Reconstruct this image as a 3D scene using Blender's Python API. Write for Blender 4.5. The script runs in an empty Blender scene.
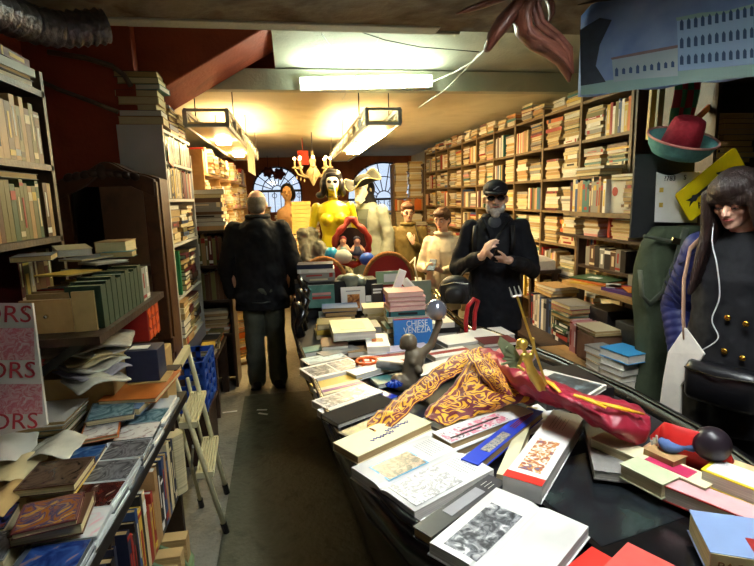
import bpy, bmesh, math, random
from mathutils import Vector, Matrix, Euler, noise
random.seed(11)
S = bpy.context.scene
C = S.collection
V = Vector
R = math.radians
PI = math.pi

# ------------------------------------------------------------------ camera
FPX = 500.0
H = 1.63
def _cr(a, b): return V(a).cross(V(b))
Yc = V((-84, 83, 500)).normalized()
Zc = _cr(Yc, (1, math.tan(R(1.5)), 0)).normalized()
if Zc.y < 0: Zc = -Zc
Xc = _cr(Yc, Zc).normalized()
if Xc.x < 0: Xc = -Xc
def ray(px, py):
    d = V((px - 377, 283 - py, FPX))
    return V((d.dot(Xc), d.dot(Yc), d.dot(Zc)))
EYE = V((0, 0, H))
def P(px, py, x=None, y=None, z=None):
    """the point of the shop seen along a sight line, on a known plane"""
    d = ray(px, py)
    t = x / d.x if x is not None else (y / d.y if y is not None else (z - H) / d.z)
    return EYE + d * t
cam = bpy.data.cameras.new('camera')
camo = bpy.data.objects.new('camera', cam); C.objects.link(camo)
cam.sensor_width = 36; cam.lens = 36 * FPX / 754; cam.clip_start = 0.05
right = V((Xc.x, Yc.x, Zc.x)); up = V((Xc.y, Yc.y, Zc.y)); fwd = V((Xc.z, Yc.z, Zc.z))
camo.matrix_world = Matrix(((right.x, up.x, -fwd.x, 0), (right.y, up.y, -fwd.y, 0), (right.z, up.z, -fwd.z, H), (0, 0, 0, 1)))
S.camera = camo
S.view_settings.view_transform = 'Standard'; S.view_settings.look = 'None'
S.view_settings.gamma = 1; S.view_settings.use_curve_mapping = False
S.view_settings.exposure = 1.3

# ------------------------------------------------------------------ materials
def lin(c):
    return tuple((v / 255 / 12.92 if v / 255 < .04045 else ((v / 255 + .055) / 1.055) ** 2.4) for v in c) + (1,)
MATS = {}
def mat(name, rgb, rough=.6, var=.12, scale=30, metal=0, spec=.35, bump=0, bscale=60, alpha=1, trans=0, emit=0, coat=0):
    if name in MATS: return MATS[name]
    m = bpy.data.materials.new(name); m.use_nodes = True
    nt = m.node_tree; b = nt.nodes['Principled BSDF']
    col = lin(rgb)
    b.inputs['Roughness'].default_value = rough
    b.inputs['Metallic'].default_value = metal
    b.inputs['Specular IOR Level'].default_value = spec
    b.inputs['Base Color'].default_value = col
    if var:
        tc = nt.nodes.new('ShaderNodeTexCoord'); nz = nt.nodes.new('ShaderNodeTexNoise')
        nz.inputs['Scale'].default_value = scale; nz.inputs['Detail'].default_value = 4
        rp = nt.nodes.new('ShaderNodeValToRGB')
        rp.color_ramp.elements[0].position = .3; rp.color_ramp.elements[1].position = .7
        rp.color_ramp.elements[0].color = tuple(v * (1 - var) for v in col[:3]) + (1,)
        rp.color_ramp.elements[1].color = tuple(min(1, v * (1 + var)) for v in col[:3]) + (1,)
        nt.links.new(tc.outputs['Object'], nz.inputs['Vector'])
        nt.links.new(nz.outputs['Fac'], rp.inputs['Fac']); nt.links.new(rp.outputs['Color'], b.inputs['Base Color'])
    if bump:
        tc2 = nt.nodes.new('ShaderNodeTexCoord'); n2 = nt.nodes.new('ShaderNodeTexNoise')
        n2.inputs['Scale'].default_value = bscale; n2.inputs['Detail'].default_value = 6
        bp = nt.nodes.new('ShaderNodeBump'); bp.inputs['Strength'].default_value = bump; bp.inputs['Distance'].default_value = .02
        nt.links.new(tc2.outputs['Object'], n2.inputs['Vector']); nt.links.new(n2.outputs['Fac'], bp.inputs['Height'])
        nt.links.new(bp.outputs['Normal'], b.inputs['Normal'])
    if trans: b.inputs['Transmission Weight'].default_value = trans
    if alpha < 1: b.inputs['Alpha'].default_value = alpha
    if coat: b.inputs['Coat Weight'].default_value = coat
    if emit:
        b.inputs['Emission Color'].default_value = col; b.inputs['Emission Strength'].default_value = emit
    MATS[name] = m
    return m
def picmat(name, cols, scale=14, dist=1.5, rough=.3, kind='noise'):
    """a printed picture: blotches of several inks (mesh coordinates)"""
    if name in MATS: return MATS[name]
    m = bpy.data.materials.new(name); m.use_nodes = True
    nt = m.node_tree; b = nt.nodes['Principled BSDF']; b.inputs['Roughness'].default_value = rough
    tc = nt.nodes.new('ShaderNodeTexCoord')
    nz = nt.nodes.new('ShaderNodeTexNoise'); nz.inputs['Scale'].default_value = scale
    nz.inputs['Detail'].default_value = 5; nz.inputs['Distortion'].default_value = dist
    rp = nt.nodes.new('ShaderNodeValToRGB')
    n = len(cols); els = rp.color_ramp.elements
    els[0].position = .3; els[0].color = lin(cols[0]); els[1].position = .7; els[1].color = lin(cols[-1])
    for i in range(1, n - 1):
        e = els.new(.3 + .4 * i / (n - 1)); e.color = lin(cols[i])
    nt.links.new(tc.outputs['Object'], nz.inputs['Vector']); nt.links.new(nz.outputs['Fac'], rp.inputs['Fac'])
    nt.links.new(rp.outputs['Color'], b.inputs['Base Color'])
    MATS[name] = m
    return m
def pagemat(name, rgb):
    """page block: fine parallel leaves along local z"""
    if name in MATS: return MATS[name]
    m = bpy.data.materials.new(name); m.use_nodes = True
    nt = m.node_tree; b = nt.nodes['Principled BSDF']; b.inputs['Roughness'].default_value = .8
    tc = nt.nodes.new('ShaderNodeTexCoord'); mp = nt.nodes.new('ShaderNodeMapping'); mp.inputs['Scale'].default_value = (.6, .6, 40)
    nz = nt.nodes.new('ShaderNodeTexNoise'); nz.inputs['Scale'].default_value = 6
    rp = nt.nodes.new('ShaderNodeValToRGB'); c = lin(rgb)
    rp.color_ramp.elements[0].position = .3; rp.color_ramp.elements[1].position = .65
    rp.color_ramp.elements[0].color = tuple(v * .62 for v in c[:3]) + (1,); rp.color_ramp.elements[1].color = c
    nt.links.new(tc.outputs['Object'], mp.inputs['Vector']); nt.links.new(mp.outputs['Vector'], nz.inputs['Vector'])
    nt.links.new(nz.outputs['Fac'], rp.inputs['Fac']); nt.links.new(rp.outputs['Color'], b.inputs['Base Color'])
    MATS[name] = m
    return m

# ------------------------------------------------------------------ mesh builder
class MB:
    def __init__(s): s.v = []; s.f = []; s.m = []; s.uv = {}
    def add(s, vs, fs, mi=0):
        o = len(s.v); s.v += [V(v) for v in vs]
        for f in fs: s.f.append([i + o for i in f]); s.m.append(mi)
        return s
    def box(s, c, d, rot=None, mi=0):
        x, y, z = d[0] / 2, d[1] / 2, d[2] / 2
        vs = [V((a * x, b * y, e * z)) for e in (-1, 1) for b in (-1, 1) for a in (-1, 1)]
        if rot is not None:
            if not isinstance(rot, Matrix): rot = Euler(rot).to_matrix()
            vs = [rot @ v for v in vs]
        return s.add([v + V(c) for v in vs], [(0, 2, 3, 1), (4, 5, 7, 6), (0, 1, 5, 4), (2, 6, 7, 3), (0, 4, 6, 2), (1, 3, 7, 5)], mi)
    def bar(s, a, b, w, h, mi=0, upv=(0, 0, 1)):
        a, b = V(a), V(b); d = b - a; L = d.length; d.normalize()
        u = V(upv)
        if abs(u.dot(d)) > .98: u = V((0, 1, 0))
        sx = d.cross(u).normalized(); sz = sx.cross(d).normalized()
        return s.box((a + b) / 2, (w, L, h), Matrix((sx, d, sz)).transposed(), mi)
    def quad(s, a, b, c, d, mi=0): return s.add([a, b, c, d], [(0, 1, 2, 3)], mi)
    def tube(s, pts, rad, seg=10, mi=0, cap=True, flat=1.0, closed=False, upv=None):
        pts = [V(p) for p in pts]; n = len(pts)
        if not hasattr(rad, '__len__'): rad = [rad] * n
        vs = []; fs = []; prev = None
        for i, p in enumerate(pts):
            t = (pts[min(i + 1, n - 1)] - pts[max(i - 1, 0)])
            if closed: t = pts[(i + 1) % n] - pts[(i - 1) % n]
            if t.length < 1e-9: t = V((0, 0, 1))
            t.normalize()
            if prev is None:
                u = V(upv) if upv else V((0, 0, 1))
                if abs(u.dot(t)) > .95: u = V((1, 0, 0)) if not upv else V((0, 1, 0))
                a = t.cross(u).normalized()
            else:
                a = prev - t * prev.dot(t)
                a = a.normalized() if a.length > 1e-6 else t.orthogonal().normalized()
            prev = a; b = t.cross(a)
            for k in range(seg):
                th = 2 * PI * k / seg
                vs.append(p + (a * math.cos(th) + b * math.sin(th) * flat) * rad[i])
        for i in range(n if closed else n - 1):
            j = (i + 1) % n
            for k in range(seg):
                fs.append((i * seg + k, i * seg + (k + 1) % seg, j * seg + (k + 1) % seg, j * seg + k))
        if cap and not closed:
            fs.append(tuple(reversed(range(seg)))); fs.append(tuple((n - 1) * seg + k for k in range(seg)))
        return s.add(vs, fs, mi)
    def lathe(s, prof, o=(0, 0, 0), seg=20, mi=0, rot=None, sx=1, sy=1):
        vs = []; fs = []; n = len(prof)
        for (r, z) in prof:
            for k in range(seg):
                th = 2 * PI * k / seg
                v = V((r * math.cos(th) * sx, r * math.sin(th) * sy, z))
                if rot is not None: v = rot @ v
                vs.append(v + V(o))
        for i in range(n - 1):
            for k in range(seg):
                fs.append((i * seg + k, i * seg + (k + 1) % seg, (i + 1) * seg + (k + 1) % seg, (i + 1) * seg + k))
        fs.append(tuple(reversed(range(seg)))); fs.append(tuple((n - 1) * seg + k for k in range(seg)))
        return s.add(vs, fs, mi)
    def ell(s, c, r, rot=None, mi=0, seg=16, rings=10):
        if not hasattr(r, '__len__'): r = (r, r, r)
        vs = []; fs = []
        for i in range(1, rings):
            ph = PI * i / rings
            for k in range(seg):
                th = 2 * PI * k / seg
                vs.append(V((r[0] * math.sin(ph) * math.cos(th), r[1] * math.sin(ph) * math.sin(th), -r[2] * math.cos(ph))))
        vs += [V((0, 0, -r[2])), V((0, 0, r[2]))]
        if rot is not None:
            if not isinstance(rot, Matrix): rot = Euler(rot).to_matrix()
            vs = [rot @ v for v in vs]
        for i in range(rings - 2):
            for k in range(seg):
                fs.append((i * seg + k, i * seg + (k + 1) % seg, (i + 1) * seg + (k + 1) % seg, (i + 1) * seg + k))
        b = len(vs) - 2
        for k in range(seg):
            fs.append((b, (k + 1) % seg, k)); fs.append((b + 1, (rings - 2) * seg + k, (rings - 2) * seg + (k + 1) % seg))
        return s.add([v + V(c) for v in vs], fs, mi)
    def cap(s, a, b, ra, rb, seg=12, mi=0):
        """tapered limb segment with round ends"""
        a, b = V(a), V(b)
        s.tube([a, a.lerp(b, .5), b], [ra, (ra + rb) / 2, rb], seg, mi)
        s.ell(a, ra, mi=mi, seg=seg, rings=8); s.ell(b, rb, mi=mi, seg=seg, rings=8)
        return s
    def cord(s, pts, r, seg=6, mi=0, n=6):
        """a smooth cord through the points"""
        pts = [V(p) for p in pts]; out = []
        for i in range(len(pts) - 1):
            p0, p1, p2, p3 = pts[max(i - 1, 0)], pts[i], pts[i + 1], pts[min(i + 2, len(pts) - 1)]
            for k in range(n):
                t = k / n; out.append(.5 * (2 * p1 + (p2 - p0) * t + (2 * p0 - 5 * p1 + 4 * p2 - p3) * t * t + (3 * p1 - p0 - 3 * p2 + p3) * t ** 3))
        return s.tube(out + [pts[-1]], r, seg, mi)
    def prism(s, pts, o, ux, uy, depth, mi=0):
        """outline pts in the plane (ux, uy) at o, thickened along ux x uy"""
        ux, uy, o = V(ux), V(uy), V(o); nz = ux.cross(uy).normalized() * depth
        n = len(pts)
        A = [o + ux * p[0] + uy * p[1] for p in pts]; B = [p + nz for p in A]
        fs = [tuple(range(n - 1, -1, -1)), tuple(range(n, 2 * n))]
        for i in range(n): j = (i + 1) % n; fs.append((i, j, j + n, i + n))
        return s.add(A + B, fs, mi)
    def loft(s, rings, mi=0, cap=True):
        n = len(rings[0]); vs = [v for r in rings for v in r]; fs = []
        for i in range(len(rings) - 1):
            for k in range(n):
                fs.append((i * n + k, i * n + (k + 1) % n, (i + 1) * n + (k + 1) % n, (i + 1) * n + k))
        if cap: fs.append(tuple(reversed(range(n)))); fs.append(tuple((len(rings) - 1) * n + k for k in range(n)))
        return s.add(vs, fs, mi)
    def grid(s, rows, mi=0, uv=True):
        nr, nc = len(rows), len(rows[0]); o = len(s.f)
        s.add([v for r in rows for v in r], [(i * nc + j, i * nc + j + 1, (i + 1) * nc + j + 1, (i + 1) * nc + j) for i in range(nr - 1) for j in range(nc - 1)], mi)
        if uv:
            k = o
            for i in range(nr - 1):
                for j in range(nc - 1):
                    s.uv[k] = [(j / (nc - 1), i / (nr - 1)), ((j + 1) / (nc - 1), i / (nr - 1)), ((j + 1) / (nc - 1), (i + 1) / (nr - 1)), (j / (nc - 1), (i + 1) / (nr - 1))]
                    k += 1
        return s
    def mesh(s, name, mats):
        me = bpy.data.meshes.new(name)
        me.from_pydata([tuple(v) for v in s.v], [], s.f)
        for m in mats: me.materials.append(m)
        me.polygons.foreach_set('material_index', s.m)
        if s.uv:
            ul = me.uv_layers.new(name='map')
            for fi, co in s.uv.items():
                for li, c in zip(me.polygons[fi].loop_indices, co): ul.data[li].uv = c
        bm = bmesh.new(); bm.from_mesh(me); bmesh.ops.recalc_face_normals(bm, faces=bm.faces) ; bm.to_mesh(me); bm.free()
        return me
    def build(s, name, mats, parent=None, smooth=False, bevel=0, sub=0, solid=0, remesh=0, iters=6, disp=0):
        if not isinstance(mats, (list, tuple)): mats = [mats]
        lo = V([min(v[i] for v in s.v) for i in range(3)]); hi = V([max(v[i] for v in s.v) for i in range(3)])
        o = V(((lo.x + hi.x) / 2, (lo.y + hi.y) / 2, lo.z))
        s.v = [v - o for v in s.v]
        me = s.mesh(name, mats)
        ob = bpy.data.objects.new(name, me); C.objects.link(ob); ob.location = o
        if remesh:
            md = ob.modifiers.new('r', 'REMESH'); md.mode = 'VOXEL'; md.voxel_size = remesh
            sm = ob.modifiers.new('s', 'SMOOTH'); sm.iterations = iters; sm.factor = .5
            if disp:
                tx = bpy.data.textures.new('folds', 'CLOUDS'); tx.noise_scale = disp[1]
                dm = ob.modifiers.new('d', 'DISPLACE'); dm.texture = tx; dm.strength = disp[0]; dm.mid_level = .5
            dg = bpy.context.evaluated_depsgraph_get(); dg.update()
            ne = bpy.data.meshes.new_from_object(ob.evaluated_get(dg)); ob.modifiers.clear()
            ne.name = name; ob.data = ne; bpy.data.meshes.remove(me); me = ne
            if not me.materials:
                for m in mats: me.materials.append(m)
            smooth = True
        if smooth: me.shade_smooth()
        if solid:
            m = ob.modifiers.new('thickness', 'SOLIDIFY'); m.thickness = solid; m.offset = 0
        if sub: m = ob.modifiers.new('smooth', 'SUBSURF'); m.levels = sub; m.render_levels = sub
        if bevel:
            m = ob.modifiers.new('edges', 'BEVEL'); m.width = bevel; m.segments = 2; m.limit_method = 'ANGLE'
        if parent is not None: adopt(ob, parent)
        return ob
def adopt(ob, parent):
    ob.parent = parent
    ob.matrix_parent_inverse = wm(parent).inverted()
def wm(o):
    m = o.matrix_basis.copy()
    if o.parent: m = wm(o.parent) @ o.matrix_parent_inverse @ m
    return m
USED = {}
def tag(o, label=None, cat=None, group=None, kind=None):
    if label:
        o['label'] = label; USED[label] = USED.get(label, 0) + 1
    if cat: o['category'] = cat
    if group: o['group'] = group
    if kind: o['kind'] = kind
    return o
def thing(name, label, cat, loc=(0, 0, 0), group=None):
    o = bpy.data.objects.new(name, None); C.objects.link(o); o.location = loc; o.empty_display_size = .1
    return tag(o, label, cat, group)
def struct(o): o['kind'] = 'structure'; return o
def text(name, s, size, m, loc, rot, parent=None, depth=.0008, align='CENTER', bold=0, sx=1):
    """lettering as a thin mesh; rot is a 3x3 (x = writing direction, y = up of letters)"""
    cu = bpy.data.curves.new('t', 'FONT'); cu.body = s; cu.size = size; cu.align_x = align; cu.align_y = 'CENTER'
    cu.extrude = depth; cu.offset = bold; cu.resolution_u = 3
    t = bpy.data.objects.new('t', cu); C.objects.link(t)
    dg = bpy.context.evaluated_depsgraph_get(); dg.update()
    me = bpy.data.meshes.new_from_object(t.evaluated_get(dg)); bpy.data.objects.remove(t)
    me.name = name; me.materials.clear(); me.materials.append(m)
    o = bpy.data.objects.new(name, me); C.objects.link(o)
    o.matrix_basis = Matrix.Translation(V(loc)) @ rot.to_4x4() @ Matrix.Diagonal((sx, 1, 1, 1))
    if parent: adopt(o, parent)
    return o
def frame3(ux, uy):
    ux = V(ux).normalized(); uz = ux.cross(V(uy)).normalized(); uy = uz.cross(ux)
    return Matrix((ux, uy, uz)).transposed()

# ------------------------------------------------------------------ book kit
PAL = [('cream', (214, 200, 164)), ('white', (222, 218, 206)), ('grey', (140, 138, 132)), ('brown', (92, 62, 44)), ('dark', (38, 34, 34)),
       ('red', (160, 44, 36)), ('orange', (206, 108, 44)), ('yellow', (206, 172, 70)), ('green', (58, 88, 62)), ('blue', (58, 84, 128)),
       ('tan', (176, 140, 94)), ('navy', (36, 42, 66)), ('teal', (62, 116, 116)), ('maroon', (92, 32, 36)), ('pink', (206, 144, 140)), ('olive', (112, 106, 62))]
PALD = dict(PAL)
WARM = ['cream'] * 6 + ['white'] * 3 + ['tan'] * 3 + ['yellow', 'orange', 'red', 'brown', 'olive', 'green', 'blue', 'grey', 'grey', 'dark', 'maroon', 'pink', 'teal']
DULL = ['brown', 'dark', 'grey', 'tan', 'olive', 'maroon', 'green', 'navy', 'cream', 'cream', 'grey', 'red', 'white', 'blue']
def cov(c): return mat('cover_' + c, PALD[c], .45, .08, 40)
PG = [pagemat('pages_cream', (222, 206, 160)), pagemat('pages_white', (226, 222, 208)), pagemat('pages_aged', (190, 160, 108))]
PAPER = mat('paper', (236, 234, 228), .7, .03, 20)
INK = mat('ink', (40, 40, 44), .6, 0)
def bookmesh(band):
    m = MB()
    m.box((0, 0, .035), (1, 1, .07)); m.box((0, 0, .965), (1, 1, .07))
    m.box((-.492, 0, .5), (.016, 1, .93))
    m.box((-.005, 0, .5), (.955, .97, .86), mi=1)
    if band == 1: m.box((-.502, .3, .5), (.008, .16, .98), mi=2)
    if band == 2: m.box((-.502, .42, .5), (.008, .05, .98), mi=2); m.box((-.502, -.05, .5), (.008, .5, .45), mi=2)
    if band == 3: m.box((-.502, -.38, .5), (.008, .1, .98), mi=2); m.box((-.502, .1, .5), (.008, .45, .3), mi=2)
    me = m.mesh('book', [cov('cream'), PG[0], PAPER])
    return me
BOOKM = [bookmesh(b) for b in range(4)]
NB = [0]
KIND = {'right wall books lying in piles': 'paperback', 'right wall books standing in rows': 'paperback', 'books on top of the right bookcase': 'paperback', 'left shelf books': 'hardback', 'books behind the white panel': 'hardback', 'books on top of the white panelled case': 'hardback', 'old volumes in the small dark case': 'hardback', 'books piled on the small dark case': 'hardback', 'books in the dark niche': 'hardback', 'magazine pile on the left table': 'magazine', 'green volumes on the board': 'cloth_volume'}
def sbook(label, dims, loc, rot, c, group=None, pg=None, band=None, name='book', cat='book'):
    """one shelf book: dims = (width spine to fore-edge, height along spine, thickness); rot 3x3"""
    o = bpy.data.objects.new(name, BOOKM[random.randrange(4) if band is None else band]); C.objects.link(o)
    o.matrix_basis = Matrix.Translation(V(loc)) @ rot.to_4x4() @ Matrix.Diagonal((dims[0], dims[1], dims[2], 1))
    for i, m in enumerate((cov(c) if isinstance(c, str) else c, pg or random.choice(PG), random.choice((PAPER, cov('yellow'), cov('dark'), cov('red'), cov('cream'))))):
        o.material_slots[i].link = 'OBJECT'; o.material_slots[i].material = m
    NB[0] += 1
    if group in KIND:
        o.name = KIND[group]; cat = KIND[group].replace('_', ' '); label = label.replace(' book,', ' %s,' % KIND[group], 1)
    return tag(o, label, cat, group)
ORD = ['first', 'second', 'third', 'fourth', 'fifth', 'sixth', 'seventh', 'eighth', 'ninth', 'tenth', 'eleventh', 'twelfth', 'thirteenth', 'fourteenth', 'fifteenth', 'sixteenth', 'seventeenth', 'eighteenth', 'nineteenth', 'twentieth', 'twenty-first', 'twenty-second', 'twenty-third', 'twenty-fourth', 'twenty-fifth', 'twenty-sixth']
def stack(base, face, n, desc, group, pal=WARM, w=(.12, .16), l=(.19, .23), t=(.015, .035), zmax=None, show=None, jit=.012, stuff=None, pg=None):
    """a lying pile: face = unit vector the visible side looks to; the long side runs across it"""
    face = V(face).normalized(); across = V((-face.y, face.x, 0))
    z = base[2]; items = []
    for i in range(n):
        tt = random.uniform(*t)
        if zmax and z + tt > zmax: break
        ww, ll = random.uniform(*w), random.uniform(*l)
        sh = show if show is not None else random.choice(('spine', 'fore', 'fore'))
        items.append((z, tt, ww, ll, sh, random.choice(pal), random.uniform(-jit, jit), random.uniform(-.08, .08) if jit else 0)); z += tt + .0006
    N = len(items)
    for i, (z0, tt, ww, ll, sh, c, j, a) in enumerate(items):
        sgn = -1 if sh == 'spine' else 1
        rot = Matrix.Rotation(a, 3, 'Z') @ Matrix((face * sgn, across * sgn, V((0, 0, 1)))).transposed()
        loc = V((base[0], base[1], z0)) - face * (ww / 2 + abs(j)) + across * j
        if stuff is not None: addstuff(stuff, (ww, ll, tt), loc, rot, c)
        else:
            k = N - 1 - i
            pos = 'topmost' if k == 0 else ('bottom' if i == 0 else ORD[k] + ' from top')
            sbook('%s book, %s in the %s' % (c, pos, desc), (ww, ll, tt), loc, rot, c, group, pg=pg)
    return z
def row(start, along, face, length, desc, group, pal=DULL, h=(.18, .24), w=(.12, .16), t=(.015, .04), lean=0, stuff=None, side='left', zfloor=None, hmax=None):
    """upright books in a row, spines to the viewer"""
    along = V(along).normalized(); face = V(face).normalized(); upz = V((0, 0, 1))
    d = 0; i = 0
    items = []
    while True:
        tt = random.uniform(*t)
        if d + tt > length: break
        items.append((d, tt, random.uniform(*h), random.uniform(*w), random.choice(pal))); d += tt + .0008
    for i, (d, tt, hh, ww, c) in enumerate(items):
        if hmax: hh = min(hh, hmax)
        # local x = -face (spine at -x looks to face), y = up, z = +-along
        zx = (-face).cross(upz)
        rot = Matrix((-face, upz, zx)).transposed()
        dd = d if zx.dot(along) > 0 else d + tt
        loc = V(start) + along * dd - face * (ww / 2) + upz * (hh / 2)
        if stuff is not None: addstuff(stuff, (ww, hh, tt), loc, rot, c)
        else:
            sbook('%s book, %s from %s in the %s' % (c, ORD[i] if i < len(ORD) else 'far', side, desc), (ww, hh, tt), loc, rot, c, group)
    return d
STUFF = {}
def addstuff(key, dims, loc, rot, c):
    m, mats = STUFF.setdefault(key, (MB(), []))
    cm = cov(c) if isinstance(c, str) else c
    pm = random.choice(PG)
    for q in (cm, pm):
        if q not in mats: mats.append(q)
    x, y, z = dims; ci, pi = mats.index(cm), mats.index(pm)
    def bx(c_, d_, mi): m.box(V(loc) + rot @ V(c_), d_, rot, mi)
    k = min(.003, z * .12)
    bx((0, 0, k / 2), (x, y, k), ci); bx((0, 0, z - k / 2), (x, y, k), ci); bx((-x / 2 + .001, 0, z / 2), (.003, y, z), ci)
    bx((-.002, 0, z / 2), (x - .01, y * .97, z - 2 * k), pi)
def endstuff(key, name, label, cat):
    m, mats = STUFF[key]
    return tag(m.build(name, mats), label, cat, None, 'stuff')

def fitquad(q, z):
    """four sight lines -> a rectangle lying at height z: centre, x axis, y axis, w, l"""
    a, b, c, d = [P(px, py, z=z) for px, py in q]
    ctr = (a + b + c + d) / 4
    u = ((b - a) + (c - d)) / 2; v = ((d - a) + (c - b)) / 2
    w, l = u.length, v.length
    ang = math.atan2(u.y, u.x); ang2 = math.atan2(v.y, v.x) - PI / 2
    if u.x * v.y - u.y * v.x < 0: ang2 = math.atan2(v.y, v.x) + PI / 2
    dl = (ang2 - ang + PI) % (2 * PI) - PI
    ang += dl / 2
    ux = V((math.cos(ang), math.sin(ang), 0)); s = 1 if u.x * v.y - u.y * v.x > 0 else -1
    return ctr, ux, V((-ux.y, ux.x, 0)) * s, w, l
def onrect(ctr, ux, uy, w, l, a, b, z=0): return ctr + ux * (a * w) + uy * (b * l) + V((0, 0, z))
def gbook(q, z, t, label, cover, pages=None, pics=(), lines=0, group=None, open_=False, cat='book', name='book', tilt=None, spine='a', maxl=None, gap=.0):
    """a book lying with its top face on the sight lines q (corners a b c d; ab runs along the spine or short edge), top at z, t thick.
    pics: (u0, v0, u1, v1, material) in -.5...5 across the top face"""
    ctr, ux, uy, w, l = fitquad(q, z)
    root = thing(name, label, cat, (ctr.x, ctr.y, z - t), group)
    rot = Matrix((ux, uy, V((0, 0, 1)))).transposed()
    def pt(a, b, dz): return onrect(ctr, ux, uy, w, l, a, b, dz)
    pg = pages or PG[1]
    if open_:
        m = MB(); m.box(pt(0, 0, -t + .0015), (w + .008, l + .008, .003), rot); co = m.build('cover', cover, root)
        n = 10
        m = MB()
        for sgn in (-1, 1):
            rows = []
            for j in (-.5, .5):
                pass
            prof = []
            for i in range(n + 1):
                s = i / n
                prof.append((s, -.22 * t * (1 - min(1, s * 4)) ** 2 - .06 * t * s * s))
            top = [pt(sgn * s * .5, -.5, dz) for s, dz in prof]; bot = [pt(sgn * s * .5, -.5, -t + .003) for s, dz in prof]
            ring1 = top + bot[::-1]
            ring2 = [p + uy * l for p in ring1]
            m.loft([ring1, ring2])
        co = m.build('pages', pg, root)
    else:
        k = min(.003, t * .1)
        m = MB(); m.box(pt(0, 0, -k / 2), (w, l, k), rot); m.box(pt(0, 0, -t + k / 2), (w, l, k), rot)
        e = .0025
        if spine == 'a': m.box(pt(-.5, 0, -t / 2) + ux * e / 2, (e, l, t - .0004), rot)
        if spine == 'c': m.box(pt(.5, 0, -t / 2) - ux * e / 2, (e, l, t - .0004), rot)
        if spine == 'b': m.box(pt(0, -.5, -t / 2) + uy * e / 2, (w, e, t - .0004), rot)
        if spine == 'd': m.box(pt(0, .5, -t / 2) - uy * e / 2, (w, e, t - .0004), rot)
        co = m.build('cover', cover, root)
        if t > .007:
            m = MB(); m.box(pt(0, 0, -t / 2), (w - .006, l - .006, t - 2 * k), rot); m.build('pages', pg, root)
    for pi_, (u0, v0, u1, v1, pm) in enumerate(pics):
        m = MB(); m.box(pt((u0 + u1) / 2, (v0 + v1) / 2, .0006 + .0008 * pi_ - (.06 * t if open_ else 0) + (.0008 if open_ else 0)), (abs(u1 - u0) * w, abs(v1 - v0) * l, .0012), rot)
        m.build('picture', pm, co)
    return root, (ctr, ux, uy, w, l, rot, pt)
# ------------------------------------------------------------------ the shop itself
def stone(name, cols, scale, bump=.3, rough=.75, bs=40):
    m = picmat(name, cols, scale, .6, rough)
    nt = m.node_tree; b = nt.nodes['Principled BSDF']
    tc = nt.nodes.new('ShaderNodeTexCoord'); n2 = nt.nodes.new('ShaderNodeTexNoise'); n2.inputs['Scale'].default_value = bs; n2.inputs['Detail'].default_value = 8
    bp = nt.nodes.new('ShaderNodeBump'); bp.inputs['Strength'].default_value = bump; bp.inputs['Distance'].default_value = .02
    nt.links.new(tc.outputs['Object'], n2.inputs['Vector']); nt.links.new(n2.outputs['Fac'], bp.inputs['Height']); nt.links.new(bp.outputs['Normal'], b.inputs['Normal'])
    return m
FLOOR = stone('stone_floor', [(96, 93, 84), (136, 131, 118), (118, 113, 102), (148, 142, 128)], 3.2, .4, .55)
FLOOR.node_tree.nodes['Noise Texture'].inputs['Detail'].default_value = 12; FLOOR.node_tree.nodes['Noise Texture'].inputs['Roughness'].default_value = .75
PLAST = stone('pale_plaster', [(196, 190, 160), (214, 208, 180), (204, 198, 170)], 2.2, .15, .8)
PLASTG = stone('grey_plaster', [(150, 152, 138), (178, 178, 160), (166, 168, 150)], 2, .2, .8)
PEEL = stone('peeling_plaster', [(60, 48, 36), (96, 84, 66), (120, 112, 96), (88, 74, 56)], 3.5, .6, .9, 12)
RED = stone('red_plaster', [(118, 48, 26), (150, 64, 36), (136, 54, 30)], 2.5, .25, .8)
BRICK = stone('red_wall', [(128, 70, 46), (150, 86, 58), (138, 78, 52)], 3, .3, .85)
DARKW = stone('old_dark_wall', [(46, 40, 34), (66, 58, 48), (54, 46, 40)], 3, .3, .9)
WOOD = stone('shelf_wood', [(98, 78, 50), (124, 100, 66), (110, 88, 58)], 12, .1, .55)
WOODD = stone('dark_wood', [(42, 28, 20), (58, 38, 26), (50, 32, 22)], 10, .15, .45)
PINE = stone('pine_board', [(176, 134, 78), (196, 154, 96), (186, 144, 86)], 8, .1, .5)
WPANEL = mat('white_panel', (196, 192, 186), .5, .06, 6)
IRON = mat('black_iron', (24, 22, 22), .45, .1)
BLACK = mat('black_lacquer', (16, 15, 16), .22, .05, spec=.5)
GLASS = mat('window_glass', (235, 245, 255), .05, 0, trans=1.0)
STEELM = mat('grey_steel', (168, 172, 170), .45, .08, metal=.3)
CHROME = mat('chrome', (214, 208, 190), .18, .03, metal=1)
def sbox(name, c, d, m, rot=None, kind=True):
    o = MB().box(c, d, rot).build(name, m)
    if kind: struct(o)
    return o
sbox('floor', (.8, 4.4, -.05), (5.2, 13.4, .1), FLOOR)
sbox('wall_left', (-1.75, 4.4, 1.5), (.1, 13.4, 3.2), DARKW)
sbox('wall_right', (2.66, 7.05, 1.5), (.1, 8.1, 3.2), PLAST)
sbox('wall_right_front', (3.32, .4, 1.5), (.1, 5.4, 3.2), DARKW)
sbox('wall_front', (.8, -2.25, 1.5), (5.2, .1, 3.2), DARKW)
# return wall that closes the niche behind the woman
sbox('wall_niche', (3.02, 3.05, 1.5), (.66, .1, 3.2), DARKW)
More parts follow.
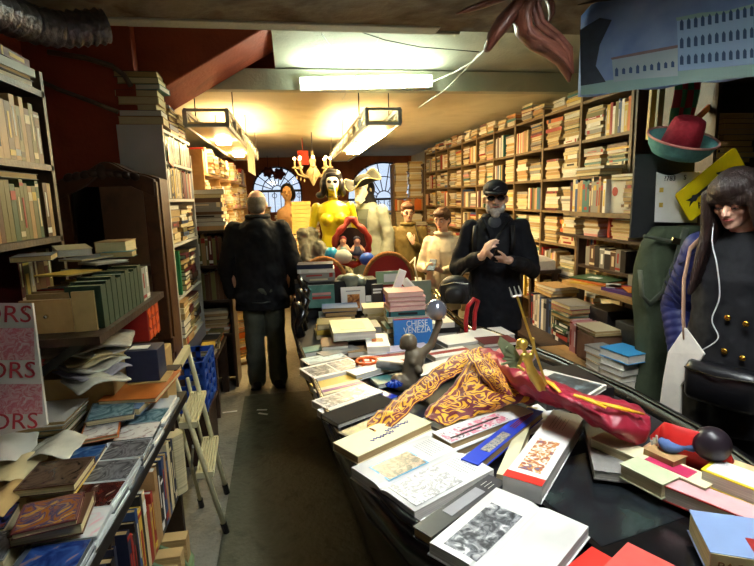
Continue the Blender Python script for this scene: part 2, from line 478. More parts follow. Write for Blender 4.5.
# ceilings: low plain one at the back, a step with the tube lamp, a sloping strip, the old beam, the front ceiling
sbox('ceiling', (.8, 7.75, 2.58), (5.2, 6.7, .12), PLAST)
sbox('trim_1', (.8, 4.36, 2.59), (5.2, .1, .16), PLASTG)
MB().prism([(4.42, 2.665), (3.0, 2.9), (3.0, 3.0), (4.42, 2.98)], (-.085, 0, 0), (0, 1, 0), (0, 0, 1), 3.485).build('ceiling_slope', PLASTG)['kind'] = 'structure'
MB().box((.8, 2.62, 2.8), (5.2, .96, .4)).build('trim_2', PEEL, bevel=.02)['kind'] = 'structure'
MB().box((.1, 3.11, 2.625), (1.9, .03, .07)).box((-.2, 3.06, 2.6), (2.2, .12, .02)).build('trim_3', PLASTG, bevel=.01)['kind'] = 'structure'
sbox('wall_step', (-.94, 4.45, 2.78), (1.72, .05, .5), RED)
sbox('ceiling_left', (-.94, 3.75, 3.0), (1.72, 1.4, .06), PLASTG)
sbox('ceiling_front', (.8, -.1, 2.85), (5.2, 4.6, .1), PLASTG)
# back wall with two arched windows
BWY = 11.0
WIN = [(-.32, .52, 1.83), (2.0, .82, 1.6)]       # centre x, radius, spring height
def back_wall():
    zt, n = 2.7, 24
    m = MB()
    def col(x0, x1, z0, z1): m.box(((x0 + x1) / 2, BWY + .15, (z0 + z1) / 2), (x1 - x0, .3, z1 - z0))
    xs = -1.8
    for (cx, r, zs) in WIN:
        col(xs, cx - r, 0, zt)
        col(cx - r, cx + r, 0, zs - .45)
        for i in range(n):
            a0, a1 = PI * i / n, PI * (i + 1) / n
            x0, x1 = cx - r * math.cos(a0), cx - r * math.cos(a1)
            z = zs + .98 * r * min(math.sin(a0), math.sin(a1)) if 0 < i < n - 1 else zs
            col(x0, x1, zs + .98 * r * math.sin((a0 + a1) / 2), zt)
        xs = cx + r
    col(xs, 3.4, 0, zt)
    struct(m.build('wall_back', BRICK))
back_wall()
for i, (cx, r, zs) in enumerate(WIN):
    w = MB(); n = 24
    arc = [(cx - r * math.cos(PI * k / n), BWY + .12, zs + .98 * r * math.sin(PI * k / n)) for k in range(n + 1)]
    w.tube([(cx - r, BWY + .12, zs - .45)] + arc + [(cx + r, BWY + .12, zs - .45)], .03, 8)
    w.box((cx, BWY + .12, zs), (2 * r, .05, .05))
    win = struct(w.build('window_%d' % (i + 1), IRON))
    g = MB()
    for k in range(1, 9):
        a = PI * k / 9
        g.bar((cx - .2 * r * math.cos(a), BWY + .1, zs + .2 * r * math.sin(a)), (cx - r * .97 * math.cos(a), BWY + .1, zs + r * .95 * math.sin(a)), .018, .018)
    for rr in (.22, .6):
        g.tube([(cx - rr * r * math.cos(PI * k / 16), BWY + .1, zs + rr * r * math.sin(PI * k / 16)) for k in range(17)], .011, 6)
    nb = int(r * 16)
    for k in range(nb):
        x = cx - r + 2 * r * (k + .5) / nb
        g.bar((x, BWY + .1, zs - .45), (x, BWY + .1, zs), .014, .014)
        if k % 2: g.tube([(x + .05 * math.cos(t * PI / 4), BWY + .1, zs - .1 + .05 * math.sin(t * PI / 4)) for t in range(8)], .007, 5, closed=True)
    g.build('window_grille', IRON, win)
    p = MB(); p.box((cx, BWY + .2, zs + .0), (2 * r + .02, .006, 2 * r * 1.02 + .0))
    # pane follows the arch
    p = MB(); p.prism([(cx - r, zs - .45)] + [(a[0], a[2]) for a in arc] + [(cx + r, zs - .45)], (0, BWY + .2, 0), (1, 0, 0), (0, 0, 1), .005)
    p.build('window_pane', GLASS, win)
# daylight outside
w = bpy.data.worlds.new('sky'); S.world = w; w.use_nodes = True
bg = w.node_tree.nodes['Background']; bg.inputs['Color'].default_value = (.78, .86, 1, 1); bg.inputs['Strength'].default_value = .45

# ------------------------------------------------------------------ lamps of the shop, some of them assumed
def emis(name, rgb, s):
    m = mat(name, rgb, .5, 0, emit=s); return m
TUBE = emis('cool_tube', (236, 255, 232), 36)
WTUBE = emis('warm_tube', (255, 222, 160), 75)
UPT = emis('assumed_uplight_tube', (255, 222, 168), 32)
def area(name, loc, size, power, col, rot=(0, 0, 0), sy=None):
    l = bpy.data.lights.new(name, 'AREA'); l.energy = power; l.color = col; l.shape = 'RECTANGLE'; l.size = size; l.size_y = sy or size
    o = bpy.data.objects.new(name, l); C.objects.link(o); o.location = loc; o.rotation_euler = rot
    return o
t = thing('tube_lamp', 'long bright fluorescent tube lamp fixed to the ceiling step', 'lamp', (.65, 4.29, 2.5))
a, b = P(300, 84, y=4.27), P(432, 81, y=4.27)
MB().bar((a.x, 4.285, a.z), (b.x, 4.285, b.z), .05, .1).build('lamp_housing', mat('lamp_white', (230, 232, 222), .5, 0), t)
MB().bar((a.x + .02, 4.25, a.z), (b.x - .02, 4.25, b.z), .05, .075).build('diffuser', TUBE, t, bevel=.02)
# assumed tube over the boat, unseen above the camera, to light the near books
t = thing('assumed_tube_lamp', 'assumed fluorescent lamp on the front ceiling over the boat, out of view', 'lamp', (.95, .95, 2.7))
hm = MB().box((.95, .95, 2.78), (.3, 1.5, .05))
for sx in (-1, 1): hm.box((.95 + sx * .15, .95, 2.67), (.012, 1.5, .26)).box((.95, .95 + sx * .75, 2.67), (.3, .012, .26))  # deep side skirts added to keep this lamp's light off the upper walls
hm.build('lamp_housing', MATS['lamp_white'], t)
MB().box((.95, .95, 2.73), (.13, 1.25, .05)).build('diffuser', emis('assumed_front_tube', (244, 250, 255), 38), t, bevel=.01)
# hanging light boxes
def lightbox(name, label, x0, x1, y0, y1, z0, z1, lamps):
    t = thing(name, label, 'light box', ((x0 + x1) / 2, (y0 + y1) / 2, z0))
    MB().box(((x0 + x1) / 2, (y0 + y1) / 2, z0 + .012), (x1 - x0, y1 - y0, .024)).build('panel', mat('box_cream', (226, 204, 150), .5, .06, 4), t)
    m = MB()
    for x in (x0, x1):
        m.bar((x, y0, z0), (x, y1, z0), .02, .03); m.bar((x, y0, z1), (x, y1, z1), .02, .03)
        k = 0
        n = int((y1 - y0) / .42)
        for k in range(n + 1):
            y = y0 + (y1 - y0) * k / n
            m.bar((x, y, z0), (x, y, z1), .03, .03)
            if k < n: m.bar((x, y, z1), (x, y + (y1 - y0) / n, z0), .012, .012)
    for y in (y0, y1): m.bar((x0, y, z0), (x1, y, z0), .03, .02); m.bar((x0, y, z1), (x1, y, z1), .03, .02)
    m.build('steel_frame', STEELM, t)
    for (y, l, w, xx) in lamps:
        MB().box((xx, y, z0 - .02), (w, l, .04)).build('lamp', WTUBE, t, bevel=.01)
    for y in (y0 + .45, (y0 + y1) / 2, y1 - .2):
        for x in (x0, x1): MB().bar((x, y, z1), (x, y, 2.53), .008, .008).build('hanger_rod', IRON, t)
    MB().box(((x0 + x1) / 2, (y0 + y1) / 2 + .5, z0 + .045), (.05, y1 - y0 - 1.4, .03)).build('assumed_uplight_tube', UPT, t)  # assumed uplight inside the box, added to brighten the back ceiling
lightbox('light_box', 'hanging steel framed light box with two lit lamps over the boat', .6, .86, 4.0, 7.8, 2.2, 2.31, [(4.75, .7, .15, .75), (5.9, .7, .15, .75)])
lightbox('light_box', 'hanging cream light box with two small spots over the left shelves', -.75, -.45, 4.0, 7.2, 2.19, 2.3, [(4.9, .14, .12, -.6), (6.2, .14, .12, -.6)])
# bill hung on the left light box
q = [P(239, 137, x=-.44), P(246, 160, x=-.44)]
MB().box((-.435, 5.9, 2.08), (.004, 1.0, .3)).build('hanging_poster', picmat('faded_print', [(206, 190, 150), (226, 216, 186), (180, 160, 120)], 7), None)
tag(bpy.data.objects['hanging_poster'], 'faded paper poster hanging from the edge of the left light box', 'poster')

# hanging bulb for added warm light at the back; none is placed
def bulb(name, label, loc, power, col=(1, .78, .45), r=.06, hang=None):
    t = thing(name, label, 'lamp', loc)
    MB().ell((loc[0], loc[1], loc[2]), .035, seg=10, rings=8).build('bulb', emis('warm_bulb', (255, 220, 150), 20), t, smooth=True)
    m = MB(); m.lathe([(.02, 0), (.022, .05), (.008, .07)], (loc[0], loc[1], loc[2] + .03), 10); m.tube([(loc[0], loc[1], loc[2] + .09), (loc[0], loc[1], hang or 2.52)], .004, 6); m.build('socket_and_cord', IRON, t)
    l = bpy.data.lights.new('bulb_light', 'POINT'); l.energy = power; l.color = col; l.shadow_soft_size = r
    o = bpy.data.objects.new('bulb_light', l); C.objects.link(o); o.location = (loc[0], loc[1], loc[2] - .06)
# ------------------------------------------------------------------ tall right bookcase
XW = 2.3
POSTY = [3.2, 3.82, 4.44, 5.04, 5.6, 6.15, 6.72, 7.35, 8.0, 8.66]
ROWS = [2.04, 1.76, 1.48, 1.19, .9, .6, .3]
bc = thing('bookcase', 'tall wooden bookcase full of lying book piles along the right wall', 'bookcase', (2.45, 5.9, 0))
for i, y in enumerate(POSTY):
    MB().box((XW + .13, y, 1.19), (.27, .028, 2.38)).build('upright', WOOD, bc)
for z in ROWS:
    MB().box((XW + .125, (3.2 + 8.66) / 2, z - .012), (.25, 5.46, .022)).build('shelf', WOOD, bc)
MB().box((XW + .125, (3.2 + 8.66) / 2, 2.325), (.25, 5.46, .022)).build('top_board', WOOD, bc)
MB().box((XW + .265, (3.2 + 8.66) / 2, 1.2), (.02, 5.46, 2.4)).build('back_board', WOODD, bc)
RN = ['top shelf', 'second shelf', 'third shelf', 'fourth shelf', 'fifth shelf', 'sixth shelf']
BN = ['nearest', 'second', 'third', 'fourth', 'fifth', 'sixth', 'seventh', 'eighth', 'ninth']
SD = ['right', 'middle', 'left']
RW = 'right wall books lying in piles'
CR = ['cream'] * 5 + ['white'] * 5 + ['tan'] * 2 + ['grey'] * 3 + ['yellow', 'orange', 'red', 'red', 'green', 'blue', 'brown', 'dark', 'maroon', 'pink', 'teal', 'olive']
for b in range(9):
    y0, y1 = POSTY[b] + .016, POSTY[b + 1] - .016
    for r, z in enumerate(ROWS[:6]):
        top = (2.31 if r == 0 else ROWS[r - 1] - .026)
        indiv = (b == 0 and r < 3) or (b == 1 and r < 3)
        pass
        n = 2 if b < 7 else 3
        wv = (y1 - y0) / n
        st = None if indiv else 'farwall'
        k = (b * 7 + r * 3) % 5
        for s in range(n):
            yc = y0 + wv * (s + .5)
            side = ('right', 'left')[s] if n == 2 else SD[s]
            zz = top - random.uniform(.01, .07)
            if (k == s and r % 2 == 0) or (k == 4 and s == 1):
                row((XW - .0, yc - wv / 2 + .004, z), (0, 1, 0), (-1, 0, 0), wv - .012, '%s row, %s, %s bay, right bookcase' % (side, RN[r], BN[b]), 'right wall books standing in rows', pal=CR, h=(.19, zz - z), stuff=st, side='right')
            else:
                if b == 1 and r == 3 and s == 0:
                    stack((XW, yc, z), (-1, 0, 0), 9, 'orange red pile, fourth shelf, second bay, right bookcase', RW, pal=['orange', 'red', 'orange', 'cream'], l=(.2, .25), t=(.025, .04), zmax=zz, show='spine')
                    continue
                stack((XW + .005, yc, z), (-1, 0, 0), 24, '%s pile, %s, %s bay, right bookcase' % (side, RN[r], BN[b]), RW, pal=CR, l=(.2, min(.27, wv - .035)), t=(.014, .034), zmax=zz, jit=.008, stuff=st)
    # books on top of the case, under the ceiling
    yy = y0; j = 0
    while yy < y1 - .1:
        st = None if b < 1 else 'farwall'
        stack((XW + .005, yy + .12, 2.336), (-1, 0, 0), 6, '%s pile atop the right bookcase, %s bay' % (ORD[j], BN[b]), 'books on top of the right bookcase', pal=CR, l=(.19, .23), t=(.015, .032), zmax=2.336 + random.uniform(.1, .165), jit=.01, stuff=st)
        yy += .245; j += 1
# ------------------------------------------------------------------ left front bookcase (along the left wall)
XL = -1.05
lb = thing('bookcase', 'dark bookcase on the left wall beside the mirror wardrobe', 'bookcase', (-1.25, 1.7, .82))
for z in (.9, 1.24, 1.5, 1.81, 2.12):
    MB().box((XL - .14, 1.65, z - .014), (.3, 1.66, .026)).build('shelf', WOODD, lb)
for y in (.83, 2.47):
    MB().box((XL - .15, y, 1.51), (.32, .026, 1.38)).build('upright', WOODD, lb)
MB().box((XL - .31, 1.65, 1.51), (.02, 1.66, 1.38)).build('back_board', WOODD, lb)
row((XL, 2.44, 1.501), (0, -1, 0), (1, 0, 0), .1, 'end of the middle shelf, left wall case', 'left shelf books', pal=['olive', 'brown', 'tan'], h=(.22, .235), t=(.03, .04), side='right')
row((XL, 2.335, 1.501), (0, -1, 0), (1, 0, 0), .46, 'long middle shelf row, left wall case', 'left shelf books', pal=['navy', 'green', 'tan', 'cream', 'tan', 'olive', 'brown', 'brown', 'tan', 'olive'], h=(.2, .24), t=(.025, .04), side='right')
MBX = [(0, 'blue'), (.08, 'red'), (.11, 'yellow'), (.15, 'maroon')]
row((XL, 2.42, 1.811), (0, -1, 0), (1, 0, 0), .5, 'upper shelf row, left wall case', 'left shelf books', pal=['tan', 'olive', 'brown', 'maroon', 'brown', 'dark', 'tan'], h=(.2, .25), t=(.025, .045), side='right')
row((XL - .02, 2.4, 1.241), (0, -1, 0), (1, 0, 0), .3, 'row on the low shelf behind the boxed cards', 'left shelf books', pal=['grey', 'maroon', 'brown', 'olive', 'cream'], h=(.17, .21), t=(.025, .05), side='right')
stack((XL + .01, 2.28, 2.121), (1, 0, 0), 4, 'dim pile on top of the left wall case', 'left shelf books', pal=['tan', 'dark', 'maroon', 'grey'], l=(.22, .28), w=(.16, .2))
stack((XL + .02, 1.9, 2.121), (1, 0, 0), 5, 'dusky pile, near end of the left case top', 'left shelf books', pal=['dark', 'red', 'tan', 'grey'], l=(.22, .28), w=(.16, .2))
for k, (y, c, l_) in enumerate(((2.22, 'grey', .3),)):
    sbook('%s book lying on top of the middle shelf row of the left wall case' % c, (.17, l_ - .02, .022), (XL - .09, y, 1.742 + .0 * k), frame3((1, 0, 0), (0, 1, 0)), c, 'left shelf books')

# ------------------------------------------------------------------ wardrobe with mirror
Y0 = 3.2
wd = thing('mirror_wardrobe', 'carved brown wardrobe with arched mirror door behind the boxed books', 'wardrobe', (-1.06, Y0 + .1, 0))
MIRROR = mat('mirror', (196, 200, 204), .03, 0, metal=1)
WALN = stone('walnut', [(64, 40, 26), (84, 54, 34), (72, 46, 30)], 9, .12, .4)
xa, xb = -1.35, -.785
def toparc(k):   # the wavy cornice
    return 1.777 + .085 * math.sin(PI * k) ** 1.2 + .02 * math.sin(PI * k) * math.cos(4 * PI * k)
pts = [(xa, 0), (xb, 0)] + [(xb + (xa - xb) * k / 20, toparc(k / 20)) for k in range(21)]
MB().prism(pts, (0, Y0 + .22, 0), (1, 0, 0), (0, 0, 1), .18).build('body', WALN, wd)
fr = MB()
fr.box((xa + .035, Y0 + .02, .9), (.07, .05, 1.72)).box((xb - .05, Y0 + .02, .88), (.08, .05, 1.76)).box(((xa + xb) / 2, Y0 + .02, .75), (xb - xa, .05, .1))
arch = [(xb - .02 + (xa - xb + .04) * k / 24, toparc(k / 24) - .005) for k in range(25)] + [(xa + .02 + (xb - xa - .04) * k / 24, toparc(1 - k / 24) - .11 + .05 * math.sin(PI * k / 24) ** 2) for k in range(25)]
fr.prism(arch, (0, Y0 + .04, 0), (1, 0, 0), (0, 0, 1), .05)
fr.build('door_frame', WALN, wd, bevel=.006)
MB().box(((xa + xb) / 2 + .005, Y0 + .012, 1.26), (xb - xa - .16, .008, .95)).build('mirror', MIRROR, wd)
cv = MB()
for k in range(9):
    s = (k - 4) / 4
    cv.ell((-1.09 + s * .18, Y0 - .008, 1.82 - .03 * abs(s)), (.032, .016, .024 if k != 4 else .045), (0, s * .6, 0), seg=10, rings=6)
cv.build('carving', WOODD, wd, smooth=True)

# ------------------------------------------------------------------ red wall, pipes and duct above the wardrobe
struct(MB().box((-1.32, 3.52, 1.9), (.78, .1, 1.8)).build('wall_left_return', RED))
struct(MB().box((-1.62, 3.2, 1.9), (.14, .7, 1.8)).build('wall_left_red', RED))
struct(MB().prism([(-.085, 2.80), (-1.6, 1.94), (-1.6, 2.97), (-.085, 2.97)], (0, 4.3, 0), (1, 0, 0), (0, 0, 1), .62).build('trim_4', RED, bevel=.01))
pipe = lambda pts, r: MB().tube(pts, r, 10)
PIPE = mat('dusty_pipe', (96, 82, 66), .5, .2, 20)
tag(pipe([P(33, 78, y=3.455), P(60, 90, y=3.455), P(90, 101, y=3.455), P(118, 112, y=3.455)], .014).build('pipe', PIPE, None, True), 'lower slanting grey pipe across the dark red wall above the mirror', 'pipe')
tag(pipe([P(48, 52, y=3.455), P(85, 58, y=3.455), P(112, 66, y=3.455), P(124, 75, y=3.455), P(131, 86, y=3.455)], .016).build('pipe', PIPE, None, True), 'upper bent pipe curving down to the white shelf end at left', 'pipe')
def duct():
    m = MB()
    path = [P(-30, 0, y=2.2), P(0, 12, y=2.35), P(30, 24, y=2.5), P(60, 30, y=2.6), P(85, 28, y=2.65), P(108, 26, y=2.7)]
    pts = []; rad = []
    for i in range(len(path) - 1):
        for k in range(8):
            s = k / 8; pts.append(path[i].lerp(path[i + 1], s)); rad.append(.075 + .007 * math.sin(len(pts) * 2.2))
    return m.tube(pts, rad, 18)
tag(duct().build('air_duct', mat('foil', (120, 118, 124), .35, .25, 30, metal=.7, bump=.6, bscale=40), None, True), 'crinkled foil air duct under the dark ceiling at top left', 'duct')

# ------------------------------------------------------------------ white shelf end, its bookcase and the shelves behind
wb = thing('bookcase', 'bookcase with a plain white end panel facing the camera', 'bookcase', (-.93, 3.9, 0))
MB().box((-.925, 3.46, 1.06), (.27, .022, 2.12)).build('end_panel', WPANEL, wb)
MB().box((-.925, 4.3, 1.0), (.27, .022, 2.0)).build('upright', WPANEL, wb)
for z in (.66, 1.0, 1.36, 1.66, 1.9, 2.1):
    MB().box((-.92, 3.88, z - .011), (.26, .83, .02)).build('shelf', WPANEL, wb)
MB().box((-1.05, 3.88, 1.06), (.014, .83, 2.1)).build('back_board', WOODD, wb)
for yy_ in (3.85, 4.1):
    for z_ in (.661, 1.001): stack((-.79, yy_, z_), (1, 0, 0), 9, '', '', pal=['brown', 'tan', 'maroon', 'dark', 'cream', 'olive'], l=(.18, .23), t=(.02, .045), zmax=z_ + .29, stuff='farwall')
stack((-.79, 4.15, 1.361), (1, 0, 0), 9, '', '', pal=['brown', 'tan', 'maroon', 'dark', 'cream'], l=(.18, .22), t=(.02, .045), zmax=1.62, stuff='farwall')
row((-.79, 3.92, 1.661), (0, 1, 0), (1, 0, 0), .35, '', '', pal=DULL, h=(.18, .21), stuff='farwall'); row((-.79, 3.92, 1.901), (0, 1, 0), (1, 0, 0), .35, '', '', pal=DULL, h=(.15, .18), stuff='farwall')
row((-.79, 3.485, 1.901), (0, 1, 0), (1, 0, 0), .42, 'top row behind the white panel', 'books behind the white panel', pal=['cream', 'grey', 'teal', 'tan', 'navy', 'white', 'dark', 'green'], h=(.16, .18), hmax=.185, side='front')
row((-.79, 3.485, 1.661), (0, 1, 0), (1, 0, 0), .42, 'second row behind the white panel', 'books behind the white panel', pal=['dark', 'cream', 'grey', 'navy', 'brown', 'white', 'olive', 'yellow'], h=(.19, .215), hmax=.215, side='front')
stack((-.79, 3.62, 1.361), (1, 0, 0), 7, 'brown pile behind the white panel', 'books behind the white panel', pal=['brown', 'tan', 'brown', 'grey'], l=(.2, .24), zmax=1.62, t=(.025, .05))
stack((-.79, 3.9, 1.361), (1, 0, 0), 8, 'second pile behind the white panel', 'books behind the white panel', pal=['maroon', 'orange', 'grey', 'cream', 'olive', 'blue'], l=(.18, .22), zmax=1.62, t=(.02, .04))
sbook('bright green thin book standing behind the white panel edge', (.16, .3, .03), (-.86, 3.53, 1.16), Matrix(((0, 0, 1), (-1, 0, 0), (0, -1, 0))).transposed() if False else frame3((-1, 0, 0), (0, 0, 1)), mat('cover_leaf', (20, 120, 66), .4, .05), 'books behind the white panel', band=0)
stack((-.77, 3.62, .661), (1, 0, 0), 7, 'low pile at the foot of the white panel', 'books behind the white panel', pal=['dark', 'cream', 'tan', 'navy', 'dark'], l=(.22, .26), w=(.15, .18), zmax=.97, t=(.03, .06))
for k, x in enumerate((0,)):
    stack((-.915, 3.45, 2.121), (0, -1, 0), 9, 'pile balanced on top of the white panel', 'books on top of the white panelled case', pal=['dark', 'tan', 'maroon', 'olive', 'cream', 'brown', 'teal'], l=(.24, .28), w=(.18, .22), t=(.028, .05), zmax=2.445, show='fore', jit=.02)
stack((-.8, 3.87, 2.101), (1, 0, 0), 7, '', '', pal=WARM, l=(.2, .24), t=(.02, .035), zmax=2.33, stuff='farwall')
stack((-.8, 4.15, 2.101), (1, 0, 0), 7, '', '', pal=WARM, l=(.2, .24), t=(.02, .035), zmax=2.28, stuff='farwall')
fl = MB()
for k, (c, a) in enumerate((('maroon', .0), ('orange', .1), ('brown', -.1))): pass
ff = MB().prism([(0, .11), (.1, .06), (.13, -.04), (0, -.01)], (-.785, 3.5, 1.9), (0, 1, 0), (0, 0, 1), .006, 0)
ff.build('paper_fan', picmat('flag_print', [(40, 30, 30), (170, 40, 34), (206, 130, 50)], 6)); tag(bpy.data.objects['paper_fan'], 'small red and orange paper fan stuck between the rows behind the white panel', 'fan')

# unit that turns its shelves towards the camera
tb = thing('bookcase', 'small dark bookcase facing the camera with old brown volumes, left of the bald man', 'bookcase', (-.76, 4.62, 0))
for z in (.5, .8, 1.1, 1.395):
    MB().box((-.745, 4.52, z - .011), (.34, .28, .022)).build('shelf', WOODD, tb)
for x in (-.915, -.572):
    MB().box((x, 4.52, .7), (.022, .28, 1.39)).build('upright', WOODD, tb)
MB().box((-.745, 4.655, .7), (.33, .014, 1.38)).build('back_board', WOODD, tb)
for z, nm in ((1.101, 'upper'), (.801, 'lower')):
    row((-.9, 4.39, z), (1, 0, 0), (0, -1, 0), .31, '%s row of the small dark case' % nm, 'old volumes in the small dark case', pal=['brown', 'dark', 'olive', 'brown', 'maroon', 'tan'], h=(.22, .265), hmax=.265, t=(.02, .035), stuff=None if nm == 'upper' else 'farwall')
stack((-.74, 4.385, .501), (0, -1, 0), 7, 'pile in the bottom of the small dark case', 'old volumes in the small dark case', pal=['cream', 'tan', 'brown', 'orange'], l=(.24, .28), zmax=.76, stuff='farwall')
stack((-.73, 4.385, 1.396), (0, -1, 0), 12, 'tall pile on the small dark case', 'books piled on the small dark case', pal=['tan', 'olive', 'grey', 'white', 'brown', 'blue', 'tan'], l=(.26, .32), w=(.2, .24), t=(.025, .045), zmax=1.76)
# trestle and jumble under
tr = thing('trestle_table', 'low dark trestle table loaded with small books in the left aisle', 'table', (-.8, 4.2, 0))
MB().box((-.705, 4.05, .47), (.15, .62, .03)).build('table_top', WOODD, tr)
for x, y in ((-.66, 3.78), (-.66, 4.32), (-.75, 3.78), (-.75, 4.32)):
    MB().box((x, y, .228), (.055, .055, .455)).build('leg', WOODD, tr)
for i in range(3):
    stack((-.64 - .0 * i, 3.84 + .2 * i, .4855), (1, 0, 0), 4, '%s little pile on the low trestle table' % ORD[i], 'books on the low trestle table', pal=['cream', 'olive', 'orange', 'grey', 'dark', 'yellow'], l=(.14, .17), w=(.1, .12), t=(.015, .03), zmax=.64, stuff='farwall')
# blue crate
cr = thing('plastic_crate', 'blue slatted plastic crate standing at the foot of the white panel case', 'crate', (-.73, 3.25, 0))
BLUEP = mat('blue_plastic', (38, 78, 168), .35, .05)
def crate(o, w, l, h):
    for i, (cx, cy, dx, dy) in enumerate(((0, -l / 2, w, .012), (0, l / 2, w, .012), (-w / 2, 0, .012, l), (w / 2, 0, .012, l))):
        m = MB(); n = 5
        for k in range(n): m.box((o[0] + cx, o[1] + cy, o[2] + .02 + (h - .04) * k / (n - 1)), (dx, dy, .035 if k in (0, n - 1) else .022))
        for s in (-.5, -.17, .17, .5): m.box((o[0] + cx + (s * (dx - .012) if dx > dy else 0), o[1] + cy + (s * (dy - .012) if dy > dx else 0), o[2] + h / 2), (.03 if dx > dy else .012, .03 if dy > dx else .012, h))
        m.build('slatted_side', BLUEP, cr)
    MB().box((o[0], o[1], o[2] + .006), (w, l, .012)).build('crate_floor', BLUEP, cr)
crate((-.73, 3.22, .36), .28, .36, .32)
tag(MB().box((-.73, 3.22, .17), (.27, .34, .34)).box((-.73, 3.22, .345), (.3, .37, .025)).build('wooden_box', WOODD), 'dark wooden box carrying the blue crate in the left aisle', 'box')

# ------------------------------------------------------------------ board with the boxed cards and the green volumes
bd = thing('hanging_shelf', 'dark hanging board carrying the box of cards and the green volumes', 'shelf', (-.9, 2.2, 1.17))
MB().box((-.9, 2.2, 1.178), (.46, .86, .028)).build('board', WOODD, bd)
for y in (1.85, 2.28): MB().bar((-.74, y, 1.165), (-1.06, y, .95), .03, .03).build('bracket', IRON, bd)
cb = thing('card_box', 'open wooden drawer box crammed with postcards on the dark board', 'box', (-.88, 1.9, 1.193))
fp = MB().box((-.862, 1.86, 1.253), (.165, .014, .118)).build('front_panel', PINE, cb)
m = MB(); m.box((-.94, 2.1, 1.225), (.012, .48, .06)); m.build('side_panel', PINE, cb)
MB().box((-.786, 2.1, 1.225), (.012, .48, .06)).build('side_panel', PINE, cb)
MB().box((-.862, 2.1, 1.198), (.15, .48, .01)).build('box_floor', PINE, cb)
MB().lathe([(.0, 0), (.008, .003), (.006, .012), (.0, .014)], (-.862, 1.853, 1.255), 10, rot=Matrix.Rotation(PI / 2, 3, 'X')).build('knob', CHROME, fp)
for i in range(26):
    y = 1.89 + i * .0165; c = random.choice(['cream', 'white', 'tan', 'yellow', 'blue', 'grey', 'orange', 'red', 'cream', 'olive'])
    o = MB().box((-.862 + random.uniform(-.006, .006), y, 1.262 + random.uniform(0, .016)), (.135, .004, .116), (random.uniform(.05, .22), 0, random.uniform(-.04, .04))).build('postcard', cov(c))
    tag(o, '%s postcard edge, %s from the front in the wooden drawer box' % (c, ORD[i]), 'postcard', 'postcards in the drawer box')
tag(MB().box((-.742, 1.862, 1.264), (.07, .016, .142), (0, 0, .1)).build('cardboard_piece', mat('cardboard', (182, 150, 96), .8, .1, 20)), 'stained cardboard leaf standing between the drawer box and green volumes', 'cardboard')
for i in range(11):
    tt = .05; y = 1.89 + i * .054
    if i < 9: c, hh = mat('green_cloth', (44, 66, 48), .6, .12, 30), .155 + .008 * (i % 3)
    else: c, hh = mat('grey_band', (176, 180, 170), .5, .2, 40), .15
    lab = ('dark green cloth volume, %s from the front in the row on the dark board' % ORD[i]) if i < 9 else ('%s black and silver banded volume at the far end of the green row' % ('nearer' if i == 9 else 'farther'))
    sbook(lab, (.12, hh, tt - .002), (-.752 + .0, y, 1.193 + hh / 2), Matrix((V((-1, 0, 0)), V((0, 0, 1)), V((0, 1, 0)))).transposed(), c, 'green volumes on the board', band=0 if i < 9 else 3)
# jumble lying over the boxed cards
J = [('blue and white magazine', 'blue', (-.86, 2.16), .4, .006), ('yellow comic', 'yellow', (-.84, 2.02), -.3, .006), ('white paper pamphlet', 'white', (-.8, 2.25), .7, .01), ('teal hardback', 'teal', (-.79, 2.42), .2, .025),
     ('grey plastic sleeve', 'grey', (-.87, 2.3), -.5, .008), ('tan thick book', 'tan', (-.83, 2.52), .05, .05), ('cream small book', 'cream', (-.96, 2.36), .5, .03), ('navy notebook', 'navy', (-.97, 2.06), .3, .02)]
zj = 1.352
for k, (nm, c, (x, y), a, tt) in enumerate(J):
    rot = Matrix.Rotation(a, 3, 'Z') @ Matrix.Rotation(random.uniform(-.08, .08), 3, 'X')
    sbook('%s lying on the jumble above the boxed postcards' % nm, (.13, .19, tt), (x, y, 1.37 + .009 * k), rot, c, 'jumble over the postcards')
# red and orange box under the board
rb = thing('gift_box', 'red and orange patterned box under the dark board beside the wardrobe', 'box', (-.76, 2.45, 1.0))
MB().box((-.77, 2.45, 1.085), (.18, .2, .15)).build('box_body', mat('red_box', (150, 30, 30), .4, .08), rb, bevel=.004)
m = MB()
for i in range(3):
    for j in range(3): m.box((-.679, 2.385 + i * .06, 1.035 + j * .05), (.003, .042, .038), (.5 * (i - j), 0, 0))
m.build('orange_pattern', mat('orange_paint', (214, 92, 40), .4, .1), rb)

# ------------------------------------------------------------------ the disc table at the left
tbk = thing('display_table', 'dark table of compact discs with open book shelves underneath, left of the aisle', 'table', (-.9, 1.5, 0))
TZ = .805
DARKT = mat('table_black', (40, 36, 34), .4, .1, 10)
MB().box((-.95, 1.35, TZ - .0175), (.88, 1.75, .035)).build('table_top', DARKT, tbk)
for y in (.5, 1.42, 2.2): MB().box((-.97, y, .39), (.8, .03, .76)).build('side_panel', WOODD, tbk)
MB().box((-.95, 1.35, .355), (.76, 1.68, .024)).build('shelf', stone('grey_board', [(84, 78, 72), (112, 104, 96), (96, 90, 82)], 6, .2, .7), tbk)
MB().box((-1.36, 1.35, .39), (.02, 1.7, .76)).build('back_board', WOODD, tbk)
# floor riser that carries the white sign, plastic wrapped prints etc.: a lower crate heap at the back of the table
tag(MB().box((-.77, 2.28, .9), (.36, .16, .19)).build('cardboard_box', MATS['cardboard'], bevel=.006), 'brown carton under the red patterned box at the far end of the disc table', 'box')

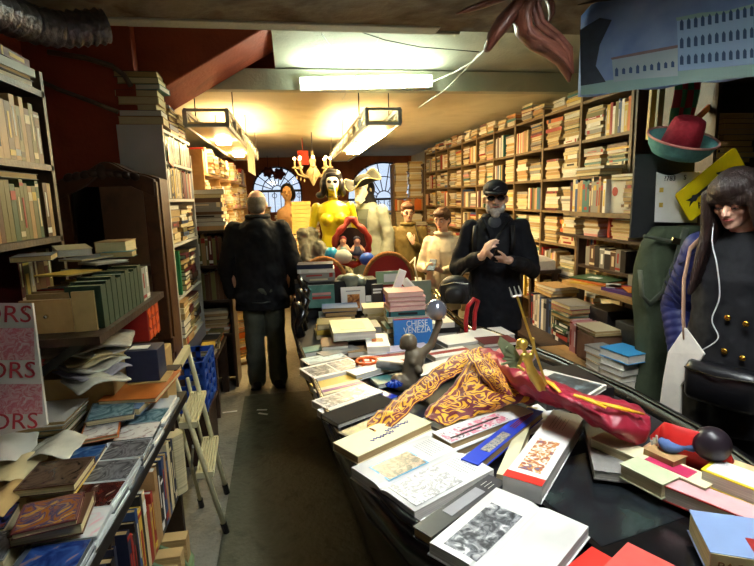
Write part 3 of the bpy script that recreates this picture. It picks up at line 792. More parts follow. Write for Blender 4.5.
# discs: stacks of jewel cases along the edge
CASE = mat('clear_plastic', (196, 204, 208), .12, .05, 30, spec=.6)
CASE2 = mat('smoky_plastic', (92, 98, 104), .15, .1, 30, spec=.6)
INLAY = {n: picmat('inlay_' + n, cs, sc, 2.0, .18) for n, cs, sc in (
    ('night', [(10, 10, 22), (24, 24, 44), (60, 70, 120), (140, 70, 60), (16, 16, 24)], 14), ('bluegold', [(20, 34, 90), (34, 56, 120), (50, 84, 150), (200, 140, 70)], 12), ('amber', [(96, 44, 20), (150, 90, 36), (60, 60, 96), (190, 140, 60), (80, 40, 24)], 16),
    ('brown', [(40, 30, 26), (96, 76, 60), (60, 48, 40)], 14), ('white', [(226, 226, 224), (214, 218, 222), (236, 160, 180)], 12), ('blackred', [(30, 16, 16), (84, 36, 30), (50, 24, 22), (200, 190, 180)], 12),
    ('mono', [(26, 26, 30), (120, 120, 124), (60, 60, 64), (190, 190, 188)], 12), ('city', [(22, 44, 90), (44, 84, 140), (120, 150, 170)], 12), ('serpent', [(222, 216, 206), (230, 226, 220), (120, 60, 40)], 18), ('teal', [(40, 66, 74), (86, 120, 130), (130, 160, 170), (40, 50, 60)], 14))}
def disc(label, x, y, z, a, inlay=None, case=None, w=.142, l=.125, t=.0104, tiltx=0):
    root = thing('disc_case', label, 'compact disc', (x, y, z), 'compact discs on the left table')
    rot = Matrix.Rotation(a, 3, 'Z') @ Matrix.Rotation(tiltx, 3, 'X')
    jc = MB().box(V((x, y, z)) + rot @ V((0, 0, t / 2)), (w, l, t), rot).build('jewel_case', case or random.choice((CASE, CASE2, CASE)), root)
    if inlay: MB().box(V((x, y, z)) + rot @ V((.006, 0, t + .0002)), (w - .016, l - .008, .0006), rot).build('cover_picture', INLAY[inlay], jc)
    return root
KEYS = ['night', 'bluegold', 'white', 'blackred', 'mono', 'mono', 'serpent', 'teal']
NMS = ['dark concert cover', 'blue and gold cover', 'white and pink cover', 'black and red cover', 'black and white cover', 'grey portrait cover', 'white cover with curl', 'teal cover']
for s in range(9):
    y = .98 + s * .129
    for k in range(4):
        top = k == 3 and s < 8
        xx = -.583 + random.uniform(-.006, .006)
        disc(('disc case with %s topping the %s edge stack from the near end' % (NMS[s], ORD[s])) if top else 'bare disc case, %s from the bottom in the %s edge stack of the disc table' % (ORD[k], ORD[s]), xx, y, TZ + .0108 * k + .0002, random.uniform(-.04, .04), KEYS[s] if top else None)
for k, (q, z, inl, lab) in enumerate((
        ([(-10, 505), (82, 535)], .86, 'night', ''),)): pass
def slab(q, z, t, lab, m, pm=None, cat='book', name='book', group='discs and books heaped on the left table', spine='b'):
    return gbook(q, z, t, lab, m, PG[0], [(-.46, -.46, .46, .46, pm)] if pm else (), 0, group, cat=cat, name=name, spine=spine)
slab([(20, 503), (80, 495), (80, 520), (17, 532)], .905, .014, 'amber and blue disc case with red brown spine, lying askew on other discs', cov('maroon'), INLAY['amber'], 'compact disc', 'disc_case')
slab([(24, 500), (86, 497), (86, 524), (18, 532)], .89, .03, 'thick dark disc box under the amber disc case', cov('brown'), None, 'compact disc', 'disc_case')
slab([(38, 460), (88, 459), (78, 485), (20, 488)], .9, .022, 'brown book with a reclining figure on top of a small pile of discs', cov('brown'), INLAY['brown'])
slab([(37, 464), (87, 463), (77, 489), (19, 492)], .876, .024, 'yellow edged book under the brown reclining figure book', cov('yellow'))
slab([(37, 467), (87, 466), (77, 492), (19, 495)], .851, .042, 'grey book at the bottom of the brown reclining figure pile', cov('grey'))
slab([(72, 448), (103, 445), (97, 466), (68, 466)], .86, .05, 'disc case with a blue skyline cover behind the brown book pile', cov('navy'), INLAY['city'], 'compact disc', 'disc_case')
slab([(-14, 500), (14, 498), (12, 528), (-20, 530)], .86, .05, 'blue and red disc case at the left picture edge', cov('navy'), INLAY['night'], 'compact disc', 'disc_case')
slab([(-12, 532), (14, 531), (10, 560), (-22, 562)], .86, .05, 'grey patterned disc case at the lower left picture corner', cov('grey'), INLAY['mono'], 'compact disc', 'disc_case')
slab([(88, 402), (130, 400), (140, 414), (93, 419)], .9, .02, 'teal glossy disc case leaning on the pile before the blue book', CASE2, INLAY['teal'], 'compact disc', 'disc_case')
slab([(84, 423), (115, 421), (124, 433), (80, 441)], .875, .012, 'white disc cover with a brown serpent curl and orange edge', cov('orange'), INLAY['serpent'], 'compact disc', 'disc_case')
slab([(107, 394), (148, 396), (140, 410), (100, 408)], .9, .028, 'small blue hardback lying before the orange folder', mat('cover_sky', (92, 118, 156), .4, .1), None)
slab([(125, 371), (174, 372), (160, 399), (110, 399)], .915, .018, 'orange tan leather folder lying on the disc table', mat('cover_tanleather', (176, 98, 36), .4, .1, 20), None, 'folder', 'folder')
slab([(118, 366), (178, 366), (176, 372), (114, 371)], .92, .035, 'black portfolio behind the orange folder', cov('dark'), None, 'folder', 'portfolio')
gb = thing('storage_box', 'navy blue box with a white label at the far end of the disc table', 'box', (-.62, 2.05, .9))
MB().box((-.635, 2.12, .985), (.125, .12, .13)).build('box_body', cov('navy'), gb, bevel=.003)
MB().box((-.65, 2.11, 1.0515), (.07, .05, .002)).build('label', PAPER, bpy.data.objects['box_body'])
tag(MB().box((-.62, 2.12, .862), (.15, .14, .114)).build('carton', MATS['cardboard']), 'brown carton under the navy blue box', 'box')
# plastic wrapped prints
PLAS = mat('plastic_film', (206, 204, 190), .15, .15, 10, spec=.6, bump=.35, bscale=18)
def wrapped(q, z, t, lab, m=PLAS):
    ctr, ux, uy, w, l = fitquad(q, z); rows = []
    random.seed(int(q[0][0] * 7 + q[0][1]))
    for i in range(9):
        rows.append([onrect(ctr, ux, uy, w, l, j / 10 - .5 + random.uniform(-.02, .02), i / 8 - .5 + random.uniform(-.02, .02), random.uniform(-.004, .004) - .03 * max(0, abs(j / 10 - .5) - .3) + .01 * math.sin(j * .7 + q[0][0])) for j in range(11)])
    top = MB().grid(rows, uv=False)
    return tag(top.build('wrapped_print', m, None, True, solid=min(.012, t * .5), sub=1), lab, 'prints', 'prints wrapped in plastic on the left table')
wrapped([(40, 338), (132, 332), (135, 345), (38, 358)], 1.075, .035, 'topmost plastic wrapped sheaf of prints under the dark board')
wrapped([(60, 350), (110, 340), (128, 352), (60, 368)], 1.045, .03, 'yellowed print in plastic, second in the wrapped heap', mat('aged_film', (206, 186, 136), .25, .1, 8, bump=.2))
wrapped([(46, 366), (100, 352), (132, 356), (86, 378)], 1.02, .035, 'grey white wrapped print jutting right from the heap')
wrapped([(55, 376), (118, 360), (120, 378), (80, 392)], 1.0, .05, 'bulging plastic bag at the foot of the wrapped prints')
tag(MB().box((-.86, 2.05, .9), (.3, .2, .185)).build('carton', MATS['cardboard']), 'carton hidden under the plastic wrapped prints', 'box')
wrapped([(44, 344), (122, 336), (131, 350), (48, 362)], 1.06, .02, 'cloudy plastic sheaf, just below the topmost wrapped print')
wrapped([(48, 358), (108, 346), (134, 352), (74, 372)], 1.032, .02, 'creamy paper sheaf in the middle of the wrapped heap', mat('aged_film2', (216, 200, 160), .3, .1, 8, bump=.2))
wrapped([(52, 372), (108, 358), (126, 366), (84, 386)], 1.008, .02, 'lilac grey sleeve near the bottom of the wrapped heap', mat('lilac_film', (170, 166, 178), .2, .12, 10, bump=.3))
slab([(40, 352), (56, 348), (46, 378), (36, 374)], .99, .02, 'red book standing out behind the white engraving sign', cov('red'))
for k in range(8):
    c = ['grey', 'white', 'olive', 'dark', 'white', 'green', 'grey', 'white'][k]
    rot = frame3((1, 0, 0), (.25, 1, 0))
    o = sbook('%s magazine, %s from the bottom in the pile right of the white engraving sign' % (c, ORD[k]), (.15, .24, .013), (-.905 + .004 * k, 1.86 + random.uniform(-.01, .01), TZ + .0135 * k), rot, c, 'magazine pile on the left table', band=0)
# white sign with pink engravings
sg = thing('sign_board', 'white board with pink engraved views and red capitals, at the left edge', 'sign', (-.92, 1.7, .9))
a_, b_, c_, d_ = P(-38, 303, y=1.69), P(32, 303, y=1.69), P(47, 425, y=1.6), P(-40, 444, y=1.6)
ux = (b_ - a_).normalized(); uy = (a_ - d_).normalized(); rs = frame3(ux, uy); uy = V(rs.col[1]); nz = V(rs.col[2])
def sp(px, py, off=.0015):
    d = ray(px, py); t = (a_ - EYE).dot(nz) / d.dot(nz); return EYE + d * t + nz * off
b_, c_, d_ = sp(32, 303, 0), sp(47, 425, 0), sp(-40, 444, 0)
m = MB(); m.add([a_, b_, c_, d_] + [p - nz * .012 for p in (a_, b_, c_, d_)], [(0, 3, 2, 1), (4, 5, 6, 7), (0, 1, 5, 4), (1, 2, 6, 5), (2, 3, 7, 6), (3, 0, 4, 7)]); m.build('board', mat('sign_white', (232, 228, 222), .5, .02), sg)
REDI = mat('sign_red', (196, 60, 70), .5, .05)
ENGR = picmat('engraving', [(236, 214, 214), (214, 110, 124), (232, 190, 194), (206, 90, 106)], 40, 1.5, .5)
for (s, px, py, sz) in (('ORS', 6, 315, .075), ('ORS', 11, 371, .072), ('ORS', 14, 422, .07)):
    text('lettering', s, sz, REDI, sp(px, py), rs, sg, sx=1.05)
for (x0, y0, x1, y1) in ((-34, 328, 35, 360), (-34, 384, 43, 414)):
    p1, p2, p3, p4 = sp(x0, y0), sp(x1 - 1, y0), sp(x1, y1), sp(x0, y1)
    m = MB(); m.add([p1, p2, p3, p4], [(0, 3, 2, 1)]); m.build('engraving', ENGR, sg)
for (x, y) in ((24, 309), (29, 366)):
    p = sp(x, y); MB().tube([p + rs @ V((.006 * math.cos(t), .006 * math.sin(t), 0)) for t in [k * PI / 6 for k in range(12)]], .0012, 5, closed=True).build('mark', REDI, sg)
# papers lying before the sign
for k, (q, z, c, lab) in enumerate((([(-20, 440), (40, 428), (34, 456), (-26, 470)], .905, PAPER, 'white sheet of paper lying in front of the engraving sign'),
        ([(-16, 456), (40, 458), (20, 486), (-24, 482)], .895, mat('paper_cream', (226, 208, 160), .7, .05), 'cream torn sheet hanging over the discs at the left edge'),
        ([(42, 434), (82, 432), (70, 458), (24, 456)], .91, PLAS, 'clear plastic sleeve lying beside the white sheet'),
        ([(-22, 484), (20, 486), (4, 516), (-26, 512)], .89, MATS['cardboard'], 'brown cardboard flap at the left picture edge below the sheets'))):
    wrapped(q, z, .006, lab, c)
tag(MB().box((-.86, 1.5, .845), (.24, .3, .078)).build('carton', MATS['cardboard']), 'low carton under the loose sheets of the disc table', 'box')

# books on the shelf under the table, spines and edges to the aisle
row((-.56, 1.5, .3675), (0, 1, 0), (1, 0, 0), .6, 'row under the disc table', 'books under the disc table', pal=['cream', 'navy', 'blue', 'tan', 'dark', 'cream', 'yellow', 'red'], h=(.2, .3), w=(.16, .2), side='near end', t=(.015, .04))
row((-.56, .95, .3675), (0, 1, 0), (1, 0, 0), .48, 'near row under the disc table', 'books under the disc table', pal=['dark', 'navy', 'maroon', 'tan'], h=(.2, .3), w=(.16, .2), side='near end', t=(.015, .04), stuff='farwall')
ps = thing('pamphlet_stack', 'thick yellowed pamphlet slumped open under the far end of the disc table', 'book', (-.56, 2.13, .37))
MB().loft([[V((-.56 + .05 * math.sin(k / 6 * PI) * .6 - (.12 if s else 0), 2.12 + .09 * k / 6, z)) for (k, s) in [(k, 0) for k in range(7)] + [(k, 1) for k in range(6, -1, -1)]] for z in (.368, .5, .6, .64)]).build('pages', PG[0], ps)
for k in range(4):
    h = thing('magazine_file', 'green curved magazine file, %s from the near end on the floor under the table' % ORD[k], 'magazine file', (-.56, 1.66 + k * .1, 0), 'magazine files on the floor')
    prof = [(-.72, .0), (-.5, .0), (-.49, .16), (-.53, .24), (-.62, .29), (-.72, .31)]
    MB().prism(prof, (0, 1.7 + k * .1, .0), (1, 0, 0), (0, 0, 1), .085).build('file_body', mat('file_green', (112, 136, 100), .6, .1) if k != 1 else mat('file_brown', (120, 84, 52), .6, .1), h, bevel=.004)
    MB().box((-.6, 1.655 + k * .1, .15), (.2, .055, .28)).build('papers', PG[2], h)
# step ladder
sl = thing('step_ladder', 'cream folding step ladder with black feet leaning at the end of the disc table', 'ladder', (-.5, 2.55, 0))
CRM = mat('ladder_cream', (206, 200, 160), .4, .06)
f1, f2 = P(225, 528, z=.03), P(226, 489, z=.03)
t1, t2 = V((-.585, 2.32, .86)), V((-.6, 2.72, .86))
for k, (f, t_) in enumerate(((f1, t1), (f2, t2))):
    MB().tube([f, f.lerp(t_, .5), t_], .0125, 10).build('front_rail', CRM, sl, True)
    MB().tube([f - (t_ - f).normalized() * .028, f + (t_ - f).normalized() * .03], .016, 10).build('foot', BLACK, sl)
r1, r2 = P(201, 503, z=.03), P(186, 487, z=.03)
r2 = V((r1.x - .02, r1.y + .36, .03))
for f, t_ in ((r1, V((-.6, 2.36, .7))), (r2, V((-.61, 2.7, .7)))):
    MB().tube([f, t_], .01, 10).build('rear_rail', CRM, sl, True)
    MB().tube([f - (t_ - f).normalized() * .028, f + (t_ - f).normalized() * .03], .014, 10).build('foot', BLACK, sl)
for s in (.36, .68):
    a, b = f1.lerp(t1, s), f2.lerp(t2, s)
    m = MB(); n = 7
    d = V((.05, 0, 0))
    for k in range(n):
        o = V((-.045 + .075 * k / (n - 1), 0, .012)); m.bar(a + o, b + o, .008, .02)
    m.bar(a + V((-.05, 0, .006)), a + V((.03, 0, .006)), .02, .03); m.bar(b + V((-.05, 0, .006)), b + V((.03, 0, .006)), .02, .03)
    m.build('step', CRM, sl)
m = MB(); a, b = t1 + V((0, 0, 0)), t2
m.bar(a, b, .03, .04); m.build('top_rail', CRM, sl)
MB().bar(f1.lerp(t1, .55) + V((-.02, 0, 0)), r1.lerp(V((-.6, 2.36, .7)), .4), .008, .018).build('brace', STEELM, sl)
# dark mat in the aisle
m = MB(); A = [P(246, 392, z=0), P(214, 566, z=0)]
mm = MB().add([(-.49, 4.15, .0), (.3, 4.15, .0), (.6, 1.2, .0), (-.4, 1.2, .0), (-.49, 4.15, .005), (.3, 4.15, .005), (.6, 1.2, .005), (-.4, 1.2, .005)], [(0, 1, 2, 3), (7, 6, 5, 4), (0, 4, 5, 1), (1, 5, 6, 2), (2, 6, 7, 3), (3, 7, 4, 0)])
tag(mm.build('floor_mat', stone('mat_green', [(56, 58, 44), (80, 80, 64), (68, 70, 54)], 10, .3, .6)), 'worn dark greenish mat lying along the aisle beside the boat', 'mat')
for k, (px, py) in enumerate(((230, 412), (262, 410), (263, 414))):
    p = P(px, py, z=.006)
    tag(MB().box((p.x, p.y, .008), (.11 if k == 0 else .08, .018, .003), (0, 0, .1 - .3 * k)).build('paper_scrap', PAPER), 'pale scrap %s on the aisle mat' % ('left of the two others', 'behind the lower right one', 'in front of the upper right one')[k], 'scrap')
# ------------------------------------------------------------------ shelves that step out in front of the right bookcase
MB().box((XW + .145, 3.17, 1.2), (.28, .025, 2.4)).build('end_panel', WOODD, bc)
lu = thing('ledge_shelves', 'open shelves of books stepping out in front of the tall right bookcase', 'shelf', (2.2, 3.2, .3))
MB().box((2.19, 3.2, 1.472), (.2, .95, .03)).build('shelf', WOOD, lu)
MB().box((2.22, 3.3, 1.297), (.13, 1.2, .022)).build('shelf', WOODD, lu)
MB().box((2.225, 3.1, 1.075), (.13, .9, .02)).build('shelf', WOODD, lu)
MB().box((2.11, 2.95, .985), (.36, .86, .026)).build('shelf', PINE, lu)
for y, z1 in ((2.735, 1.46), (3.66, 1.46)): MB().box((2.25, y, z1 / 2), (.07, .03, z1)).build('upright', WOODD, lu)
MB().box((2.312, 2.95, .75), (.012, .42, 1.5)).build('back_board', WOODD, lu)
G5 = 'books on the stepped out right shelves'
row((2.1, 3.6, 1.488), (0, -1, 0), (-1, 0, 0), .47, 'upright row on the upper ledge shelf', G5, pal=['grey', 'cream', 'tan', 'brown', 'dark', 'teal', 'blue', 'olive', 'white', 'maroon'], h=(.2, .25), w=(.14, .17), t=(.02, .035))
o = sbook('white booklet with a red emblem at the end of the upper upright row', (.17, .23, .012), (2.16, 3.06, 1.603), frame3((.25, -.97, 0), (0, 0, 1)), 'white', G5, band=0)
e = MB().lathe([(0, 0), (.03, 0), (.03, .002), (0, .002)], (2.095, 3.045, 1.63), 14, rot=Matrix.Rotation(-PI / 2, 3, 'Y')).build('red_emblem', cov('red')); adopt(e, o)
stack((2.11, 2.88, 1.488), (-1, 0, 0), 9, 'loose pile on the upper ledge shelf', G5, pal=['white', 'dark', 'grey', 'white', 'pink', 'brown', 'cream'], l=(.2, .25), w=(.15, .19), t=(.015, .03), jit=.02, zmax=1.7)
stack((2.12, 3.42, 1.75), (-1, 0, 0), 3, 'flat pile over the ledge shelf row', G5, pal=['dark', 'olive', 'grey'], l=(.3, .36), w=(.16, .19), t=(.015, .025))
stack((2.12, 3.0, 1.705), (-1, 0, 0), 2, 'flat pair over the loose ledge pile', G5, pal=['olive', 'grey'], l=(.24, .28), t=(.015, .025))
for y, c, nm in ((3.72, 'cream', 'left'), (3.42, 'cream', 'middle'), (3.08, 'cream', 'right')):
    stack((2.165, y, 1.309), (-1, 0, 0), 9, '%s pale pile under the ledge shelf' % nm, G5, pal=['cream', 'white', 'tan', 'grey', 'cream', 'pink'], l=(.17, .2), w=(.12, .13), t=(.014, .022), zmax=1.455, jit=.008)
sbook('thin red book standing between the pale piles', (.12, .14, .025), (2.245, 3.24, 1.38), frame3((1, 0, 0), (0, 0, 1)), 'red', G5, band=0)
row((2.175, 3.48, 1.086), (0, -1, 0), (-1, 0, 0), .52, 'dim patterned row above the folders', G5, pal=['grey', 'olive', 'brown', 'dark'], h=(.14, .16), w=(.1, .12), t=(.05, .07))
# folders on the pine shelf
FOL = [('dark green folder with a white label', 'green', (2.1, 3.2), .35, 1.0), ('orange folder under the green one', 'orange', (2.09, 3.18), .15, 1.0), ('yellow folder below the orange one', 'yellow', (2.08, 3.16), .5, 1.0)]
for k, (nm, c, (x, y), a, _) in enumerate(reversed(FOL)):
    rot = Matrix.Rotation(a, 3, 'Z')
    o = MB().box((x, y, 1.003 + .012 * k), (.22, .31, .009), rot).build('folder', cov(c)); tag(o, nm + ' on the pine shelf at the right', 'folder', 'folders on the pine shelf')
    if c == 'green': adopt(MB().box((x - .02, y, 1.0035 + .012 * k + .0052), (.06, .09, .001), rot).build('label', PAPER), o)
for k, (nm, c, (x, y), a, sz, z) in enumerate((('purple folder', (84, 54, 110), (2.1, 2.8), .1, (.26, .3, .02), 1.009), ('red leaflet', (190, 50, 36), (2.06, 2.86), .5, (.1, .2, .004), 1.023), ('orange envelope', (220, 130, 50), (2.04, 2.74), -.4, (.09, .18, .004), 1.028), ('white envelope', (222, 222, 216), (2.04, 2.93), -.6, (.09, .16, .004), 1.023))):
    o = MB().box((x, y, z), sz, Matrix.Rotation(a, 3, 'Z')).build(nm.split()[1], mat('stat_' + nm.replace(' ', '_'), c, .5, .06)); tag(o, nm + ' at the near end of the pine shelf', nm.split()[1], 'stationery on the pine shelf')
o = MB().box((2.03, 2.6, 1.031), (.1, .09, .064)).build('card_carton', PAPER, bevel=.002); tag(o, 'small white box at the near corner of the pine shelf', 'box')
tag(MB().box((2.2, 2.75, 1.06), (.12, .34, .07), (0, 0, .05)).build('document_box', cov('grey')), 'grey document box at the back of the pine shelf', 'box')

# lower shelves: middle board and the pine plank
lp = thing('plank_shelf', 'low pine plank shelf loaded with books to the right of the man in black', 'shelf', (1.95, 2.8, 0))
MB().box((1.7, 2.72, .547), (.15, .94, .026)).build('plank', PINE, lp)
MB().box((1.988, 2.855, .547), (.42, .67, .026)).build('plank', PINE, lp)
MB().box((1.945, 3.6, .547), (.51, .8, .026)).build('plank', WOODD, lp)
for x, y in ((1.7, 2.3), (2.15, 2.56), (1.72, 3.15), (2.15, 3.15), (1.74, 3.95), (2.15, 3.95)): MB().box((x, y, .267), (.05, .05, .534)).build('leg', WOODD, lp)
G6 = 'books on the low plank shelf'
row((1.9, 3.8, .5615), (0, -1, 0), (-1, 0, 0), .42, 'upright row on the low right shelf', G6, pal=['white', 'blue', 'white', 'maroon', 'dark', 'navy', 'grey'], h=(.24, .28), w=(.18, .22), t=(.025, .045))
stack((1.84, 3.24, .5615), (-1, 0, 0), 12, 'grey pile on the low right shelf', G6, pal=['grey', 'dark', 'white', 'olive', 'red', 'green', 'grey', 'teal'], l=(.22, .27), w=(.17, .2), t=(.018, .034), zmax=.86, jit=.02)
stack((1.9, 3.62, .845), (-1, 0, 0), 3, 'flat pile over the low right row', G6, pal=['grey', 'tan', 'dark'], l=(.26, .34), w=(.2, .24), t=(.02, .03), jit=.02)
tag(MB().box((2.1, 3.04, .706), (.2, .24, .29)).build('document_box', cov('dark'), bevel=.004), 'black document box at the back of the low plank shelf', 'box')
tag(MB().box((2.09, 2.68, .691), (.2, .28, .26)).build('document_box', mat('slate', (70, 72, 70), .6, .1), bevel=.004), 'dark grey document box at the back near end of the plank', 'box')
row((1.82, 3.06, .5615), (0, -1, 0), (-1, 0, 0), .1, 'short upright group on the plank', G6, pal=['white', 'pink', 'maroon', 'tan'], h=(.19, .22), w=(.13, .16), t=(.02, .03))
tag(MB().box((1.89, 2.83, .655), (.2, .19, .186)).build('parcel', mat('parcel_brown', (120, 86, 62), .7, .12, 14), bevel=.012), 'brown paper parcel on the pine plank', 'parcel')
stack((1.79, 2.83, .7495), (-1, 0, 0), 2, 'pair on the brown parcel', G6, pal=['cream', 'olive'], l=(.2, .24), w=(.16, .18), t=(.014, .02))
stack((1.7, 2.62, .5615), (-1, 0, 0), 5, 'grey edged pile beside the brown parcel', G6, pal=['white', 'grey', 'tan', 'white'], l=(.13, .16), w=(.12, .14), t=(.03, .045), zmax=.72, show='fore', pg=PG[1])
stack((1.68, 2.4, .5615), (-1, -.2, 0), 4, 'pile under the sky blue book', G6, pal=['white', 'grey', 'white'], l=(.15, .18), w=(.15, .17), t=(.035, .05), zmax=.72, show='fore', pg=PG[1])
sbook('sky blue book with white pages on the pile at the plank end', (.17, .2, .05), (1.765, 2.4, .722), frame3((-1, -.2, 0), (.2, -1, 0)), mat('cover_azure', (60, 150, 206), .35, .05), G6, band=0, pg=PG[1])
tag(MB().lathe([(.13, 0), (.16, .1), (.17, .2), (.165, .21), (.15, .2), (.14, .1), (0, .03)], (1.56, 2.9, .0), 24).build('plastic_tub', mat('lime', (140, 160, 40), .4, .06), None, True), 'lime green plastic tub on the floor below the plank', 'tub')
# paper box on the small stand beside the man in black
st = thing('side_stand', 'dark stand against the bookcase beside the man in black', 'stand', (2.05, 4.2, 0))
MB().box((2.06, 4.22, .96), (.4, .5, .03)).build('top', WOODD, st)
for x in (1.9, 2.22):
    for y in (4.01, 4.43): MB().box((x, y, .472), (.04, .04, .945)).build('leg', WOODD, st)
tag(MB().loft([[V((1.88, 4.0, .976)), V((2.22, 4.0, .976)), V((2.22, 4.4, .976)), V((1.88, 4.4, .976))], [V((1.87, 4.0, 1.05)), V((2.22, 4.0, 1.05)), V((2.22, 4.4, 1.05)), V((1.87, 4.4, 1.05))], [V((1.96, 4.05, 1.09)), V((2.15, 4.05, 1.09)), V((2.15, 4.35, 1.09)), V((1.96, 4.35, 1.09))]]).build('carton', cov('white')), 'flat white carton on the dark stand beside the man in black', 'box')

# ------------------------------------------------------------------ dark niche behind the woman
nc = thing('niche_shelves', 'dark shelves behind the hat and the woman in navy', 'bookcase', (2.7, 2.85, 0))
for z in (1.0, 1.4, 1.78, 2.3): MB().box((2.66, 2.82, z - .013), (.6, .3, .026)).build('shelf', WOODD, nc)
MB().box((2.67, 2.985, 1.2), (.62, .016, 2.4)).build('back_board', WOODD, nc)
MB().box((2.35, 2.75, 1.2), (.02, .42, 2.4)).build('upright', WOODD, nc)
G7 = 'books in the dark niche'
stack((2.62, 2.66, 1.781), (0, -1, 0), 11, 'tall brown pile in the niche above the woman', G7, pal=['brown', 'tan', 'brown', 'grey'], l=(.2, .25), w=(.2, .24), t=(.025, .04), zmax=2.1, show='fore', jit=.015, pg=PG[2])
stack((2.46, 2.7, 1.781), (0, -1, 0), 8, 'low brown pile in the niche behind the hat', G7, pal=['brown', 'dark', 'grey'], l=(.14, .17), w=(.18, .22), t=(.02, .035), zmax=1.95)
row((2.36, 2.68, 1.401), (1, 0, 0), (0, -1, 0), .5, 'dim row in the niche behind the woman', G7, pal=['dark', 'brown', 'grey', 'white'], h=(.22, .3), t=(.03, .05), stuff='farwall')
for k, (a, b, m_, lab) in enumerate((((654, 84), (660, 132), cov('yellow'), 'yellow edged board'), ((662, 84), (668, 130), cov('olive'), 'olive edged board'))):
    p, q = P(*a, y=2.68), P(*b, y=2.68)
    tag(MB().bar(p, V((p.x + .0, 2.69, q.z - .04)), .035, .02).build('board', m_), lab + ' standing in the niche left of the striped cloth', 'board')
rows_ = []
for i in range(14):
    z = 2.28 - .03 * i
    rows_.append([V((2.13 + .022 * j + .01 * math.sin(i * .5), 2.62 + .012 * math.sin(j * 1.7 + i * .2), z)) for j in range(8)])
sc = bpy.data.materials.new('striped_cloth'); sc.use_nodes = True
nt = sc.node_tree; tc = nt.nodes.new('ShaderNodeTexCoord'); ck = nt.nodes.new('ShaderNodeTexChecker'); ck.inputs['Scale'].default_value = 4
ck.inputs['Color1'].default_value = lin((150, 40, 48)); ck.inputs['Color2'].default_value = lin((50, 120, 84)); nt.links.new(tc.outputs['UV'], ck.inputs['Vector']); nt.links.new(ck.outputs['Color'], nt.nodes['Principled BSDF'].inputs['Base Color'])
tag(MB().grid(rows_).build('striped_cloth', sc, None, True, solid=.004), 'red and green patterned cloth hanging above the red hat', 'cloth')
p, q = P(712, 104, y=2.6), P(698, 118, y=2.6)
tag(MB().bar(p, q, .02, .025).build('orange_stick', cov('orange')), 'orange stick leaning in the niche to the right of the hat', 'stick')

# ------------------------------------------------------------------ coat stand with hat, garment bag and signs
cs = thing('coat_stand', 'dark stand that carries the hat, the signs and the green bag', 'stand', (1.98, 2.45, 0))
MB().tube([(1.98, 2.47, .03), (1.98, 2.47, 1.83)], .02, 10).build('pole', IRON, cs)
MB().lathe([(.18, 0), (.18, .02), (.05, .05), (.02, .06)], (1.98, 2.47, 0), 20).build('base', IRON, cs)
MB().box((1.97, 2.455, 1.6), (.36, .012, .44)).build('back_plate', mat('plate_dark', (44, 46, 46), .5, .08), cs)
m = MB()
for s in (-1, 1): m.tube([(1.98, 2.44, 1.36), (1.98 + s * .06, 2.4, 1.35), (1.98 + s * .07, 2.38, 1.38)], .008, 8)
m.tube([(1.98, 2.47, 1.36), (1.98, 2.44, 1.36)], .01, 8)
m.build('hook', IRON, cs)
# the hat
hat = thing('brimmed_hat', 'big red hat with turquoise upturned brim on top of the dark stand', 'hat', (1.975, 2.4, 1.8))
rot = Matrix.Rotation(R(27), 3, 'X')
MB().lathe([(.098, 0), (.098, .02), (.092, .08), (.082, .15), (.075, .17), (.055, .182), (.0, .178)], (1.975, 2.38, 1.82), 28, rot=rot, sy=.9).build('crown', mat('hat_red', (166, 40, 56), .8, .15, 60, bump=.2), hat, True)
prof = [(.06, -.012), (.09, -.012), (.125, 0), (.152, .035), (.168, .078), (.172, .082), (.17, .088), (.148, .047), (.12, .012), (.09, .0), (.06, .0)]
MB().lathe(prof, (1.975, 2.38, 1.815), 36, rot=rot, sy=.92).build('brim', mat('hat_turquoise', (96, 160, 160), .8, .15, 40), hat, True)
MB().tube([V((1.975, 2.38, 1.815)) + rot @ V((.171 * math.cos(k * PI / 18), .158 * math.sin(k * PI / 18), .085)) for k in range(36)], .006, 8, closed=True).build('brim_edge', mat('hat_pink', (214, 150, 140), .8, .1), hat, True)
# green garment bag
gb = thing('garment_bag', 'long dark green canvas bag with shoulder strap hanging beside the woman in navy', 'bag', (2.0, 2.4, .45))
def ringb(z, cx, hw, cy, hd):
    return [V((cx + hw * (abs(math.cos(t)) ** .6) * (1 if math.cos(t) > 0 else -1), cy + hd * (abs(math.sin(t)) ** .6) * (1 if math.sin(t) > 0 else -1), z)) for t in [2 * PI * k / 28 for k in range(28)]]
rg = []
for k in range(27):
    s = k / 26; z = .32 + 1.12 * s
    cx = 1.985 + .02 * math.sin(s * 7); hw = .17 + .02 * math.sin(s * 9) + .03 * (1 - s)
    if s > .93: hw *= 1 - (s - .93) * 4
    r_ = ringb(z, cx, hw, 2.36, .06 + .03 * math.sin(s * 3.0))
    rg.append([v + V((0, -.012 * math.sin(i * 1.3 + s * 12), 0)) for i, v in enumerate(r_)])
GRN = mat('canvas_green', (62, 72, 52), .8, .15, 12, bump=.25, bscale=30)
MB().loft(rg).build('bag_body', GRN, gb, True)
strap = [P(686, 228, y=2.26), P(676, 262, y=2.25), P(664, 292, y=2.25), P(650, 304, y=2.26), P(642, 296, y=2.28), P(640, 270, y=2.29)]
MB().tube(strap, .022, 10, flat=.25, upv=(0, 1, .2)).build('strap', mat('strap_green', (74, 80, 66), .7, .1), gb, True)
MB().bar(P(672, 240, y=2.25), P(680, 242, y=2.25), .008, .03).build('buckle', CHROME, gb)
MB().tube([P(644, 236, y=2.275), P(676, 242, y=2.275)], .008, 8).build('pocket_seam', MATS['strap_green'], gb)
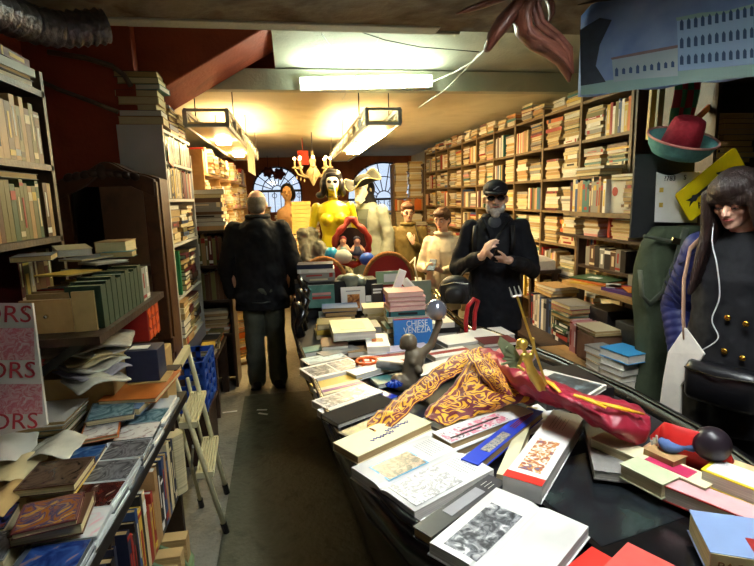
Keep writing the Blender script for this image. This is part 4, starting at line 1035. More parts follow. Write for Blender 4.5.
# signs
ws = thing('notice_sheet', 'white notice sheet with handwriting and two yellow squares on the dark stand', 'notice', (1.97, 2.4, 1.45))
ya = 2.42
a, b, c, d = P(657, 172, y=ya), P(700, 172, y=ya), P(697, 223, y=ya), P(655, 222, y=ya)
m = MB(); top = [a.lerp(b, k / 10) + V((0, 0, -.018 * math.sin(PI * min(1, k / 6)) if k < 7 else 0)) for k in range(11)]
m.add([v for v in top] + [c, d] + [v + V((0, .006, 0)) for v in top + [c, d]], [tuple(range(13)), tuple(range(25, 12, -1))] + [(i, (i + 1) % 13, (i + 1) % 13 + 13, i + 13) for i in range(13)])
m.build('sheet', PAPER, ws)
fx = frame3((1, 0, 0), (0, 0, 1))
p_ = P(670, 178.5, y=ya - .003); text('handwriting', '?783', .038, INK, p_, fx, ws)
p_ = P(685, 177.5, y=ya - .003); text('handwriting', 'S', .036, INK, p_, fx, ws)
for (x, y) in ((661.5, 190), (661, 205)):
    p_ = P(x, y, y=ya - .001); MB().box(p_, (.022, .002, .024)).build('yellow_square', cov('yellow'), ws)
ysn = thing('arrow_sign', 'tilted yellow sign with a black arrow in front of the notice sheet', 'sign', (2.1, 2.3, 1.5))
yb = 2.36
A, B, D = P(674, 195, y=yb), P(731, 149, y=yb), P(696, 219, y=yb)
ux = (B - A).normalized(); uy = (A - D); uy = (uy - ux * uy.dot(ux)).normalized(); fy = frame3(ux, uy)
W_, H_ = (B - A).length + .02, (A - D).length * .93; D = A - uy * H_
def yp(u, v, o=0): return D + ux * u + uy * v + V(fy.col[2]) * o
cr_ = []
for (cx, cy, a0) in ((.02, .02, PI), (W_ - .02, .02, -PI / 2), (W_ - .02, H_ - .02, 0), (.02, H_ - .02, PI / 2)):
    for k in range(5): cr_.append((cx + .02 * math.cos(a0 + k * PI / 8), cy + .02 * math.sin(a0 + k * PI / 8)))
MB().prism(cr_, D, ux, uy, .006).build('board', mat('sign_yellow', (246, 218, 24), .45, .03), ysn)
ar = [(.04, .085), (.1, .085), (.1, .081), (.22, .081), (.22, .055), (.3, .09), (.22, .125), (.22, .099), (.1, .099), (.1, .095)]
ar = [(.035, .075), (.07, .083), (.08, .075), (.1, .085), (.26, .085), (.25, .06), (.33, .095), (.25, .13), (.26, .105), (.1, .105), (.08, .115), (.07, .107), (.035, .115), (.055, .095)]
MB().prism(ar, yp(0, 0, .007), ux, uy, .001).build('arrow', INK, ysn)
for k, ch in enumerate(('A', 'S')):
    text('lettering', ch, .045, INK, yp(.09 + .035 * k, .045, .0072), fy, ysn)

# ------------------------------------------------------------------ printed banner with palaces
bn = thing('printed_banner', 'wide blue banner printed with waterside palaces hanging at the top right', 'banner', (1.8, 2.3, 2.1))
bA, bB = P(578, 96, y=2.6), P(770, 76, y=1.95)
along = V((bB.x - bA.x, bB.y - bA.y, 0)).normalized(); bnm = V((-along.y, along.x, 0))
if bnm.y > 0: bnm = -bnm
def bp(px, py, off=.0):
    d = ray(px, py); t = (bA - EYE).dot(bnm) / d.dot(bnm); return EYE + d * t + bnm * off
def grad(name, c1, c2, axis='X', lo=0, hi=1, rough=.6):
    m = bpy.data.materials.new(name); m.use_nodes = True; nt = m.node_tree; b = nt.nodes['Principled BSDF']; b.inputs['Roughness'].default_value = rough
    tc = nt.nodes.new('ShaderNodeTexCoord'); nz = nt.nodes.new('ShaderNodeTexNoise'); nz.inputs['Scale'].default_value = 2.2; nz.inputs['Detail'].default_value = 5
    rp = nt.nodes.new('ShaderNodeValToRGB'); rp.color_ramp.elements[0].color = lin(c1); rp.color_ramp.elements[1].color = lin(c2); rp.color_ramp.elements[0].position = .35; rp.color_ramp.elements[1].position = .65
    nt.links.new(tc.outputs['Object'], nz.inputs['Vector']); nt.links.new(nz.outputs['Fac'], rp.inputs['Fac']); nt.links.new(rp.outputs['Color'], b.inputs['Base Color'])
    return m
SKY1 = grad('print_sky', (78, 108, 172), (150, 174, 212)); WAT = grad('print_water', (124, 160, 160), (150, 180, 178))
BLD = grad('print_stone', (140, 160, 176), (170, 184, 192)); BLD2 = grad('print_palace', (134, 166, 208), (160, 188, 220)); DRK = mat('print_window', (50, 78, 120), .6, .1); DRT = mat('print_tree', (46, 56, 70), .6, .2, 20)
TILE = mat('print_roof', (124, 104, 110), .6, .1)
rows_ = []
for i in range(9):
    s = i / 8; r_ = []
    for j in range(25):
        px = 578 + (800 - 578) * j / 24
        lo = bp(px, 97 - 20 * (px - 578) / 176 + 1.5 * math.sin(j * .9)); hi = V((lo.x, lo.y, 2.58 + .1 * j / 24 + (-.04 if j == 0 else 0)))
        r_.append(lo.lerp(hi, s))
    rows_.append(r_)
MB().grid(rows_, uv=False).build('cloth', SKY1, bn, True, solid=.004)
def pr(poly, m, off=.0035, name='printed_shape'):
    pts = [bp(x, y, off) for x, y in poly]
    n = len(pts); o = MB().add(pts + [p - bnm * .001 for p in pts], [tuple(range(n)), tuple(range(2 * n - 1, n - 1, -1))] + [(i, (i + 1) % n, (i + 1) % n + n, i + n) for i in range(n)]).build(name, m, bn)
    return o
pr([(581, 84), (612, 80), (680, 71), (780, 62), (780, 74), (680, 84), (612, 93), (581, 95)], WAT, .0034, 'printed_water')
pr([(580, 30), (600, 18), (612, 20), (600, 45), (596, 66), (606, 82), (581, 86)], DRT, .0036, 'printed_trees')
pr([(612, 58), (640, 53), (678, 47), (678, 76), (640, 79), (614, 82)], BLD, .0038, 'printed_house')
pr([(611, 58), (640, 52), (678, 45), (678, 48), (640, 55), (612, 60)], TILE, .0042, 'printed_roof')
pr([(677, 20), (700, 15), (727, 13), (780, 0), (780, 60), (727, 66), (679, 71)], BLD2, .004, 'printed_palace')
pr([(676, 18), (700, 13), (727, 11), (780, -3), (780, 1), (727, 14), (677, 21)], WAT, .0046, 'printed_cornice')
m = MB()
def addw(x, y, w_, h_):
    pts = [bp(a, b_, .0052) for a, b_ in ((x - w_, y + h_), (x + w_, y + h_), (x + w_, y - h_ * .5), (x, y - h_), (x - w_, y - h_ * .5))]
    m.add(pts, [(0, 1, 2, 3, 4)])
for i in range(9):
    x = 617 + i * 7; y0_ = 72 - .14 * (x - 617); addw(x, y0_, 1.6, 3.2 if i % 3 else 4.5)
for i in range(14):
    x = 682 + i * 7; k = (x - 682)
    for r_, (yy, s) in enumerate(((25, -.2), (43, -.15), (60, -.1))): addw(x, yy + s * k, 1.8, 5.5 if r_ < 2 else 5)
o_ = m.build('printed_windows', DRK, bn); o_['kind'] = 'stuff'
MB().tube([bp(578, 4), bp(800, -30)], .008, 6).build('top_cord', IRON, bn)

# ------------------------------------------------------------------ carved wooden ornament hanging from the beam
cw = thing('carved_ornament', 'brown carved wooden leaf scroll hanging from the ceiling beam', 'carving', (1.25, 2.5, 2.25))
CWM = stone('carved_wood', [(92, 52, 40), (124, 74, 58), (108, 62, 48)], 9, .2, .35)
yc = 2.3
def cp(pts, y=yc): return [P(x, q, y=y) for x, q in pts]
m = MB(); m.tube(cp([(540, -14), (530, 2), (522, 16), (524, 30), (536, 42), (552, 50), (563, 60), (568, 72), (569, 82)]), [.05, .06, .065, .06, .06, .06, .05, .035, .006], 14, flat=.6).build('scroll', CWM, cw, True)
for k, off in enumerate(((-5, 4), (3, -4), (8, -7))):
    MB().tube([p + V((0, -.045, 0)) for p in cp([(540 + off[0], -14 + off[1]), (525 + off[0], 14 + off[1]), (530 + off[0], 32 + off[1]), (548 + off[0] * .7, 45 + off[1]), (562 + off[0] * .4, 58 + off[1]), (568, 76)])], [.012, .014, .014, .014, .012, .004], 8).build('ridge', CWM, cw, True)
MB().tube(cp([(528, -8), (516, 8), (504, 22), (494, 36), (487, 50)], yc + .03), [.05, .07, .075, .06, .03], 14, flat=.5).build('leaf', CWM, cw, True)
MB().tube(cp([(520, -8), (500, -1), (482, 5), (468, 10), (456, 14)], yc + .02), [.02, .03, .03, .022, .004], 10, flat=.5).build('leaf', CWM, cw, True)
MB().tube(cp([(545, -6), (551, 4), (552, 14), (548, 24)], yc - .03), [.02, .026, .022, .004], 10, flat=.5).build('leaf', CWM, cw, True)
MB().tube([P(530, -10, y=yc), V((P(530, -10, y=yc).x, yc, 2.6))], .01, 8).build('hanger', IRON, cw)
# strings and loose cables under the slope
def cable(lab, pts, r=.003, m_=None):
    tag(MB().tube(pts, r, 6).build('cable', m_ or mat('cable_white', (200, 198, 180), .5, .05)), lab, 'cable')
cable('white cable looping down from the tube lamp to the carved ornament', [P(432, 82, y=4.2), P(455, 72, y=3.8), P(472, 62, y=3.3), P(485, 50, y=2.7), P(490, 46, y=2.34)], .006)
cable('thin dark string crossing the ceiling slope to the right', [P(355, 30, y=3.25), P(385, 40, y=3.4), P(420, 47, y=3.5), P(480, 52, y=3.6)], .003, IRON)
cable('thin string falling from the slope to the tube lamp', [P(322, 34, y=3.4), P(336, 54, y=3.8), P(345, 68, y=4.2)], .003, IRON)
cable('pale string slanting over the lit tube lamp', [P(380, 36, y=3.4), P(365, 60, y=3.9), P(342, 100, y=4.2)], .003)
cable('pale wire with a knot hanging right of the tube lamp', [P(480, 52, y=3.5), P(465, 70, y=3.8), P(445, 90, y=4.1), P(418, 108, y=4.2)], .004)
# ------------------------------------------------------------------ the boat full of books
DK = .715
gd = thing('gondola', 'long black wooden boat used as a book display down the middle of the shop', 'boat', (.65, 2.8, 0))
ST = [(.35, .72, .98, .8), (.6, .56, 1.16, .78), (.8, .45, 1.27, .765), (1.03, .36, 1.36, .76), (1.23, .24, 1.41, .76), (1.48, .155, 1.45, .76), (1.9, .09, 1.44, .76), (2.4, .035, 1.36, .76), (2.9, -.02, 1.24, .76), (3.4, -.055, 1.1, .765), (4.0, -.06, 1.02, .77), (4.6, -.03, 1.0, .785), (5.2, .06, .95, .81), (5.7, .25, .8, .85)]
hull = []
for (y, a, b, z) in ST:
    c = (a + b) / 2; hw = (b - a) / 2
    f = min(1, hw / .5)
    hull.append([V((a, y, z)), V((a + .03, y, z - .15)), V((a + .08 * f + .02, y, z * .5)), V((a + .18 * f, y, .05)), V((c - hw * .45, y, .0)), V((c + hw * .45, y, .0)), V((b - .18 * f, y, .05)), V((b - .08 * f - .02, y, z * .5)), V((b - .03, y, z - .15)), V((b, y, z)), V((b - .025, y, z)), V((b - .035, y, DK - .01)), V((b - .04, y, DK - .03)), V((a + .04, y, DK - .03)), V((a + .035, y, DK - .01)), V((a + .025, y, z))])
MB().loft(hull).build('hull', BLACK, gd, True)
MB().loft([[V((a + .03, y, DK)), V((b - .03, y, DK)), V((b - .03, y, DK - .02)), V((a + .03, y, DK - .02))] for (y, a, b, z) in ST]).build('deck', mat('deck_black', (30, 30, 36), .5, .1), gd)
for s in (0, 1):
    MB().tube([V((q[1 + s] + (.012 if s == 0 else -.012), q[0], q[3] + .004)) for q in ST], .016, 8, flat=.7).build('gunwale', BLACK, gd, True)
    MB().tube([V((q[1 + s] + (.035 if s == 0 else -.035), q[0], q[3] - .16)) for q in ST], .009, 6).build('rubbing_strake', BLACK, gd, True)
# black carved fittings at the left far rim
fo = MB()
for k, (x0, y0, h) in enumerate(((.0, 3.15, .2), (.02, 3.3, .26), (.03, 3.5, .3))):
    fo.tube([(x0, y0, .77), (x0 - .01, y0 - .02, .77 + h * .4), (x0 + .03, y0, .77 + h * .75), (x0 - .01, y0 + .04, .77 + h), (x0 + .04, y0 + .07, .77 + h * .9)], [.035, .028, .032, .022, .01], 8)
for k in range(3): fo.build('rowlock', BLACK, gd, True) if k == 0 else None
MB().tube([P(432, 290, x=1.0), P(439, 301, x=1.02), P(442, 309, x=1.03), P(468, 331, x=1.1)], .012, 8).build('brass_rail', mat('brass_pale', (216, 196, 140), .2, .05, metal=1), gd, True)
MB().tube([V((0, 0, .0)) + P(436, 290, x=1.0), P(443, 300, x=1.02), P(446, 308, x=1.03), P(472, 329, x=1.1)], .009, 8).build('brass_rail', MATS['brass_pale'], gd, True)

G = 'books heaped in the boat'
OPG = pagemat('pages_bright', (240, 238, 232))
WH = mat('cover_plainwhite', (236, 234, 230), .45, .02)
PMONO = picmat('print_mono', [(24, 26, 30), (70, 74, 80), (150, 152, 156), (226, 226, 226)], 34, 1.2, .35)
PDRAW = picmat('print_drawing', [(238, 238, 236), (238, 238, 236), (150, 150, 150), (238, 238, 236)], 30, 2.5, .5)
PLAO = picmat('print_statue', [(24, 24, 20), (40, 36, 28), (110, 92, 78), (170, 140, 124), (30, 28, 24)], 40, 1.5, .35)
PSKY = mat('print_azure', (96, 176, 214), .35, .03)
PPINK = picmat('print_blossom', [(238, 200, 214), (226, 100, 130), (246, 236, 238), (60, 20, 30)], 40, .6, .4)
PWOOD = mat('print_bark', (44, 22, 26), .4, .1)
PBLUE = picmat('print_bluepic', [(30, 36, 60), (120, 130, 140), (196, 180, 150), (60, 70, 90)], 60, 1.5, .35)
PCOL = picmat('print_vignette', [(238, 236, 230), (238, 236, 230), (206, 150, 70), (160, 70, 50), (90, 110, 150)], 40, 1.5, .4)
PCROC = picmat('print_olive', [(40, 44, 24), (90, 96, 46), (146, 140, 80)], 30, 1, .4)
PMOUNT = picmat('print_mountain', [(40, 46, 60), (110, 116, 130), (206, 210, 220)], 30, 1.2, .4)
PLBLUE = picmat('print_paleblue', [(176, 206, 214), (196, 220, 224), (60, 90, 100)], 14, 1.5, .4)
PDARK = picmat('print_darkgreen', [(20, 24, 26), (26, 30, 34), (52, 64, 60)], 6, .8, .25)
PRED = mat('print_magenta', (190, 50, 90), .4, .1)
BLUEC = mat('cover_ultramarine', (40, 66, 186), .3, .04)
CREAMC = mat('cover_palecream', (226, 218, 178), .5, .04)
REDC = mat('cover_scarlet', (206, 46, 36), .4, .05)
def lines(info, root, u0, v0, u1, v1, n, m=INK, th=.0012):
    ctr, ux, uy, w, l, rot, pt = info; mb = MB()
    for k in range(n):
        v = v0 + (v1 - v0) * (k + .5) / n; e = u1 - (u1 - u0) * random.uniform(0, .3)
        mb.box(pt((u0 + e) / 2, v, .0016), (abs(e - u0) * w, th, .0006), rot)
    mb.build('printed_lines', m, root)
TH = mat('print_grey', (150, 150, 156), .5, .05)
# nearest open art book with the black and white picture
r, i = gbook([(433, 543), (528, 598), (590, 527), (494, 485)], .79, .035, 'open white art book with a large black and white picture, nearest the camera', WH, OPG, [(-.39, -.44, -.04, .26, PMONO)], 0, G, True)
ctr, ux, uy, w, l, rot, pt = i
# (ab runs along the left page edge: u towards the far right, v towards the near right)
r2, i2 = gbook([(420, 527), (484, 473), (501, 479), (435, 543)], .785, .03, 'dark grey catalogue with pale lettering between the drawing book and the big open book', mat('cover_charcoal', (62, 62, 66), .35, .06), PG[2], [(-.2, -.3, .25, .25, TH)], 0, G, spine='d')
lines(i2, r2, .3, -.3, .42, .3, 3, PAPER)
r3, i3 = gbook([(368, 470), (411, 516), (483, 470), (424, 428)], .79, .04, 'open white book showing a blue framed statue print and a pencil drawing', WH, OPG, [(-.37, -.38, -.03, .12, PSKY), (-.355, -.36, -.045, .1, PLAO), (.05, -.45, .46, .12, PDRAW)], 0, G, True)
lines(i3, r3, -.4, .2, -.06, .44, 7, TH); lines(i3, r3, .1, .2, .42, .42, 6, TH)
r4, i4 = gbook([(355, 446), (396, 406), (416, 420), (363, 464)], .805, .03, 'pale cream book with blue script, lying over the left rim pile', CREAMC, PG[2], [], 0, G, spine='b')
ptq = i4[6]
for (u0, u1, v0) in ((.02, .34, -.02), (-.22, .08, .12)):
    MB().cord([ptq(u0 + (u1 - u0) * k / 14, v0 + (.07 if k % 2 else -.03) * (1 if k % 3 else .5), .0015) for k in range(15)], .0014, 5).build('blue_script', mat('script_blue', (80, 84, 170), .5, 0), r4)
r, i = gbook([(366, 466), (420, 424), (428, 430), (374, 474)], .775, .03, 'white sheets lying between the cream book and the open statue book', WH, PG[1], [], 0, G)
r, i = gbook([(346, 432), (368, 417), (380, 423), (352, 443)], .785, .02, 'olive green picture book with a long animal, half under the black folder', cov('dark'), PG[1], [(-.45, -.4, .45, .4, PCROC)], 0, G)
r, i = gbook([(350, 442), (376, 422), (386, 426), (358, 450)], .77, .03, 'photo book with grey mountain picture behind the cream script book', cov('navy'), PG[1], [(-.48, -.45, .48, .45, PMOUNT)], 0, G)
r5, i5 = gbook([(445, 435), (506, 400), (519, 407), (460, 451)], .8, .035, 'white book with pink blossom branch print beside the blue book', WH, PG[2], [(-.48, -.25, .2, .45, PPINK), (-.3, .0, .15, .1, PWOOD), (-.45, .22, -.1, .3, PWOOD)], 0, G, spine='b')
r, i = gbook([(461, 452), (520, 407), (526, 411), (468, 458)], .775, .03, 'cream edged white volume squeezed between the blossom and blue books', WH, PG[2], [], 0, G)
r6, i6 = gbook([(467, 457), (524, 408), (537, 408), (484, 471)], .795, .03, 'bright blue book with a small square picture and red lettering', BLUEC, PG[2], [(-.32, -.2, .0, .34, PBLUE)], 0, G, spine='b')
lines(i6, r6, .1, -.2, .45, .2, 3, cov('red'), .004)
r, i = gbook([(485, 471), (536, 408), (548, 409), (497, 473)], .78, .04, 'thick yellowed book standing its pages beside the bright blue book', CREAMC, PG[0], [], 0, G)
r7, i7 = gbook([(497, 471), (558, 413), (592, 415), (533, 487)], .815, .055, 'thick white catalogue with a coloured vignette and red foot strip', WH, PG[1], [(-.38, -.3, .02, .3, PCOL), (-.5, -.5, -.43, .5, REDC)], 0, G, spine='a')
lines(i7, r7, .2, -.3, .42, .2, 5, TH)
r8, i8 = gbook([(546, 486), (598, 436), (702, 556), (640, 606)], .755, .03, 'large black glossy cover with a dim greenish picture in the near right', BLACK, PG[1], [(-.45, -.42, .4, .2, PDARK)], 0, G)
slabr = lambda q, z, t, lab, c, pics=(), pg=PG[1], sp='b': gbook(q, z, t, lab, c, pg, pics, 0, G, spine=sp)
slabr([(556, 578), (590, 545), (626, 566), (592, 606)], .775, .02, 'red booklet at the bottom edge right of the open art book', REDC)
slabr([(606, 566), (626, 542), (690, 572), (666, 604)], .785, .03, 'salmon red booklet at the bottom edge under the black cover', mat('cover_salmon', (214, 84, 76), .4, .05))
# right hand row
r, i = slabr([(592, 436), (606, 432), (716, 478), (706, 492)], .83, .055, 'cream book with a magenta sketch on its cover, farthest left of the right hand row', CREAMC, [(-.35, .0, .35, .35, PRED)], PG[0], 'c')
r, i = slabr([(628, 462), (640, 455), (668, 474), (664, 491)], .83, .045, 'pale green edged small book standing before the magenta sketch book', mat('cover_celadon', (196, 204, 164), .5, .05), (), PG[0], 'c')
r, i = slabr([(661, 482), (672, 473), (770, 512), (766, 530)], .82, .045, 'red spined long book with a pinkish white top beside the sky coloured book', cov('red'), [(-.46, -.45, .46, .45, mat('print_rose', (216, 170, 172), .45, .06))], PG[1], 'd')
r9, i9 = slabr([(680, 507), (800, 526), (836, 576), (718, 549)], .835, .06, 'thick sky blue book with red bird print and lettered cream edge at lower right', mat('cover_skyblue', (128, 150, 190), .4, .06, 10), [(-.1, .05, .3, .4, cov('red'))], PG[0], 'd')
r, i = slabr([(702, 466), (716, 460), (800, 486), (790, 508)], .86, .045, 'white book with bright yellow edges behind the red spined book', mat('cover_lemon', (226, 200, 40), .4, .04), [(-.42, -.45, .46, .42, WH)], PG[1], 'd')
r, i = slabr([(650, 448), (662, 440), (684, 452), (676, 466)], .85, .04, 'small tan book lying before the red bag', cov('tan'), (), PG[2])
r, i = slabr([(640, 446), (660, 438), (800, 478), (786, 500)], .815, .04, 'long peach coloured board along the right rim', mat('cover_peach', (226, 188, 140), .5, .06))
# PAOLO edge lettering on the cream fore-edge of the sky blue book
ctr, ux, uy, w, l, rot, pt = i9
pa, pb = pt(-.5, -.5, -.03), pt(.5, .5, -.03)
e0 = pt(-.5, .505, -.03); e1 = pt(.5, .505, -.03)
MB().box((e0 + e1) / 2, (w, .002, .056), rot).build('cream_edge', mat('edge_cream', (226, 206, 150), .6, .05), r9)
text('lettering', 'PAOLO RO', .03, mat('ink_ochre', (140, 96, 50), .5, 0), pt(-.44, .5, -.03) + uy * .0035, frame3(ux if ux.cross(V((0, 0, 1))).dot(uy) > 0 else -ux, (0, 0, 1)), r9, align='LEFT')
# left rim rows further off
slabr([(303, 359), (338, 351), (347, 356), (307, 366)], .775, .035, 'pale blue book nearest the black rowlock on the left rim', cov('white'), [(-.46, -.42, .46, .42, PLBLUE)])
slabr([(307, 368), (346, 357), (363, 365), (311, 382)], .775, .035, 'white album with black and white photographs on the left rim', WH, [(-.45, -.35, -.02, .35, PMONO), (.02, -.4, .46, .4, PMOUNT)], PG[1], 'd')
slabr([(314, 385), (352, 371), (357, 377), (318, 391)], .765, .04, 'gold edged volume behind the purple striped one on the left rim', cov('yellow'))
slabr([(318, 391), (357, 377), (360, 383), (323, 398)], .77, .04, 'cream volume with purple stripe on the left rim', cov('cream'), [(-.5, -.1, .5, .2, mat('stripe_purple', (130, 50, 120), .4, .05))])
slabr([(323, 399), (360, 383), (376, 388), (330, 417)], .775, .03, 'grey board with blurred picture next to the black folder', cov('white'), [(-.45, -.4, .3, .3, PMONO)])
slabr([(332, 418), (376, 389), (386, 402), (343, 427)], .79, .02, 'plain black folder slanting over the left rim', mat('cover_blackfolder', (22, 22, 25), .8, .06, spec=.15))
slabr([(355, 396), (372, 385), (392, 396), (374, 408)], .765, .025, 'blue magazine under the black folder', BLUEC)
slabr([(345, 347), (381, 344), (389, 349), (347, 352)], .775, .035, 'brown board lying above the striped magazines', cov('tan'))
slabr([(362, 357), (408, 349), (412, 357), (366, 364)], .77, .03, 'white magazine with red stripe in the middle of the boat', WH, [(-.5, -.3, .5, .0, cov('red'))])
slabr([(366, 364), (412, 357), (414, 363), (370, 370)], .765, .03, 'white brochure with orange panel below the red striped magazine', WH, [(.0, -.4, .46, .4, cov('orange'))])
slabr([(372, 378), (398, 372), (404, 379), (378, 386)], .76, .02, 'dark teal booklet beside the blue star', cov('teal'))
slabr([(414, 372), (462, 350), (474, 356), (424, 380)], .77, .02, 'white poster sheet half hidden by the bronze figure', WH)
slabr([(440, 338), (474, 330), (482, 338), (448, 347)], .78, .03, 'white fanned magazine at the right of the bronze arm', WH)
slabr([(452, 345), (500, 338), (506, 345), (458, 352)], .765, .03, 'grey magazine with dark edge behind the gold and maroon cloth', cov('grey'))
slabr([(470, 330), (502, 326), (510, 333), (478, 339)], .77, .03, 'white papers at the foot of the red hoop', WH)
slabr([(476, 338), (508, 334), (516, 341), (484, 345)], .785, .02, 'dark red paperback right of the white papers', cov('maroon'))
slabr([(545, 367), (596, 385), (588, 401), (534, 378)], .86, .02, 'silvery glossy magazine with dark picture beyond the maroon cloth', cov('white'), [(-.3, -.4, .46, .42, picmat('print_teal', [(26, 30, 34), (60, 74, 80), (120, 140, 146)], 16, 1, .3))])
sb = MB().box((1.12, 1.93, .775), (.3, .3, .115)).build('book_box', cov('dark')); tag(sb, 'dark box under the silvery magazine', 'box')
slabr([(545, 408), (600, 432), (672, 474), (650, 470)], .8, .03, 'long grey board edge under the maroon cloth', cov('grey'))
slabr([(498, 422), (540, 400), (560, 408), (520, 440)], .76, .03, 'white sheet under the thick white catalogue', WH)
slabr([(352, 424), (400, 396), (440, 414), (395, 440)], .745, .02, 'large navy cover under the gold cloth tail', cov('navy'))
slabr([(420, 420), (470, 396), (500, 406), (448, 434)], .75, .02, 'large white catalogue under the gold cloth', WH)
slabr([(536, 470), (560, 440), (600, 440), (580, 480)], .745, .02, 'dark purple cover beneath the thick white catalogue', cov('navy'))
slabr([(700, 500), (720, 490), (800, 510), (790, 530)], .77, .04, 'black volume beneath the right hand row', cov('dark'))

slabr([(318, 353), (352, 344), (358, 348), (324, 357)], .78, .015, 'grey sheet lying over the pale blue book at the left rim', cov('grey'))
slabr([(352, 372), (392, 356), (398, 360), (360, 378)], .785, .03, 'slim white volume between the album and the orange basket', WH)
slabr([(384, 348), (424, 341), (428, 347), (388, 354)], .775, .03, 'pale lilac booklet left of the bronze arm', mat('cover_lilac', (186, 176, 200), .45, .05))
slabr([(428, 352), (462, 345), (470, 351), (436, 359)], .775, .03, 'white leaflet with red band behind the bronze bather', WH, [(-.5, -.2, .5, .1, cov('red'))])
slabr([(398, 376), (428, 362), (440, 368), (408, 384)], .765, .03, 'dark navy booklet right of the blue star', cov('navy'))
slabr([(322, 409), (340, 402), (350, 412), (330, 422)], .765, .03, 'small white card at the rim below the grey board', WH)
slabr([(378, 436), (402, 418), (418, 424), (394, 444)], .765, .02, 'grey art sheet peeping from under the gold cloth tail', cov('white'), [(-.4, -.4, .4, .4, PMONO)])
slabr([(500, 346), (536, 352), (530, 360), (494, 354)], .78, .03, 'pink magazine behind the gilded figure', cov('pink'))
slabr([(300, 349), (330, 342), (334, 347), (304, 354)], .765, .03, 'dark teal volume nearest the rowlock foot', cov('teal'))
# small things in the middle
bs = thing('toy_star', 'small glossy blue star bow in the middle of the boat', 'bow', tuple(P(394, 388, z=.76)))
m = MB(); c = P(394, 387, z=.785)
for k in range(9):
    a = k * 2 * PI / 9; m.tube([c, c + V((.035 * math.cos(a), .035 * math.sin(a), .015)), c + V((.012 * math.cos(a + .4), .012 * math.sin(a + .4), .028))], [.006, .009, .004], 6)
m.build('loops', mat('foil_blue', (30, 80, 200), .2, .05, metal=.4), bs, True)
ob_ = thing('orange_basket', 'small orange openwork basket beside the grey rolled tube', 'basket', tuple(P(367, 374, z=.73)))
c = P(367, 370, z=.74)
m = MB()
for zz, rr in ((0, .045), (.025, .05), (.05, .055)): m.tube([c + V((rr * math.cos(k * PI / 8), rr * math.sin(k * PI / 8), zz)) for k in range(16)], .008, 6, closed=True)
for k in range(8): m.tube([c + V((.045 * math.cos(k * PI / 4), .045 * math.sin(k * PI / 4), 0)), c + V((.055 * math.cos(k * PI / 4 + .3), .055 * math.sin(k * PI / 4 + .3), .05))], .007, 6)
m.build('weave', mat('orange_plastic', (236, 100, 30), .4, .05), ob_, True)
tag(MB().tube([P(378, 364, z=.8), P(406, 368, z=.8)], .022, 14).build('rolled_tube', cov('grey'), None, False), 'grey rolled print tube lying right of the orange basket', 'tube')
# ------------------------------------------------------------------ cloth with gold arabesques
def arab(name, base, gold, scale, border=True, amount=.06):
    m = bpy.data.materials.new(name); m.use_nodes = True; nt = m.node_tree; b = nt.nodes['Principled BSDF']; b.inputs['Roughness'].default_value = .55; b.inputs['Sheen Weight'].default_value = .2
    tc = nt.nodes.new('ShaderNodeTexCoord'); mp = nt.nodes.new('ShaderNodeMapping'); mp.inputs['Scale'].default_value = scale
    nz = nt.nodes.new('ShaderNodeTexNoise'); nz.inputs['Scale'].default_value = 1; nz.inputs['Detail'].default_value = 0; nz.inputs['Distortion'].default_value = 3.2
    sub = nt.nodes.new('ShaderNodeMath'); sub.operation = 'PINGPONG'; sub.inputs[1].default_value = amount
    gt = nt.nodes.new('ShaderNodeMath'); gt.operation = 'GREATER_THAN'; gt.inputs[1].default_value = amount * .52
    sx = nt.nodes.new('ShaderNodeSeparateXYZ'); nt.links.new(tc.outputs['UV'], sx.inputs[0])
    nt.links.new(tc.outputs['UV'], mp.inputs['Vector']); nt.links.new(mp.outputs['Vector'], nz.inputs['Vector']); nt.links.new(nz.outputs['Fac'], sub.inputs[0]); nt.links.new(sub.outputs[0], gt.inputs[0])
    rb = nt.nodes.new('ShaderNodeValToRGB'); rb.color_ramp.interpolation = 'CONSTANT'
    e = rb.color_ramp.elements; e[0].position = 0; e[0].color = (0, 0, 0, 1); e[1].position = .05; e[1].color = (1, 1, 1, 1)
    for p, v in ((.09, 0), (.14, .5), (.86, 0), (.91, 1), (.95, 0)): q = e.new(p); q.color = (v, v, v, 1)
    nt.links.new(sx.outputs['X'], rb.inputs['Fac'])
    # where the border ramp says .5 the scrolls show, else the stripe itself
    m1 = nt.nodes.new('ShaderNodeMath'); m1.operation = 'COMPARE'; m1.inputs[1].default_value = .5; m1.inputs[2].default_value = .2
    nt.links.new(rb.outputs['Color'], m1.inputs[0])
    mx = nt.nodes.new('ShaderNodeMix'); mx.data_type = 'FLOAT'; nt.links.new(m1.outputs[0], mx.inputs[0]); nt.links.new(rb.outputs['Color'], mx.inputs[2]); nt.links.new(gt.outputs[0], mx.inputs[3])
    cm = nt.nodes.new('ShaderNodeMix'); cm.data_type = 'RGBA'; cm.inputs[6].default_value = lin(base); cm.inputs[7].default_value = lin(gold)
    nt.links.new(mx.outputs[0], cm.inputs[0]); nt.links.new(cm.outputs[2], b.inputs['Base Color'])
    return m
GOLDC = arab('brocade_scrolls', (116, 24, 36), (240, 176, 34), (1.6, 5, 1), amount=.13)
GOLDW = arab('brocade_scrolls_wide', (116, 24, 36), (240, 176, 34), (3, 3.5, 1), amount=.13)
MAR = mat('maroon_satin', (150, 36, 54), .4, .08, 10)
cl = thing('brocade_cloth', 'maroon cloth with gold arabesques draped over the books in the boat', 'cloth', (.75, 1.9, .76))
